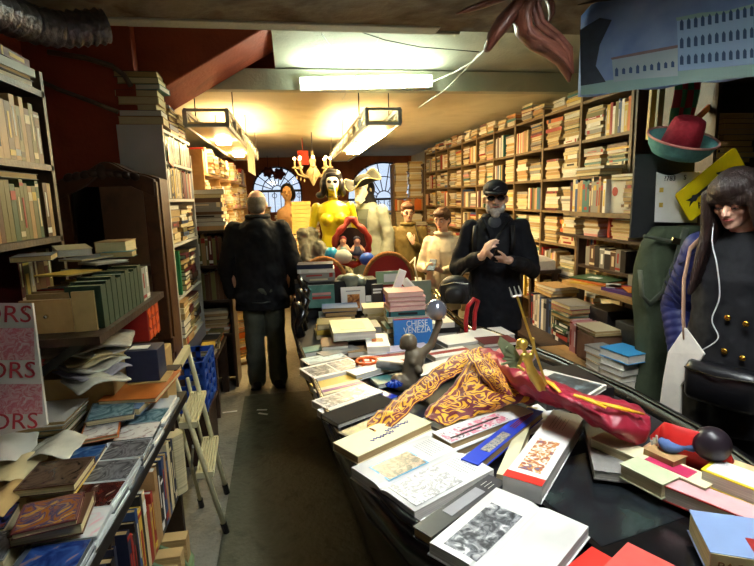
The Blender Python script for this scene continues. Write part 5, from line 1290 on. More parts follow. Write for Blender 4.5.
def clothgrid(name, rows, m, sub=3, lump=0):
    pts = [[P(x, y, z=z) for (x, y, z) in r] for r in rows]
    o = MB().grid(pts).build(name, m, cl, True)
    md = o.modifiers.new('fine', 'SUBSURF'); md.levels = md.render_levels = 4
    tx = bpy.data.textures.new('folds', 'CLOUDS'); tx.noise_scale = .07
    d = o.modifiers.new('folds', 'DISPLACE'); d.texture = tx; d.strength = .045; d.mid_level = .5; d.direction = 'Z'
    md = o.modifiers.new('thickness', 'SOLIDIFY'); md.thickness = .004
    return o
clothgrid('tail', [[(362, 426, .80), (372, 430, .805), (384, 437, .80)], [(386, 406, .81), (395, 411, .825), (404, 416, .81)], [(408, 389, .82), (416, 394, .84), (424, 399, .82)], [(430, 372, .84), (438, 377, .86), (446, 382, .84)], [(450, 357, .86), (459, 362, .89), (468, 367, .87)], [(476, 345, .89), (488, 350, .92), (498, 356, .89)]], GOLDC)
clothgrid('flap', [[(472, 352, .9), (490, 352, .94), (512, 360, .93), (534, 376, .9)], [(466, 366, .88), (476, 368, .93), (504, 376, .93), (536, 388, .9)], [(456, 382, .85), (474, 383, .87), (498, 386, .9), (536, 398, .87)], [(444, 394, .83), (466, 397, .85), (494, 398, .87), (534, 406, .84)], [(428, 406, .81), (454, 410, .82), (482, 408, .83), (516, 404, .82)], [(420, 416, .8), (440, 426, .795), (468, 420, .8), (506, 406, .81)]], GOLDW)
clothgrid('roll', [[(462, 352, .93), (480, 348, .96), (492, 356, .93)], [(474, 366, .93), (492, 364, .97), (504, 372, .93)], [(486, 384, .9), (502, 380, .945), (514, 388, .9)], [(500, 402, .83), (512, 398, .87), (524, 402, .84)]], GOLDW)
clothgrid('drape', [[(474, 346, .9), (496, 350, .93), (520, 360, .95), (548, 376, .93), (576, 390, .91), (606, 398, .91), (646, 408, .88)],
    [(486, 354, .93), (506, 364, .98), (528, 374, .99), (552, 388, .98), (580, 398, .95), (610, 408, .95), (650, 416, .9)],
    [(494, 366, .93), (514, 378, .96), (534, 386, .95), (558, 396, .98), (586, 408, .96), (616, 420, .95), (652, 428, .88)],
    [(506, 382, .9), (524, 392, .91), (542, 398, .92), (564, 404, .93), (592, 418, .92), (618, 432, .92), (648, 440, .85)],
    [(514, 396, .85), (532, 402, .85), (550, 405, .86), (568, 410, .87), (596, 426, .86), (620, 440, .86), (642, 448, .82)]], MAR)
for q in ([(574, 395, .99), (592, 401, .985), (606, 408, .975)], [(596, 402, .975), (620, 408, .965), (644, 414, .925)], [(538, 378, .99), (552, 384, .985), (560, 392, .985)]):
    MB().tube([P(x, y, z=z) for x, y, z in q], [.008, .012, .006], 8, flat=.5).build('gold_braid', mat('gold_thread', (232, 170, 40), .45, .1), cl, True)

# ------------------------------------------------------------------ figures standing among the books
BRZ = mat('bronze_dark', (110, 100, 82), .45, .15, 20, metal=.3)
GLD = mat('gilded', (206, 176, 84), .3, .12, 20, metal=.75)
fg = thing('bronze_figure', 'dark bronze statuette of a bather raising one arm', 'statuette', tuple(P(412, 384, z=.72)))
ys = P(412, 384, z=.72).y - .04
q = lambda x, y, dy=0: P(x, y, y=ys + dy)
m = MB(); s = .0052
m.cap(q(412, 386), q(411, 372), .055, .045, 12); m.cap(q(411, 372), q(415, 357), .044, .05, 12); m.cap(q(411, 354), q(420, 355), .033, .033, 10)
m.cap(q(414, 352), q(411, 345), .02, .02, 8); m.ell(q(410, 342), (.036, .038, .042))
m.cap(q(421, 354), q(431, 345), .024, .02, 8); m.cap(q(431, 345), q(438, 326), .02, .017, 8); m.ell(q(439, 322), (.02, .016, .026))
m.cap(q(410, 356), q(420, 371, -.05), .024, .018, 8); m.cap(q(412, 384), q(398, 382, -.02), .05, .04, 10)
m.ell(q(420, 362, -.03), .022); m.ell(q(413, 362, -.035), .022)
m.build('body', BRZ, fg, remesh=.006)
m = MB(); m.ell(q(408, 342, .008), (.04, .042, .04)); m.ell(q(403, 346, .01), .018); m.build('hair', BRZ, fg, True)
gl = thing('silver_ball', 'silver glass ball held up by the bronze bather', 'ball', tuple(q(436, 310)))
MB().ell(q(436, 310), .052, seg=24, rings=16).build('ball', mat('silver_glass', (170, 174, 186), .15, .05, metal=.7), gl, True)
MB().lathe([(.018, 0), (.02, .01), (.012, .016), (0, .016)], q(441, 318), 12).build('neck_cap', CHROME, gl)
# gilded winged figure with trident
wf = thing('gilded_figure', 'gilded winged statuette holding a trident on the maroon cloth', 'statuette', tuple(P(542, 388, z=.96)))
yg = P(542, 390, z=.96).y
q = lambda x, y, dy=0: P(x, y, y=yg + dy)
m = MB()
m.ell(q(523, 345), (.017, 0.0130, 0.0158)); m.cap(q(524, 350), q(526, 354), 0.0065, 0.0072, 8)
m.cap(q(523, 356), q(531, 356), 0.0115, 0.0115, 8); m.cap(q(527, 358), q(531, 370), 0.0158, 0.0137, 10); m.cap(q(531, 370), q(535, 378), 0.0173, 0.0187, 10)
m.cap(q(535, 378), q(540, 388), 0.0166, 0.0130, 10); m.cap(q(538, 378), q(545, 388), 0.0144, 0.0108, 10)
m.cap(q(531, 356), q(534, 349), 0.0072, 0.0065, 8); m.cap(q(534, 349), q(533, 341), 0.0065, 0.0058, 8); m.ell(q(533, 339), 0.0072)
m.cap(q(522, 358), q(518, 366), 0.0072, 0.0065, 8); m.cap(q(518, 366), q(524, 370, -.02), 0.0065, 0.0058, 8)
m.build('body', GLD, wf, remesh=.003, iters=2)
m = MB(); m.ell(q(522, 343, .005), (.02, .02, .016)); m.ell(q(518, 347, .01), .009); m.build('hair', GLD, wf, True)
m = MB(); m.prism([(0, 0), (-.03, .05), (-.075, .085), (-.085, .06), (-.06, .01), (-.045, -.025), (-.015, -.03)], q(521, 359, .03), (1, 0, 0), (0, .1, 1), .008)
for k in range(4): m.bar(q(520, 360, .018), q(520, 360, .018) + V((-.05 - .006 * k, 0, .05 - .02 * k)), .006, .008)
m.build('wing', mat('wing_green', (150, 160, 120), .4, .15, 20, metal=.4), wf)
t0, t1 = q(546, 384, -.02), q(517, 296, -.02)
MB().tube([t0, t1], .0045, 8).build('trident_shaft', mat('brass_pole', (210, 178, 80), .3, .08, metal=.7), wf)
m = MB(); d = (t1 - t0).normalized(); sd = V((1, 0, .1)).normalized()
m.tube([t1 - sd * .016, t1 + sd * .016], .004, 6)
for k in (-1, 0, 1): m.tube([t1 + sd * .016 * k, t1 + sd * (.016 * k) + d * .034], [.004, .0015], 6)
m.build('trident_head', mat('silver_prong', (210, 206, 196), .3, .05, metal=.7), wf)

# ------------------------------------------------------------------ further along: display books and piles
def upright(label, q, y, t, m_, lean=.12, pics=(), name='book', cat='book', grp='display books standing in the boat', zb=None):
    """a book standing with its front cover to the camera: q = left, top, right, bottom sight lines at distance y"""
    l_, t_, r_, b_ = q
    A = P(l_, t_, y=y); B = P(r_, b_, y=y); z0 = zb if zb is not None else B.z
    w_ = B.x - A.x; h_ = A.z - z0
    root = thing(name, label, cat, ((A.x + B.x) / 2, y, z0), grp)
    rot = Matrix.Rotation(-lean, 3, 'X'); o = V(((A.x + B.x) / 2, y, z0))
    MB().box(o + rot @ V((0, t / 2, h_ / 2)), (w_, t, h_), rot).build('cover', m_, root)
    MB().box(o + rot @ V((.0015, t / 2, h_ / 2 + .0012)), (w_ - .003, t - .006, h_ ), rot).build('pages', PG[1], root)
    for (u0, v0, u1, v1, pm) in pics:
        MB().box(o + rot @ V(((u0 + u1) / 2 * w_, -.0006, h_ * (v0 + v1) / 2)), ((u1 - u0) * w_, .0014, (v1 - v0) * h_), rot).build('picture', pm, root)
    return root, o, rot, w_, h_
ck = mat('cover_chiese', (62, 128, 200), .35, .03)
r, o, rot, w_, h_ = upright('tall blue book titled CHIESE A VENEZIA standing in the middle of the boat', (394, 320, 433, 356), 2.92, .03, ck, .1, [(-.5, .965, .5, 1.0, REDC)], zb=DK + .001)
for (s, v, sz) in (('CHIESE', .8, .055), ('A', .685, .03), ('VENEZIA', .57, .055)):
    text('lettering', s, sz, PAPER, o + rot @ V((.025, -.0012, h_ * v)), rot @ frame3((1, 0, 0), (0, 0, 1)), r, sx=.8)
for k in range(2): MB().box(o + rot @ V((-.06 + .05 * k, -.0008, h_ * .3)), (.03, .001, h_ * .3), rot).build('small_print', mat('print_navy', (40, 90, 160), .4, .05), r)
zt = stack((.68, 3.0, DK + .001), (0, -1, 0), 9, 'pile behind the blue church book', 'piles in the boat', pal=['grey', 'white', 'dark', 'teal'], l=(.24, .28), w=(.18, .2), t=(.025, .04), zmax=.94, jit=.02)
stack((.67, 3.0, zt), (0, -1, 0), 4, 'pink pile above the blue church book', 'piles in the boat', pal=['pink'], l=(.23, .25), w=(.17, .18), t=(.025, .034), jit=.015, show='fore', pg=pagemat('pages_pink', (232, 192, 176)))
# black display box with books set in front
db = thing('display_box', 'black display box holding up the teal book and the white art book', 'box', (.3, 3.95, DK))
MB().box((.3, 3.95, DK + .14), (.64, .2, .28)).build('box_body', mat('box_black', (26, 26, 28), .5, .1), db)
zb_ = P(340, 312, y=3.78).z
upright('teal green book with red title leaning on the black display box', (308, 286, 335, 304), 3.8, .02, picmat('print_tealcover', [(70, 120, 112), (90, 140, 130), (110, 150, 140)], 8), .1, [(-.36, .38, .36, .5, cov('red')), (-.36, .55, .36, .66, cov('pink'))], zb=zb_ + .04)
upright('white art book with a small brown picture on its cover', (341, 288, 366, 313), 3.78, .02, WH, .1, [(-.25, .1, .26, .7, picmat('print_interior', [(90, 40, 20), (190, 120, 60), (226, 190, 130)], 20)), (-.3, .82, .3, .86, TH)], zb=zb_)
upright('small white card with a green panel right of the white art book', (366, 296, 372, 313), 3.76, .012, WH, .1, [(-.5, .05, .5, .6, cov('teal'))], zb=zb_)
upright('black book with white title left of the blue book on display', (372, 285, 384, 316), 3.72, .025, cov('dark'), .08, [(-.4, .8, .4, .86, PAPER), (-.4, .7, .3, .76, PAPER)], zb=zb_ - .02)
upright('cobalt blue book on display behind the white angle bars', (384, 288, 404, 318), 3.68, .025, BLUEC, .08, [(-.3, .1, .2, .4, cov('orange'))], zb=zb_ - .02)
upright('tall grey green book behind the pink pile', (405, 282, 432, 316), 3.6, .03, mat('cover_sage', (122, 132, 116), .5, .06), .08, zb=zb_ - .03)
upright('pale green glossy book at the foot of the red chair', (376, 272, 402, 284), 3.95, .02, mat('cover_mint', (150, 176, 140), .3, .06), .06, [(-.2, .2, .4, .8, PAPER)], zb=P(380, 285, y=3.95).z)
for k, (x, y, z1, n, c, lab) in enumerate(((.29, 3.55, None, 4, ['blue', 'white', 'grey', 'teal', 'dark'], 'blue topped pile before the teal book'), (.58, 3.45, None, 4, ['grey', 'white', 'cream'], 'pale grey pile before the small white card'), (.84, 3.45, None, 3, ['grey', 'dark', 'white', 'olive'], 'grey pile beside the brass rail'), (.22, 3.2, None, 3, ['yellow', 'olive', 'grey'], 'low yellow pile by the black rowlock'), (.63, 3.72, None, 5, ['dark', 'grey', 'navy'], 'dark pile supporting the blue display book'), (.9, 3.05, None, 3, ['grey', 'white', 'dark'], 'low pile under the brass rail'))):
    stack((x, y, DK + .001), (0, -1, 0), n, lab, 'piles in the boat', pal=c, l=(.22, .27), w=(.17, .2), t=(.025, .04), jit=.02, zmax=zb_ - .03 if k == 4 else None)
zt = stack((.15, 3.88, DK + .282), (0, -1, 0), 4, 'grey pile on the black display box', 'piles in the boat', pal=['grey', 'white', 'grey', 'navy'], l=(.27, .3), w=(.17, .19), t=(.028, .036), jit=.006, show='spine')
slabr([(330, 320), (368, 318), (376, 330), (332, 334)], .86, .05, 'large pale green book lying before the white art book', mat('cover_palegreen', (190, 200, 170), .5, .05), [(-.3, -.3, .3, .3, mat('print_palegreen', (170, 182, 150), .5, .08))])
tag(MB().box((.37, 3.2, .762), (.3, .2, .09)).build('book_box', cov('grey')), 'grey box carrying the large pale green book', 'box')
slabr([(322, 338), (346, 336), (348, 345), (320, 347)], .8, .05, 'brown leather book before the pale green one', cov('brown'))
slabr([(366, 334), (387, 333), (390, 346), (366, 347)], .81, .06, 'white small carton with orange label in the boat', WH, [(-.25, -.1, .25, .15, cov('orange'))])
wb_ = thing('white_angle_bars', 'two white bars propped as an inverted V over the pink pile', 'bars', tuple(P(392, 300, y=3.25)))
MB().bar(P(403, 270, y=3.25), P(391, 303, y=3.25), .03, .05).build('bar', WH, wb_, bevel=.004)
MB().bar(P(404, 280, y=3.3), P(423, 300, y=3.2), .03, .05).build('bar', WH, wb_, bevel=.004)
# wrapped bundle on the black box
bu = MB(); c = P(352, 280, y=3.9)
for k in range(9): bu.ell(c + V((random.uniform(-.1, .1), random.uniform(-.04, .04), random.uniform(-.03, .03))), (random.uniform(.04, .08), .05, random.uniform(.03, .05)), seg=10, rings=7)
tag(bu.build('wrapped_bundle', mat('bundle_grey', (120, 128, 116), .35, .2, 14, spec=.6, bump=.4, bscale=20), None, remesh=.01, iters=3), 'grey green plastic wrapped bundle on the black display box', 'bundle')
# red hoop at the boat's right rim
rh = thing('red_hoop', 'red padded hoop standing at the right rim before the man in black', 'hoop', tuple(P(470, 330, y=2.95)))
MB().tube([P(466, 332, y=2.95), P(466, 318, y=2.95), P(468, 306, y=2.95), P(474, 299, y=2.95), P(478, 301, y=2.97), P(475, 312, y=3.0), P(474, 332, y=3.0)], .014, 10).build('padded_tube', mat('red_vinyl', (176, 30, 40), .35, .06), rh, True)
# boat chairs
VEL = mat('red_velvet', (150, 30, 28), .75, .1, 20); FUR = mat('brown_trim', (140, 92, 44), .9, .25, 60, bump=.6, bscale=80)
for (px0, px1, pt_, pb_, lab) in ((303, 345, 259, 284, 'red velvet chair back with brown fringe left of the wrapped bundle'), (365, 413, 254, 284, 'larger red velvet chair back with brown fringe in front of the tricorn figure')):
    y = 4.25; A = P(px0, pb_, y=y); B = P(px1, pb_, y=y); T = P((px0 + px1) / 2, pt_, y=y)
    ch = thing('boat_chair', lab, 'chair', ((A.x + B.x) / 2, y + .2, DK))
    cx = (A.x + B.x) / 2; hw = (B.x - A.x) / 2; hh = T.z - A.z
    arc = [(cx - hw, A.z - .16)] + [(cx - hw * math.cos(PI * k / 18), A.z + hh * math.sin(PI * k / 18)) for k in range(19)] + [(cx + hw, A.z - .16)]
    MB().prism(arc, (0, y + .05, 0), (1, 0, 0), (0, 0, 1), .05).build('backrest', VEL, ch)
    MB().tube([V((p[0], y + .02, p[1])) for p in arc], .024, 10).build('fringe_trim', FUR, ch, True)
    MB().box((cx, y + .21, DK + .12), (hw * 1.8, .34, .06)).build('seat', VEL, ch, bevel=.015)
    for sx in (-1, 1):
        for yy in (.06, .34): MB().box((cx + sx * hw * .8, y + yy, DK + .046), (.035, .035, .09)).build('leg', BLACK, ch)
# red bag on the near right rim
rbg = thing('red_bag', 'open red shopping bag with a dark ball and blue cloth inside, before the woman', 'bag', tuple(P(690, 455, z=.8)))
A, B, Cc, D = P(650, 436, z=.86), P(664, 424, z=.92), P(724, 444, z=.92), P(718, 468, z=.84)
base = [V((p.x, p.y, .78)) for p in (A, B, Cc, D)]; ctr = (base[0] + base[1] + base[2] + base[3]) / 4
REDB = mat('bag_red', (206, 44, 40), .3, .05)
topz = [P(650, 436, z=.86), P(664, 422, z=.94), P(726, 440, z=.93), P(734, 462, z=.86)]
base = [ctr + (V((p.x, p.y, 0)) - V((ctr.x, ctr.y, 0))) * .8 for p in topz]; base = [V((p.x, p.y, .77)) for p in base]
n_ = 6; out = []
def walls(ps): return [ps[i].lerp(ps[(i + 1) % 4], k / n_) for i in range(4) for k in range(n_)]
w1, w2 = walls(base), walls(topz)
mm = MB(); N = len(w1); mid = [a.lerp(b, .5) + (a - ctr).normalized() * .01 * math.sin(i * 2) for i, (a, b) in enumerate(zip(w1, w2))]
mm.add(w1 + mid + w2, [(i, (i + 1) % N, (i + 1) % N + N, i + N) for i in range(N)] + [(i + N, (i + 1) % N + N, (i + 1) % N + 2 * N, i + 2 * N) for i in range(N)] + [tuple(range(N))])
mm.build('bag_body', REDB, rbg, True, solid=.004)
for k in range(3): MB().bar(topz[0].lerp(topz[1], .2 + .18 * k) + V((-.006, -.004, -.02)), base[0].lerp(base[1], .2 + .18 * k) + V((-.006, -.004, .03)), .003, .008).build('white_stripe', PAPER, rbg)
tag(MB().ell(P(712, 444, z=.9), .05, seg=20, rings=14).build('dark_ball', mat('ball_dark', (40, 32, 38), .35, .1), None, True), 'dark round ball sitting in the red bag', 'ball')
bc_ = MB(); c = P(682, 446, z=.87)
for k in range(6): bc_.ell(c + V((random.uniform(-.04, .04), random.uniform(-.03, .03), random.uniform(-.01, .015))), (.035, .03, .02), seg=8, rings=6)
tag(bc_.build('blue_cloth', mat('cloth_blue', (84, 110, 160), .8, .1, 14), None, remesh=.008, iters=2), 'crumpled blue cloth in the red bag', 'cloth')
# ------------------------------------------------------------------ people
SKIN = mat('skin', (206, 156, 128), .5, .05, 20)
SKIN2 = mat('skin_pale', (216, 170, 144), .5, .05, 20)
EYEW = mat('eye_white', (232, 228, 222), .2, 0); IRIS = mat('iris', (44, 30, 22), .15, 0); LIP = mat('lip', (166, 92, 84), .45, .05)
def place(x, y, th): return Matrix.Translation(V((x, y, 0))) @ Matrix.Rotation(R(th), 4, 'Z')
class Fig:
    """a figure in its own frame: faces -y, x to its left-hand side of the picture mirrored; T carries it into the shop"""
    def __init__(s, name, label, x, y, th, h, cat='person', z=0):
        s.T = place(x, y, th); s.T.translation.z = z; s.h = h; s.k = h / 1.75
        s.root = thing(name, label, cat, (x, y, z))
    def part(s, m, name, mt, parent=None, **kw):
        m.v = [s.T @ v for v in m.v]
        return m.build(name, mt, parent or s.root, **kw)
def hand(m, w, d, n, curl=.5, k=1.0, thumb=1):
    """palm and five fingers: w wrist, d towards the fingertips, n out of the palm, thumb +1/-1 picks the side"""
    w = V(w); d = V(d).normalized(); n = V(n); n = (n - d * n.dot(d)).normalized(); s = d.cross(n) * thumb
    m.cap(w, w + d * .03 * k, .022 * k, .026 * k, 8)
    for j in range(4):
        a = w + d * .02 * k + s * (.011 - .0 * j) * k
        b = w + d * (.085 - .004 * abs(j - 1)) * k + s * (.03 - .02 * j) * k
        m.cap(w + d * .025 * k + s * (.018 - .012 * j) * k, b, .014 * k, .0115 * k, 8)
        L = (.036, .04, .037, .029)[j] * k; p = b; dd = d.copy(); r = .0095 * k
        for g in range(3):
            ang = curl * (.55 + .25 * g)
            dd = (dd * math.cos(ang) + n * math.sin(ang)).normalized(); q = p + dd * L * (1, .72, .55)[g]
            m.cap(p, q, r, r * .88, 8); p = q; r *= .88
    p = w + d * .025 * k + s * .022 * k; dd = (d * .7 + s * .75 + n * .35).normalized(); r = .0125 * k
    for g in range(3):
        q = p + dd * (.035, .03, .024)[g] * k; m.cap(p, q, r, r * .85, 8); p = q; r *= .86; dd = (dd + d * .45 + n * .25 * curl - s * .15).normalized()
def head(m, c, k, Rm, nose=1.0):
    """skull, jaw, nose, brows, ears; c = centre of the head, Rm turns it"""
    def e(p, r, rot=None): m.ell(c + Rm @ (V(p) * k), V(r) * k, (Rm @ (Euler(rot).to_matrix() if rot else Matrix.Identity(3))), seg=16, rings=12)
    e((0, .012, .03), (.075, .092, .085)); e((0, -.012, -.02), (.066, .076, .085)); e((0, -.045, -.075), (.04, .036, .035))
    e((0, -.02, -.055), (.055, .062, .045))
    m.cap(c + Rm @ (V((0, -.088, .012)) * k), c + Rm @ (V((0, -.11, -.022)) * k), .009 * k * nose, .014 * k * nose, 8)
    e((-.012 * nose, -.098, -.026), (.009, .009, .007)); e((.012, -.098, -.026), (.009, .009, .007))
    for sx in (-1, 1):
        e((sx * .03, -.074, .03), (.026, .012, .009)); e((sx * .04, -.06, -.018), (.022, .02, .018)); e((sx * .077, .008, -.008), (.01, .02, .03), (0, 0, sx * .3))
    e((0, -.079, -.05), (.022, .012, .006)); e((0, -.077, -.06), (.019, .012, .007)); e((0, -.074, -.088), (.02, .014, .014))
def face(f, c, k, Rm, iris=IRIS, brow=None, lipm=LIP, down=0, lid=None):
    for sx in (-1, 1):
        p = c + Rm @ (V((sx * .031, -.076, .008)) * k)
        f.part(MB().ell(p, .0125 * k, seg=12, rings=8), 'eye', EYEW, smooth=True)
        f.part(MB().ell(c + Rm @ (V((sx * .031, -.0865, .008 - .003 * down)) * k), (.0058 * k, .003 * k, .0058 * k), Rm, seg=10, rings=6), 'iris', iris, smooth=True)
        if down > 1:
            f.part(MB().ell(c + Rm @ (V((sx * .031, -.0755, .0105)) * k), (.016 * k, .0142 * k, .0125 * k), Rm, seg=18, rings=12), 'eyelid', lid, smooth=True)
            f.part(MB().tube([c + Rm @ (V((sx * x, y, z)) * k) for x, y, z in ((.016, -.082, .0), (.024, -.0875, -.0025), (.033, -.0885, -.003), (.042, -.0845, -.001), (.048, -.079, .003))], [.0012, .002, .0022, .002, .001], 6), 'eyelashes', DBRN, smooth=True)
            continue
        if brow: f.part(MB().tube([c + Rm @ (V((sx * x, y, z)) * k) for x, y, z in ((.013, -.089, .029), (.03, -.088, .035), (.048, -.076, .029))], [.003, .0045, .002], 6), 'eyebrow', brow, smooth=True)
        f.part(MB().tube([c + Rm @ (V((sx * x, y, z)) * k) for x, y, z in ((.016, -.086, .012), (.03, -.0905, .0175), (.046, -.08, .011))], [.002, .0032, .002], 6), 'eyelid', SKIN, smooth=True)
    f.part(MB().tube([c + Rm @ (V((x, y, z)) * k) for x, y, z in ((-.023, -.082, -.053), (-.01, -.0925, -.051), (0, -.0935, -.053), (.01, -.0925, -.051), (.023, -.082, -.053))], [.002, .005, .0055, .005, .002], 6), 'lips', lipm, smooth=True)
def ering(z, a, b, cx=0, cy=0, n=24, p=1.0):
    return [V((cx + a * (abs(math.cos(t)) ** p) * (1 if math.cos(t) >= 0 else -1), cy + b * (abs(math.sin(t)) ** p) * (1 if math.sin(t) >= 0 else -1), z)) for t in [2 * PI * i / n for i in range(n)]]
def shoe(m, p, d, k=1):
    p, d = V(p), V(d).normalized()
    m.cap(p - d * .05 * k + V((0, 0, .045 * k)), p + d * .06 * k + V((0, 0, .04 * k)), .042 * k, .042 * k, 10); m.ell(p + d * .13 * k + V((0, 0, .035 * k)), (.045 * k, .06 * k, .034 * k), seg=12, rings=8)
    m.box(p + d * .05 * k + V((0, 0, .012)), (.075 * k, .24 * k, .022))
def legs(f, m, hipz, knee, r0=.088, r1=.062, r2=.05, dx=.085, foot=((-.095, 0), (.095, 0)), top=.0):
    k = f.k
    for i, sx in enumerate((-1, 1)):
        hx = V((sx * dx * k, .01, hipz)); fx = V((foot[i][0] * k, foot[i][1] * k, .075 * k)); kn = hx.lerp(fx, .5) + V((0, -.02 * k, 0))
        m.cap(hx, kn, r0 * k, r1 * k, 14); m.cap(kn, fx, r1 * k, r2 * k, 14)
BLKJ = mat('jacket_black', (24, 25, 30), .8, .12, 18, spec=.2); TRG = mat('trousers_green', (84, 88, 76), .8, .1, 18); TRB = mat('trousers_black', (20, 20, 22), .8, .1, 18)
GREYH = mat('hair_grey', (112, 106, 98), .7, .2, 80); BRNH = mat('hair_brown', (84, 58, 40), .6, .2, 60); DBRN = mat('hair_dark', (40, 26, 22), .36, .15, 60, spec=.5, bump=.5, bscale=40)
for n_ in list(DBRN.node_tree.nodes):
    if n_.type == 'TEX_NOISE' and abs(n_.inputs['Scale'].default_value - 40) < 1:
        mp_ = DBRN.node_tree.nodes.new('ShaderNodeMapping'); mp_.inputs['Scale'].default_value = (5, 5, .35)
        DBRN.node_tree.links.new(n_.inputs['Vector'].links[0].from_socket, mp_.inputs['Vector']); DBRN.node_tree.links.new(mp_.outputs['Vector'], n_.inputs['Vector'])
SHOE = mat('shoe_black', (22, 20, 20), .4, .05)

# --- the bald man seen from behind
f = Fig('person', 'person in black jacket and green grey trousers walking away down the left aisle', -.3, 4.33, 180, 1.74)
k = f.k; I3 = Matrix.Identity(3); hc = V((0, -.015, 1.6))
m = MB(); head(m, hc, 1.02, I3); m.cap((0, .02, 1.42), (0, .0, 1.54), .06, .058)
m.loft([ering(z, a, b) for z, a, b in ((.9, .12, .07), (1.1, .11, .07), (1.3, .14, .08), (1.42, .09, .06))]); legs(f, m, .9, .5, .08, .055, .04)
for sx in (-1, 1):
    m.cap((sx * .2, .0, 1.38), (sx * .265, .03, 1.1), .045, .038); m.cap((sx * .265, .03, 1.1), (sx * .2, .0, .88), .036, .028)
    hand(m, (sx * .2, .0, .88), (-sx * .15, -.12, -1), (-sx, 0, 0), .5, 1, sx)
f.part(m, 'body', SKIN, remesh=.008)
m = MB(); m.ell(hc + V((0, .022, .022)), (.0795, .089, .078), seg=18, rings=12); m.ell(hc + V((0, .035, -.02)), (.074, .076, .065)); f.part(m, 'hair', GREYH, remesh=.006)
m = MB(); m.loft([ering(z, a, b, 0, cy) for z, a, b, cy in ((.72, .235, .15, 0), (.9, .225, .145, 0), (1.1, .215, .14, 0), (1.28, .225, .14, .01), (1.4, .2, .115, .015), (1.47, .11, .085, .02), (1.52, .08, .08, .015))])
for sx in (-1, 1):
    m.cap((sx * .19, .01, 1.395), (sx * .285, .04, 1.1), .078, .068); m.cap((sx * .285, .04, 1.1), (sx * .27, -.04, .86), .066, .058)
m.ell((0, .1, 1.42), (.1, .05, .075)); m.ell((0, .13, 1.36), (.085, .03, .06))
for sx in (-1, 1): m.ell((sx * .15, .1, .84), (.07, .05, .07))
f.part(m, 'jacket', BLKJ, remesh=.011, iters=4, disp=(.03, .09))
f.part(MB().tube(ering(1.5, .085, .08, 0, .01, 20), .022, 8, closed=True), 'collar', BLKJ, smooth=True)
f.part(MB().tube([(-.07, .152, .8), (.0, .157, .79), (.08, .152, .8)], .006, 6), 'hem_zip', mat('zip_dark', (50, 50, 54), .4, 0), smooth=True)
m = MB(); legs(f, m, .88, .5, .1, .083, .078); m.ell((0, .02, .88), (.18, .13, .12)); f.part(m, 'trousers', TRG, remesh=.011, iters=4, disp=(.025, .08))
for sx in (-1, 1): m = MB(); shoe(m, (sx * .1, .0, 0), (sx * .2, -1, 0), 1.05); f.part(m, 'shoe', SHOE, remesh=.008, iters=3)

# --- the man in black with cap
f = Fig('person', 'person in black coat, cap and glasses with grey beard standing right of the boat', 1.42, 3.42, -24, 1.74)
hc = V((.0, -.02, 1.605)); Rm = Matrix.Rotation(R(4), 3, 'Z') @ Matrix.Rotation(R(3), 3, 'X')
m = MB(); head(m, hc, 1.03, Rm); m.cap((0, .02, 1.42), (0, 0, 1.54), .06, .056)
m.loft([ering(z, a, b) for z, a, b in ((.9, .12, .07), (1.1, .11, .07), (1.3, .14, .08), (1.42, .09, .06))]); legs(f, m, .9, .5, .08, .055, .04)
W1, W2 = V((-.075, -.3, 1.225)), V((.1, -.3, 1.2))
for sx, w in ((-1, W1), (1, W2)):
    el = V((sx * .255, -.02, 1.1)); m.cap((sx * .18, 0, 1.38), el, .045, .038); m.cap(el, w, .038, .028)
hand(m, W1, (.35, -.35, .65), (.75, .3, -.1), .75, 1, 1)
hand(m, W2, (-.9, -.3, .12), (-.1, .5, .9), .5, 1, -1)
f.part(m, 'body', SKIN2, remesh=.0065, iters=3)
face(f, hc, 1.03, Rm, brow=GREYH)
m = MB()
for p, r in (((0, -.062, -.085), (.042, .036, .035)), ((-.045, -.035, -.06), (.024, .034, .045)), ((.045, -.035, -.06), (.024, .034, .045)), ((0, -.09, -.04), (.028, .01, .008)), ((0, -.07, -.11), (.03, .028, .025))): m.ell(hc + Rm @ V(p), r, seg=12, rings=8)
f.part(m, 'beard', mat('beard_grey', (176, 170, 160), .8, .2, 80), remesh=.005, iters=2)
m = MB(); m.ell(hc + Rm @ V((0, .03, .0)), (.08, .082, .06), seg=16, rings=10); f.part(m, 'hair', GREYH, remesh=.006)
CAPM = mat('cap_black', (26, 26, 30), .7, .1, 20)
m = MB(); m.ell(hc + Rm @ V((0, .005, .06)), (.088, .104, .072), Rm, seg=22, rings=14)
f.part(m, 'cap', CAPM, remesh=.005, iters=3)
f.part(MB().loft([[hc + Rm @ V((.075 * math.cos(t) * s, -.085 - .085 * math.sin(t) * s, .045 - .012 * s * math.sin(t) + dz)) for t in [PI * i / 12 for i in range(13)]] for s, dz in ((.2, 0), (1, 0), (1, .008), (.2, .008))]), 'cap_brim', CAPM, smooth=True)
f.part(MB().tube([hc + Rm @ V((x, -.098, .075 + .01 * math.sin(x * 90))) for x in (-.02, -.01, 0, .01, .02)], .004, 6), 'cap_emblem', mat('emblem_grey', (150, 150, 150), .5, 0), smooth=True)
GLS = mat('dark_lens', (36, 34, 34), .1, 0, spec=.6)
for sx in (-1, 1):
    f.part(MB().ell(hc + Rm @ V((sx * .033, -.102, .008)), (.027, .005, .019), Rm, seg=16, rings=8), 'spectacle_lens', GLS, smooth=True)
    f.part(MB().tube([hc + Rm @ V(p) for p in ((sx * .06, -.098, .014), (sx * .08, -.05, .014), (sx * .08, .01, .008))], .003, 6), 'spectacle_arm', IRON)
f.part(MB().tube([hc + Rm @ V((x, -.106, .014)) for x in (-.01, 0, .01)], .0025, 6), 'spectacle_bridge', IRON)
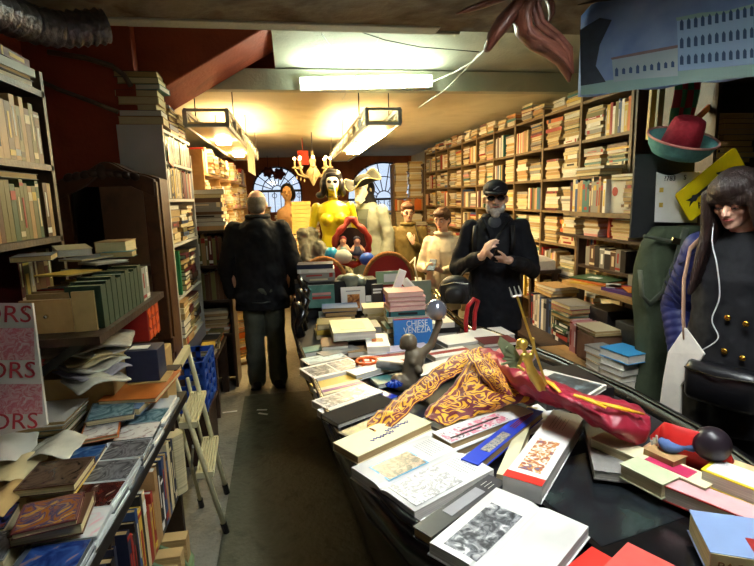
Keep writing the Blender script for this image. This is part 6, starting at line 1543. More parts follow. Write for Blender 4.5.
m = MB(); m.loft([ering(z, a, b, 0, cy) for z, a, b, cy in ((.66, .2, .15, 0), (.9, .195, .145, 0), (1.1, .185, .14, 0), (1.28, .2, .135, .01), (1.4, .175, .11, .015), (1.46, .12, .09, .02), (1.5, .085, .085, .01))])
for sx, w in ((-1, W1), (1, W2)):
    el = V((sx * .262, -.02, 1.1)); m.cap((sx * .175, .01, 1.39), el, .07, .064); m.cap(el, el.lerp(w, .86), .062, .048)
f.part(m, 'coat', BLKJ, remesh=.01, iters=4, disp=(.026, .09))
for sx in (-1, 1): f.part(MB().loft([[V((sx * x, y, z)) for x, y, z in ((.02, -.115, 1.32), (.06, -.13, 1.42), (.1, -.06, 1.49), (.07, -.085, 1.46))], [V((sx * x, y - .014, z)) for x, y, z in ((.02, -.115, 1.32), (.06, -.13, 1.42), (.1, -.06, 1.49), (.07, -.085, 1.46))]]), 'lapel', BLKJ)
f.part(MB().ell((0, -.062, 1.43), (.05, .035, .06), seg=12, rings=8), 'shirt', mat('shirt_grey', (70, 72, 78), .8, .1), smooth=True)
m = MB(); legs(f, m, .86, .5, .1, .082, .075); m.ell((0, .02, .86), (.18, .13, .12)); f.part(m, 'trousers', TRB, remesh=.012, iters=4, disp=(.02, .08))
for sx in (-1, 1): m = MB(); shoe(m, (sx * .1, 0, 0), (sx * .25, -1, 0), 1.05); f.part(m, 'shoe', SHOE, remesh=.009, iters=3)
f.part(MB().box((.02, -.345, 1.235), (.05, .02, .085), (.5, .2, .5)), 'phone', mat('phone_black', (20, 20, 24), .2, 0), bevel=.004)
for sx, x in ((-1, -.13), (1, .12)): f.part(MB().tube([(x, -.12, 1.42), (x * 1.05, -.155, 1.33), (x * 1.02, -.16, 1.24)], .016, 8, flat=.3), 'strap', mat('strap_black', (14, 14, 15), .6, 0), smooth=True)
f.part(MB().tube([(.1, -.1, 1.45), (-.05, -.185, 1.25), (-.2, -.2, 1.1), (-.26, -.15, 1.02)], .014, 8, flat=.35), 'bag_strap', MATS['strap_black'], smooth=True)
b = thing('shoulder_bag', 'black shoulder bag hanging at the side of the man in black', 'bag', tuple(f.T @ V((-.27, -.2, .86))))
m = MB(); m.ell((-.26, -.2, .98), (.12, .085, .1), seg=16, rings=10); m.box((-.26, -.2, .95), (.2, .13, .13)); m.ell((-.26, -.28, .95), (.07, .04, .06)); m.v = [f.T @ v for v in m.v]
m.build('bag_body', mat('bag_black', (28, 28, 30), .5, .1), b, remesh=.009, iters=4)
m = MB().tube([(-.35, -.28, 1.02), (-.26, -.295, 1.045), (-.17, -.28, 1.03)], .004, 6); m.v = [f.T @ v for v in m.v]; m.build('zip', CHROME, b)

# --- woman in the beige coat
def clothed(label, x, y, th, h, coat, trou, hairm, tilt, W, hem, hairfn, hairfull=True, voxel=.011, skin=SKIN2, bag=None, hcurl=.6):
    f = Fig('person', label, x, y, th, h); k = f.k
    hc = V((0, -.03, 1.6)) * k; Rm = Matrix.Rotation(R(tilt[1]), 3, 'Z') @ Matrix.Rotation(R(tilt[0]), 3, 'X')
    m = MB(); head(m, hc, k * .98, Rm, .85); m.cap(V((0, .02, 1.4)) * k, V((0, -.01, 1.53)) * k, .05 * k, .048 * k)
    m.loft([ering(z * k, a * k, b * k) for z, a, b in ((.9, .12, .07), (1.1, .1, .07), (1.3, .13, .075), (1.41, .08, .055))]); legs(f, m, .9 * k, .5, .08, .052, .038)
    for sx, w, d, n in W:
        w = V(w) * k; el = V((sx * .25, .01, 1.1)) * k
        m.cap(V((sx * .17, 0, 1.36)) * k, el, .04 * k, .034 * k); m.cap(el, w, .034 * k, .025 * k)
        hand(m, w, d, n, hcurl, k * .95, -sx)
    f.part(m, 'body', skin, remesh=.008, iters=3)
    face(f, hc, k * .98, Rm, brow=hairm, down=1)
    m = MB(); hairfn(m, hc, k, Rm); f.part(m, 'hair', hairm, remesh=.007, iters=3, disp=(.012, .03))
    m = MB(); m.loft([ering(z * k, a * k, b * k, 0, cy) for z, a, b, cy in ((hem, .21, .155, 0), (.95, .19, .145, 0), (1.12, .165, .13, 0), (1.28, .18, .13, 0), (1.38, .165, .105, .01), (1.44, .1, .08, .015), (1.475, .07, .07, .01))])
    for sx, w, d, n in W:
        el = V((sx * .255, .01, 1.09)) * k; w = V(w) * k
        m.cap(V((sx * .165, .01, 1.365)) * k, el, .066 * k, .058 * k); m.cap(el, el.lerp(w, .88), .057 * k, .043 * k)
    f.part(m, 'coat', coat, remesh=voxel, iters=4, disp=(.022, .07))
    f.part(MB().tube(ering(1.455 * k, .082 * k, .08 * k, 0, .005, 20), .02 * k, 8, closed=True), 'collar', coat, smooth=True)
    f.part(MB().bar(V((0, -.15, .8)) * k, V((0, -.135, 1.3)) * k, .03, .012), 'button_placket', coat)
    m = MB(); legs(f, m, .86 * k, .5, .095, .07, .06); m.ell(V((0, .02, .86)) * k, V((.16, .12, .1)) * k); f.part(m, 'trousers', trou, remesh=.012, iters=4)
    for sx in (-1, 1): m = MB(); shoe(m, (sx * .1 * k, 0, 0), (sx * .25, -1, 0), k); f.part(m, 'shoe', SHOE, remesh=.009, iters=3)
    return f, hc, k, Rm
def shorthair(m, hc, k, Rm):
    for p, r in (((0, .025, .04), (.088, .1, .088)), ((0, .04, -.02), (.08, .075, .075)), ((0, -.05, .085), (.07, .045, .03))): m.ell(hc + Rm @ (V(p) * k), V(r) * k, Rm, seg=16, rings=10)
def caphair(m, hc, k, Rm):
    for p, r in (((0, .01, .05), (.092, .108, .08)), ((0, .04, -.02), (.082, .075, .08)), ((0, -.06, .06), (.08, .05, .02))): m.ell(hc + Rm @ (V(p) * k), V(r) * k, Rm, seg=16, rings=10)
BEI = mat('coat_beige', (196, 184, 156), .8, .08, 20); OLV = mat('jacket_olive', (98, 82, 38), .8, .12, 20)
f, hc, k, Rm = clothed('person with short brown hair in beige coat looking down at a phone', 1.36, 4.5, -38, 1.55, BEI, TRB, BRNH, (18, -4),
    ((-1, (-.06, -.26, 1.1), (.35, -.6, .25), (.5, .2, .8)), (1, (.09, -.27, 1.1), (-.5, -.5, .2), (-.3, .3, .9))), .66, shorthair)
f.part(MB().box(V((.015, -.345, 1.165)) * k, (.07, .012, .12), (-.7, 0, 0)), 'phone', mat('phone_grey', (50, 52, 58), .2, 0), bevel=.003)
tb_ = thing('tote_bag', 'pale cloth tote bag hanging from the arm of the woman in beige', 'bag', tuple(f.T @ V((-.26, -.12, .62))))
m = MB(); m.loft([ering(z, a, b, -.27, -.12, 20) for z, a, b in ((.58, .1, .045), (.64, .115, .06), (.78, .11, .045), (.88, .1, .015))]); m.tube([(-.33, -.12, .87), (-.31, -.1, 1.0), (-.26, -.06, 1.06), (-.24, -.12, 1.0), (-.21, -.13, .87)], .008, 8); m.v = [f.T @ v for v in m.v]
m.build('bag_body', mat('tote_pale', (206, 204, 186), .8, .06), tb_, smooth=True)
f, hc, k, Rm = clothed('person in an olive brown jacket and spectacles holding a strap at the chest', 1.28, 5.6, -14, 1.6, OLV, TRB, BRNH, (12, 8),
    ((-1, (-.25, -.06, .86), (0, -.1, -1), (1, 0, 0)), (1, (.06, -.2, 1.23), (-.35, -.1, .9), (-.3, .9, .1))), .72, shorthair, hcurl=.9)
for sx in (-1, 1): f.part(MB().tube([hc + Rm @ (V((sx * .031 + .023 * math.cos(t), -.098, .006 + .016 * math.sin(t))) * k) for t in [PI * i / 7 for i in range(14)]], .0025, 6, closed=True), 'spectacle_rim', IRON)
f.part(MB().tube([(.08, -.12, 1.32), (.14, -.13, 1.1), (.2, -.14, .95)], .014, 8, flat=.35), 'bag_strap', mat('strap_black', (14, 14, 15), .6, 0), smooth=True)
b = thing('shoulder_bag', 'dark handbag at the hip of the person in the olive jacket', 'bag', tuple(f.T @ V((.23, -.17, .75))))
m = MB(); m.ell((.23, -.17, .88), (.1, .06, .13), seg=14, rings=10); m.v = [f.T @ v for v in m.v]; m.build('bag_body', mat('bag_brownblack', (38, 32, 28), .5, .1), b, remesh=.012)
clothed('person in a dark knit cap standing behind the olive jacket', 1.06, 6.35, -10, 1.52, BLKJ, TRB, mat('cap_grey', (40, 40, 46), .8, .1), (8, -10),
    ((-1, (-.25, -.05, .86), (0, -.1, -1), (1, 0, 0)), (1, (.25, -.05, .86), (0, -.1, -1), (-1, 0, 0))), .72, caphair, voxel=.014)

# --- young woman in navy at the right
f = Fig('person', 'person with long dark hair and fringe in navy quilted coat looking down at right', 1.835, 1.79, -66, 1.74)
hc = V((-.02, -.07, 1.58)); Rm = Matrix.Rotation(R(-2), 3, 'Z') @ Matrix.Rotation(R(20), 3, 'X')
m = MB(); head(m, hc, .93, Rm, .78); m.cap((0, .02, 1.38), (-.01, -.03, 1.51), .05, .048)
m.loft([ering(z, a, b) for z, a, b in ((.9, .12, .07), (1.1, .1, .07), (1.3, .13, .075), (1.41, .08, .055))]); legs(f, m, .9, .5, .08, .052, .038)
WR = [(-1, V((-.17, -.05, .84))), (1, V((.17, -.05, .84)))]
for sx, w in WR:
    el = V((sx * .255, .04, 1.1)); m.cap((sx * .17, 0, 1.36), el, .042, .036); m.cap(el, w, .034, .026)
    hand(m, w, (-sx * .5, -.1, -1), (-sx, 0, 0), .5, .85, sx)
f.part(m, 'body', mat('skin_fair', (226, 176, 150), .45, .04, 20), remesh=.0055, iters=2)
face(f, hc, .93, Rm, brow=None, lipm=mat('lip_rose', (186, 96, 92), .4, .04), down=2, lid=MATS['skin_fair'])
m = MB()
for p, r in (((0, .015, .045), (.09, .105, .09)), ((0, .05, -.04), (.09, .075, .11)), ((0, -.036, .068), (.079, .071, .058)), ((.045, -.05, .035), (.036, .046, .03)), ((-.045, -.05, .035), (.036, .046, .03))): m.ell(hc + Rm @ V(p), r, Rm, seg=24, rings=16)
for sx in (-1, 1):     # long side locks, one smooth fall of hair on each side
    for j in range(9):
        y = -.07 + .02 * j; a = hc + Rm @ V((sx * .078, y * .9, .05)); b = V((sx * .098, -.055 + y * .9, 1.46)); c = V((sx * (.125 - .002 * j), -.11 + y * .7, 1.2 + .012 * j))
        m.cap(a, b, .02, .024, 8); m.cap(b, c, .024, .012, 8)
for j in range(10):
    x = -.09 + .02 * j; m.cap(hc + V((x * .8, .08, 0)), V((x * 1.2, .1, 1.35)), .035, .035, 8); m.cap(V((x * 1.2, .1, 1.35)), V((x * 1.25, .11, 1.15)), .033, .016, 8)
f.part(m, 'hair', DBRN, remesh=.005, iters=5, disp=(.004, .012))
NAVY = mat('quilt_navy', (34, 40, 92), .5, .1, 12); BLKK = mat('knit_black', (20, 20, 24), .85, .1, 30)
def quilt(a, b, ra, rb, n):
    mm = MB(); pts = []; rad = []
    for i in range(n * 6 + 1):
        s = i / (n * 6); pts.append(V(a).lerp(V(b), s)); rad.append((ra + (rb - ra) * s) * (1 + .045 * abs(math.sin(PI * s * n))))
    return mm.tube(pts, rad, 18), pts
m = MB(); m.loft([ering(z, a, b, 0, cy) for z, a, b, cy in ((.62, .22, .165, 0), (.9, .2, .15, 0), (1.1, .175, .14, 0), (1.26, .19, .135, 0), (1.37, .17, .11, .01), (1.43, .11, .085, .015), (1.46, .075, .075, .01))])
f.part(m, 'coat', BLKK, remesh=.009, iters=4, disp=(.018, .07))
for sx, w in WR:
    el = V((sx * .265, .04, 1.09)); m = MB()
    for (a, b, ra, rb, n) in ((V((sx * .165, .01, 1.37)), el, .078, .07, 7), (el, el.lerp(w, .8), .069, .06, 6)):
        q_, _ = quilt(a, b, ra, rb, n); m.add(q_.v, q_.f)
    m.ell(el, .071); m.ell((sx * .165, .01, 1.37), .08)
    f.part(m, 'quilted_sleeve', NAVY, smooth=True)
    for j in range(5):      # diagonal quilting seams
        a = V((sx * .165, .01, 1.37)).lerp(el, .1 + .2 * j); t = [a + V((sx * .075 * math.cos(p_) * 1.08, .079 * math.sin(p_) * 1.08, .05 * math.sin(p_ * 2 + j) * .8)) for p_ in [PI * i / 8 for i in range(16)]]
        f.part(MB().tube(t, .0022, 5, closed=True), 'quilt_seam', mat('seam_navy', (20, 24, 56), .6, 0))
BRASS = mat('brass_button', (216, 170, 70), .25, .05, metal=1)
for z in (1.12, .98): 
    for x in (.02, .085): f.part(MB().ell((x, -.152, z - .2 * abs(x)), (.013, .007, .013), seg=12, rings=8), 'button', BRASS, smooth=True)
f.part(MB().cord([hc + Rm @ V((-.07, -.02, -.02)), (-.065, -.14, 1.42), (-.03, -.165, 1.33), (-.01, -.165, 1.2), (-.03, -.165, 1.1), (.0, -.168, 1.03), (-.05, -.175, .97)], .0026, 6), 'earphone_cord', mat('cord_white', (216, 216, 214), .4, 0), smooth=True)
f.part(MB().tube([(-.14, .02, 1.46), (-.16, -.11, 1.38), (-.15, -.165, 1.25), (-.135, -.175, 1.08), (-.12, -.18, 1.0)], .016, 8, flat=.3, upv=(1, 0, 0)), 'tote_strap', mat('strap_tan', (176, 138, 110), .7, .05), smooth=True)
tt_ = thing('tote_bag', 'white and beige cloth tote slung over the shoulder of the woman in navy', 'bag', tuple(f.T @ V((-.15, -.19, .7))))
m = MB(); m.loft([[V((-.2, -.18, .62)), V((-.1, -.19, .62)), V((-.1, -.21, .62)), V((-.2, -.2, .62))], [V((-.19, -.18, .8)), V((-.11, -.19, .8)), V((-.11, -.21, .8)), V((-.19, -.2, .8))], [V((-.18, -.175, .93)), V((-.03, -.19, .96)), V((-.03, -.205, .96)), V((-.18, -.195, .93))], [V((-.125, -.178, 1.05)), V((-.115, -.18, 1.05)), V((-.115, -.186, 1.05)), V((-.125, -.184, 1.05))]])
m.v = [f.T @ v for v in m.v]; m.build('bag_cloth', mat('tote_white', (222, 214, 200), .8, .05), tt_, bevel=.006)
hb = thing('handbag', 'small black leather handbag with chain at the front of the woman in navy', 'bag', tuple(f.T @ V((.03, -.22, .8))))
m = MB(); m.loft([ering(z, a, b, .045, -.215, 24, .6) for z, a, b in ((.77, .12, .03), (.79, .13, .045), (.9, .135, .045), (.93, .125, .03))]); m.v = [f.T @ v for v in m.v]; m.build('bag_body', mat('leather_black', (22, 22, 25), .35, .08, spec=.5), hb, True)
m = MB().tube([(-.08, -.255, .905), (.045, -.272, .9), (.17, -.255, .91)], .0035, 6); m.v = [f.T @ v for v in m.v]; m.build('zip', CHROME, hb)
for j in range(7):
    m = MB().tube([V((.175 + .004 * j, -.2 - .002 * j, .93 + .022 * j)) + V((.004 * math.cos(t), 0, .013 * math.sin(t))) if j % 2 else V((.175 + .004 * j, -.2 - .002 * j, .93 + .022 * j)) + V((0, .004 * math.cos(t), .013 * math.sin(t))) for t in [PI * i / 5 for i in range(10)]], .0025, 5, closed=True); m.v = [f.T @ v for v in m.v]; m.build('chain_link', CHROME, hb)
m = MB(); legs(f, m, .86, .5, .095, .07, .06); m.ell((0, .02, .86), (.16, .12, .1)); f.part(m, 'trousers', TRB, remesh=.012, iters=4)
for sx in (-1, 1): m = MB(); shoe(m, (sx * .1, 0, 0), (sx * .25, -1, 0), 1); f.part(m, 'shoe', SHOE, remesh=.009, iters=3)
# ------------------------------------------------------------------ masked shop figures standing in the far end of the boat
YEL = mat('mannequin_yellow', (206, 190, 30), .28, .05, spec=.5)
f = Fig('mannequin', 'glossy yellow female mannequin with black wig and white painted mask in the boat', .385, 4.95, -4, 1.75, 'mannequin', .18)
hc = V((0, -.01, 1.6))
m = MB(); head(m, hc, .98, I3); m.cap((0, .01, 1.4), (0, 0, 1.54), .05, .046)
m.loft([ering(z, a, b, 0, cy) for z, a, b, cy in ((.82, .1, .08, 0), (.9, .16, .11, 0), (1.0, .15, .1, 0), (1.1, .115, .085, 0), (1.22, .14, .1, 0), (1.32, .165, .1, 0), (1.385, .15, .075, 0), (1.43, .07, .055, 0))])
for sx in (-1, 1):
    m.ell((sx * .072, -.085, 1.255), (.062, .055, .058)); m.cap((sx * .165, 0, 1.37), (sx * .225, .03, 1.12), .048, .036); m.cap((sx * .225, .03, 1.12), (sx * .23, -.1, .93), .036, .026)
    hand(m, (sx * .23, -.1, .93), (0, -.3, -1), (-sx, 0, 0), .4, .9, sx)
f.part(m, 'body', YEL, remesh=.007, iters=3)
WIG = mat('wig_black', (24, 22, 26), .35, .1, 40)
m = MB()
for p, r in (((0, .02, .05), (.1, .11, .09)), ((-.085, .0, -.03), (.04, .07, .09)), ((.085, .0, -.03), (.035, .07, .08)), ((-.12, .0, -.11), (.045, .05, .035)), ((.1, .01, -.09), (.03, .05, .04)), ((0, .06, -.06), (.09, .06, .09)), ((0, -.075, .075), (.07, .035, .025))): m.ell(hc + V(p), r, seg=14, rings=10)
f.part(m, 'wig', WIG, remesh=.008, iters=3)
m = MB(); m.ell(hc + V((0, -.07, -.0)), (.062, .05, .075), seg=18, rings=12); m.cap(hc + V((.01, -.115, -.02)), hc + V((.03, -.12, -.14)), .012, .008, 8)
f.part(m, 'mask', mat('mask_white', (216, 214, 206), .4, .08, 20), remesh=.006, iters=2)
for sx in (-1, 1): f.part(MB().ell(hc + V((sx * .028, -.117, .012)), (.022, .008, .016), seg=12, rings=8), 'mask_eye_paint', WIG, smooth=True)
f.part(MB().tube([hc + V((-.04, -.1, -.045)), hc + V((0, -.118, -.05)), hc + V((.04, -.1, -.045))], .008, 6), 'mask_mouth_paint', mat('paint_green', (60, 110, 60), .5, 0), smooth=True)
f.part(MB().tube(ering(1.47, .062, .058, 0, 0, 18), .006, 6, closed=True), 'necklace', mat('bead_brown', (80, 50, 34), .4, .1), smooth=True)
f.part(MB().tube([(0, 0, .55), (0, 0, .86)], .03, 10).lathe([(.14, 0), (.14, .02), (.03, .04)], (0, 0, .536), 20), 'stand', IRON, smooth=False)
m = MB()
for kk in range(5): m.cap((-.2 + .02 * kk - .1, -.1 + .02 * kk, 1.13), (-.16 + .03 * kk - .1, -.12 + .02 * kk, .82), .06, .07, 10)
for kk in range(4): m.cap((-.15 + .05 * kk, -.12, 1.0 - .05 * kk), (-.1 + .07 * kk, -.13, .72), .06, .06, 10)
f.part(m, 'draped_skirt', mat('cloth_grey_green', (118, 118, 100), .8, .12, 16), remesh=.012, iters=3, disp=(.05, .05))

f = Fig('mannequin', 'mannequin in tricorn hat and white beaked mask wearing a long grey coat in the boat', .76, 5.15, -50, 1.72, 'mannequin', .14)
hc = V((0, -.05, 1.58)); Rm = Matrix.Rotation(R(22), 3, 'X')
m = MB(); head(m, hc, 1, Rm); m.cap((0, .01, 1.4), (0, -.01, 1.52), .055, .05)
m.loft([ering(z, a, b) for z, a, b in ((.8, .15, .11), (1.1, .14, .1), (1.3, .17, .11), (1.41, .1, .07))])
for sx in (-1, 1):
    m.cap((sx * .19, 0, 1.36), (sx * .25, .02, 1.08), .045, .036); m.cap((sx * .25, .02, 1.08), (sx * .24, -.06, .82), .036, .026); hand(m, (sx * .24, -.06, .82), (0, -.2, -1), (-sx, 0, 0), .4, .9, sx)
f.part(m, 'body', mat('mannequin_ivory', (206, 196, 176), .5, .05), remesh=.01, iters=3)
m = MB(); m.ell(hc + Rm @ V((0, -.06, 0)), (.068, .055, .085), Rm, seg=16, rings=10); m.loft([[hc + Rm @ V(p) for p in r_] for r_ in (((-.055, -.09, .01), (.055, -.09, .01), (.05, -.08, -.09), (-.05, -.08, -.09)), ((-.022, -.165, -.06), (.022, -.165, -.06), (.022, -.145, -.11), (-.022, -.145, -.11)))])
f.part(m, 'beaked_mask', mat('mask_ivory', (236, 232, 222), .4, .06), remesh=.007, iters=2)
m = MB(); m.ell(hc + Rm @ V((0, .03, .0)), (.09, .09, .11), Rm, seg=16, rings=10); m.cap(hc + V((0, .02, -.06)), V((0, .01, 1.44)), .075, .085)
f.part(m, 'hood', mat('hood_black', (24, 24, 26), .8, .1), remesh=.01, iters=3)
HATD = mat('tricorn_felt', (26, 28, 20), .8, .15, 20)
m = MB(); m.ell(hc + Rm @ V((0, .01, .09)), (.09, .1, .06), Rm, seg=16, rings=10)
f.part(m, 'hat_crown', HATD, remesh=.008)
rr_ = []
for s in range(5):
    ring = []
    for i in range(36):
        t = 2 * PI * i / 36 - PI / 2; r_ = .085 + .1 * s / 4; lift = .085 * (s / 4) ** 1.2 * (.5 - .5 * math.cos(3 * (t + PI / 2)))
        ring.append(hc + Rm @ V((r_ * math.cos(t) * (1 - .2 * (s / 4) * (.5 - .5 * math.cos(3 * (t + PI / 2)))), r_ * math.sin(t) * 1.1, .06 + lift)))
    rr_.append(ring)
f.part(MB().loft(rr_, cap=False), 'hat_brim', HATD, smooth=True, solid=.006)
f.part(MB().tube(rr_[-1], .006, 6, closed=True), 'hat_braid', mat('braid_olive', (140, 134, 90), .5, .1), smooth=True)
COATG = mat('coat_greygreen', (138, 144, 128), .75, .08, 20)
m = MB(); m.loft([ering(z, a, b) for z, a, b in ((.62, .23, .17), (.9, .2, .15), (1.1, .175, .13), (1.28, .2, .13), (1.37, .185, .105), (1.43, .1, .08), (1.46, .07, .07))])
for sx in (-1, 1): m.cap((sx * .18, .0, 1.365), (sx * .255, .02, 1.07), .07, .066); m.cap((sx * .255, .02, 1.07), (sx * .25, -.05, .84), .066, .072)
f.part(m, 'coat', COATG, remesh=.011, iters=4, disp=(.025, .08))
f.part(MB().loft([[V((x, y, z)) for x, y in ((-.09, -.12 - b), (0, -.14 - b), (.09, -.12 - b), (.09, -.11 - b), (-.09, -.11 - b))] for z, b in ((.7, .04), (.9, .02), (1.1, .01), (1.28, .015), (1.38, -.02))]), 'waistcoat', mat('waistcoat_dark', (84, 92, 84), .7, .12, 14))
f.part(MB().tube([(0, 0, .59), (0, 0, .84)], .03, 10), 'stand', IRON)
f.part(MB().loft([ering(.576, .1, .1), ering(.6, .1, .1)]), 'stand_base', IRON)

# puppet booth frame with two dolls
yd = 4.62
pf = thing('puppet_frame', 'red and orange hooded puppet frame with two dolls in front of the yellow mannequin', 'puppet frame', tuple(P(352, 264, y=yd)))
cc = P(352, 244, y=yd)
ring = [cc + V((.16 * math.sin(t) * (1 if math.cos(t) < .4 else 1 - .3 * (math.cos(t) - .4)), .02 * math.cos(3 * t), .19 * math.cos(t) + (.04 if abs(t - 0) < .3 or abs(t - 2 * PI) < .3 else 0))) for t in [2 * PI * i / 30 for i in range(30)]]
MB().tube(ring, [.03 + .008 * math.sin(i * 2.2) for i in range(30)], 10, closed=True).build('hood_rim', mat('rim_redorange', (150, 44, 28), .6, .25, 10, bump=.4, bscale=30), pf, True)
MB().lathe([(.0, 0), (.15, 0), (.15, .02), (0, .02)], cc + V((0, .09, 0)), 24, rot=Matrix.Rotation(PI / 2, 3, 'X') ).build('dark_back', mat('booth_dark', (44, 26, 26), .8, .15), pf)
for kk, (px, py, hm) in enumerate(((343, 241, (120, 40, 40)), (357, 241, (40, 40, 60)))):
    d_ = P(px, py, y=yd - .03)
    dl = MB().ell(d_, (.032, .032, .036), seg=14, rings=10).cap(d_ + V((0, 0, -.03)), d_ + V((0, 0, -.11)), .025, .055, 12)
    for sx in (-1, 1): dl.cap(d_ + V((sx * .03, 0, -.05)), d_ + V((sx * .06, -.03, -.09)), .016, .013, 8)
    dl.ell(d_ + V((0, -.034, -.004)), .007)
    dob = dl.build('doll', mat('doll_skin', (196, 146, 120), .5, .1), pf, remesh=.006, iters=2)
    MB().ell(d_ + V((0, .008, .016)), (.036, .034, .03), seg=12, rings=8).build('doll_cap', mat('doll_cap_%d' % kk, hm, .7, .1), dob, True)
    MB().lathe([(.06, -.13), (.056, -.1), (.03, -.045)], d_, 14).build('doll_dress', mat('doll_dress_%d' % kk, ((120, 150, 150), (60, 60, 76))[kk], .7, .12), dob, True)
tag(MB().ell(P(367, 259, y=4.5), (.07, .06, .06), seg=18, rings=12).build('blue_cushion', mat('cushion_blue', (40, 84, 176), .5, .15, 8), None, True), 'shiny blue round cushion below the tricorn figure', 'cushion')
tag(MB().lathe([(.05, 0), (.07, .05), (.055, .1), (.03, .13)], P(332, 262, y=4.45), 14).build('turquoise_vase', mat('vase_turquoise', (40, 140, 176), .3, .08), None, True), 'small turquoise vase below the puppet frame', 'vase')
tag(MB().lathe([(.05, 0), (.08, .03), (.085, .07), (.05, .11), (.02, .12)], P(343, 263, y=4.42), 16).build('pale_bundle', mat('bundle_pale', (166, 176, 168), .6, .15, 12), None, True), 'pale grey cloth bundle beneath the two dolls', 'bundle')

# glowing chandelier bulbs, added to brighten the back, are built further down
# ------------------------------------------------------------------ crowded back of the shop
# left wall cases beyond the small dark case
lc = thing('bookcase', 'long overfull bookcase running back along the left wall beyond the bald man', 'bookcase', (-.95, 6.5, 0))
for z in (.35, .75, 1.15, 1.55, 1.9): MB().box((-.93, 6.9, z - .012), (.3, 4.2, .022)).build('shelf', PINE, lc)
for y in (4.82, 5.8, 6.8, 7.8, 8.98): MB().box((-.93, y, 1.05), (.3, .024, 2.1)).build('upright', PINE, lc)
MB().box((-1.09, 6.9, 1.05), (.014, 4.2, 2.1)).build('back_board', PINE, lc)
for z, top in ((.35, .72), (.75, 1.12), (1.15, 1.52), (1.55, 1.87), (1.9, 2.14), (0.001, .32)):
    y = 4.95
    while y < 8.85:
        if random.random() < .75: stack((-.77 + random.uniform(-.01, .05), y, z), (1, 0, 0), 20, '', '', pal=WARM, l=(.18, .23), t=(.018, .04), zmax=top - random.uniform(.0, .14), jit=.02, stuff='farwall')
        else: row((-.78, y - .1, z), (0, 1, 0), (1, 0, 0), .2, '', '', pal=WARM, h=(.18, min(.24, top - z)), stuff='farwall')
        y += .245
# bright yellow paperbacks piled on the floor beyond the bald man
for y in (5.0, 5.25, 5.5, 5.8, 6.1, 6.5, 7.0):
    stack((-.56 + random.uniform(-.02, .04), y, .001), (.6, -.8, 0), 30, '', '', pal=['cream', 'cream', 'yellow', 'tan', 'orange', 'white'], l=(.17, .22), t=(.02, .04), zmax=random.uniform(.7, 1.2), jit=.03, stuff='farwall')
# back row of piles under the windows
for x in [-.5 + .27 * i for i in range(11)]:
    for yy in (8.6, 8.95):
        stack((x + random.uniform(-.02, .02), yy, .001), (0, -1, 0), 70, '', '', pal=WARM, l=(.2, .25), t=(.02, .04), zmax=(1.1 if yy < 8.8 else 1.5) + random.uniform(-.2, .15), jit=.02, stuff='farwall')
# beige box files and red boxes that stand out
for kk in range(8):
    z = 1.17 + .055 * kk
    tag(MB().box((.1, 7.2, z + .026), (.26, .3, .052), (0, 0, random.uniform(-.05, .05))).build('paper_ream', mat('ream_yellow', (206, 170, 96), .7, .1, 20)), 'yellowed paper bundle, %s from the bottom in the pile right of the bald man' % ORD[kk], 'paper bundle', 'yellowed paper bundles')
stack((.1, 7.06, .001), (0, -1, 0), 60, '', '', pal=['cream', 'white', 'tan'], l=(.24, .28), w=(.3, .32), t=(.03, .045), zmax=1.165, jit=.01, stuff='farwall')
for (px, py, z_, nm) in ((203, 208, None, 'upper'), (203, 228, None, 'lower')):
    p = P(px, py, y=5.1)
    tag(MB().box((p.x, 5.16, p.z), (.16, .1, .13)).build('red_box', mat('box_red', (206, 52, 30), .5, .06), bevel=.004), '%s small red box on the left shelves beside the bald man' % nm, 'box')
# doll with dark hair behind the bald man
f = Fig('bust', 'golden dark haired shop bust between the bald man and the yellowed bundles', -.08, 7.9, -5, 1.5, 'bust', .12)
m = MB(); hc = V((0, -.02, 1.62)); head(m, hc, 1.15, I3); m.cap((0, .02, 1.38), (0, 0, 1.52), .055, .05); m.loft([ering(z, a, b) for z, a, b in ((1.0, .1, .08), (1.1, .15, .1), (1.25, .18, .11), (1.36, .17, .09), (1.42, .07, .06))])
m.cap((.17, 0, 1.34), (.3, -.05, 1.3), .045, .035); m.cap((.3, -.05, 1.3), (.42, -.1, 1.34), .035, .028)
f.part(m, 'body', mat('bust_gold', (206, 164, 116), .45, .08), remesh=.01, iters=3)
m = MB(); m.ell(hc + V((0, .03, .05)), (.105, .11, .1)); m.ell(hc + V((.05, .04, -.03)), (.08, .08, .1)); f.part(m, 'hair', WIG, remesh=.012)
f.part(MB().loft([ering(.001 - .12, .14, .14), ering(.03 - .12, .14, .14), ering(.05 - .12, .03, .03), ering(1.02, .03, .03)]), 'stand', IRON)
# chandelier
chd = thing('chandelier', 'ornate pale glass chandelier hanging before the back windows', 'chandelier', tuple(P(313, 190, y=7.0)))
c = P(313, 172, y=7.0); CGL = mat('glass_cream', (216, 196, 150), .25, .12, 16, spec=.6)
MB().lathe([(.01, .28), (.02, .2), (.05, .15), (.03, .08), (.08, .02), (.11, -.04), (.05, -.1), (.02, -.16), (.0, -.19)], c, 16).build('stem', CGL, chd, True)
for kk in range(8):
    a = 2 * PI * kk / 8; d_ = V((math.cos(a), math.sin(a), 0))
    mm = MB().tube([c, c + d_ * .1 + V((0, 0, -.07)), c + d_ * .2 + V((0, 0, -.03)), c + d_ * .24 + V((0, 0, .04))], [.012, .011, .01, .012], 8); mm.lathe([(.01, 0), (.045, .02), (.03, .03), (.012, .035), (.012, .1), (.003, .12)], c + d_ * .24 + V((0, 0, .04)), 10)
    arm = mm.build('arm', CGL, chd, True)
    dd = MB()
    for j in range(3): dd.ell(c + d_ * (.12 + .05 * j) + V((0, 0, -.11 + .02 * j)), (.01, .01, .025), seg=8, rings=6)
    if kk % 2 == 0: dd.build('glass_drops', CGL, arm, True)
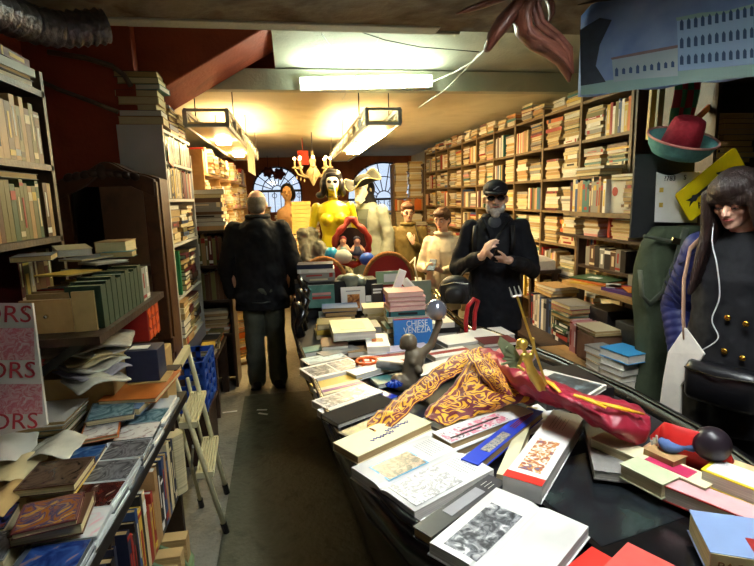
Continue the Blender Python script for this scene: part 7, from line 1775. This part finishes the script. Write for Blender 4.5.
for kk in range(8):
    a = 2 * PI * kk / 8
    MB().ell(c + V((.24 * math.cos(a), .24 * math.sin(a), .18)), .02, seg=8, rings=6).build('added_candle_bulb', emis('added_candle_bulb', (255, 214, 140), 12), chd, True)  # glowing bulbs added to the chandelier to light the back
MB().tube([c + V((0, 0, .27)), V((c.x, c.y, 2.52))], .006, 6).build('chain', IRON, chd)
p = P(303, 158, y=7.6); tag(MB().box(p, (.16, .1, .2)).tube([p, V((p.x, p.y, 2.52))], .005, 6).build('red_lantern', mat('lantern_red', (170, 50, 26), .5, .1)), 'red box lantern hanging left of the chandelier', 'lantern')
# tall cream stacks at the right end of the aisle
es = thing('end_shelves', 'narrow shelves of tall cream book stacks closing the right end of the aisle', 'bookcase', (2.1, 8.85, 0))
for z in (.1, .75, 1.4, 1.62): MB().box((2.02, 8.86, z - .012), (.54, .28, .024)).build('shelf', WOOD, es)
for x in (1.75, 2.29): MB().box((x, 8.86, 1.1), (.022, .28, 2.2)).build('upright', WOOD, es)
for x in (1.89, 2.15):
    for z, top in ((.1, .72), (.75, 1.37), (1.62, 2.25)):
        stack((x, 8.72, z), (0, -1, 0), 30, '', '', pal=['cream', 'cream', 'tan', 'cream', 'white'], l=(.2, .24), t=(.025, .05), zmax=top, jit=.012, stuff='farwall', show='fore')
row((1.77, 8.72, 1.4), (1, 0, 0), (0, -1, 0), .5, '', '', pal=['orange', 'cream', 'tan'], h=(.17, .2), stuff='farwall')
# hanging ornament silhouettes in the windows
for (px, py, r_, lab) in ((268, 172, .1, 'left'), (279, 174, .11, 'right')):
    p = P(px, py, y=10.6); mm = MB().ell(p, (r_, .05, r_ * .9), seg=14, rings=10).tube([p, V((p.x, p.y, 2.53))], .006, 6)
    for j in range(6): mm.ell(p + V((r_ * .9 * math.cos(j), 0, r_ * .8 * math.sin(j))), r_ * .35, seg=8, rings=6)
    tag(mm.build('paper_flower', mat('flower_maroon', (70, 20, 34), .7, .1), None, True), '%s dark red paper flower hanging in the left arched window' % lab, 'flower')
endstuff('farwall', 'distant_books', 'crowd of small distant books filling the far shelves and floor piles at the back', 'books')
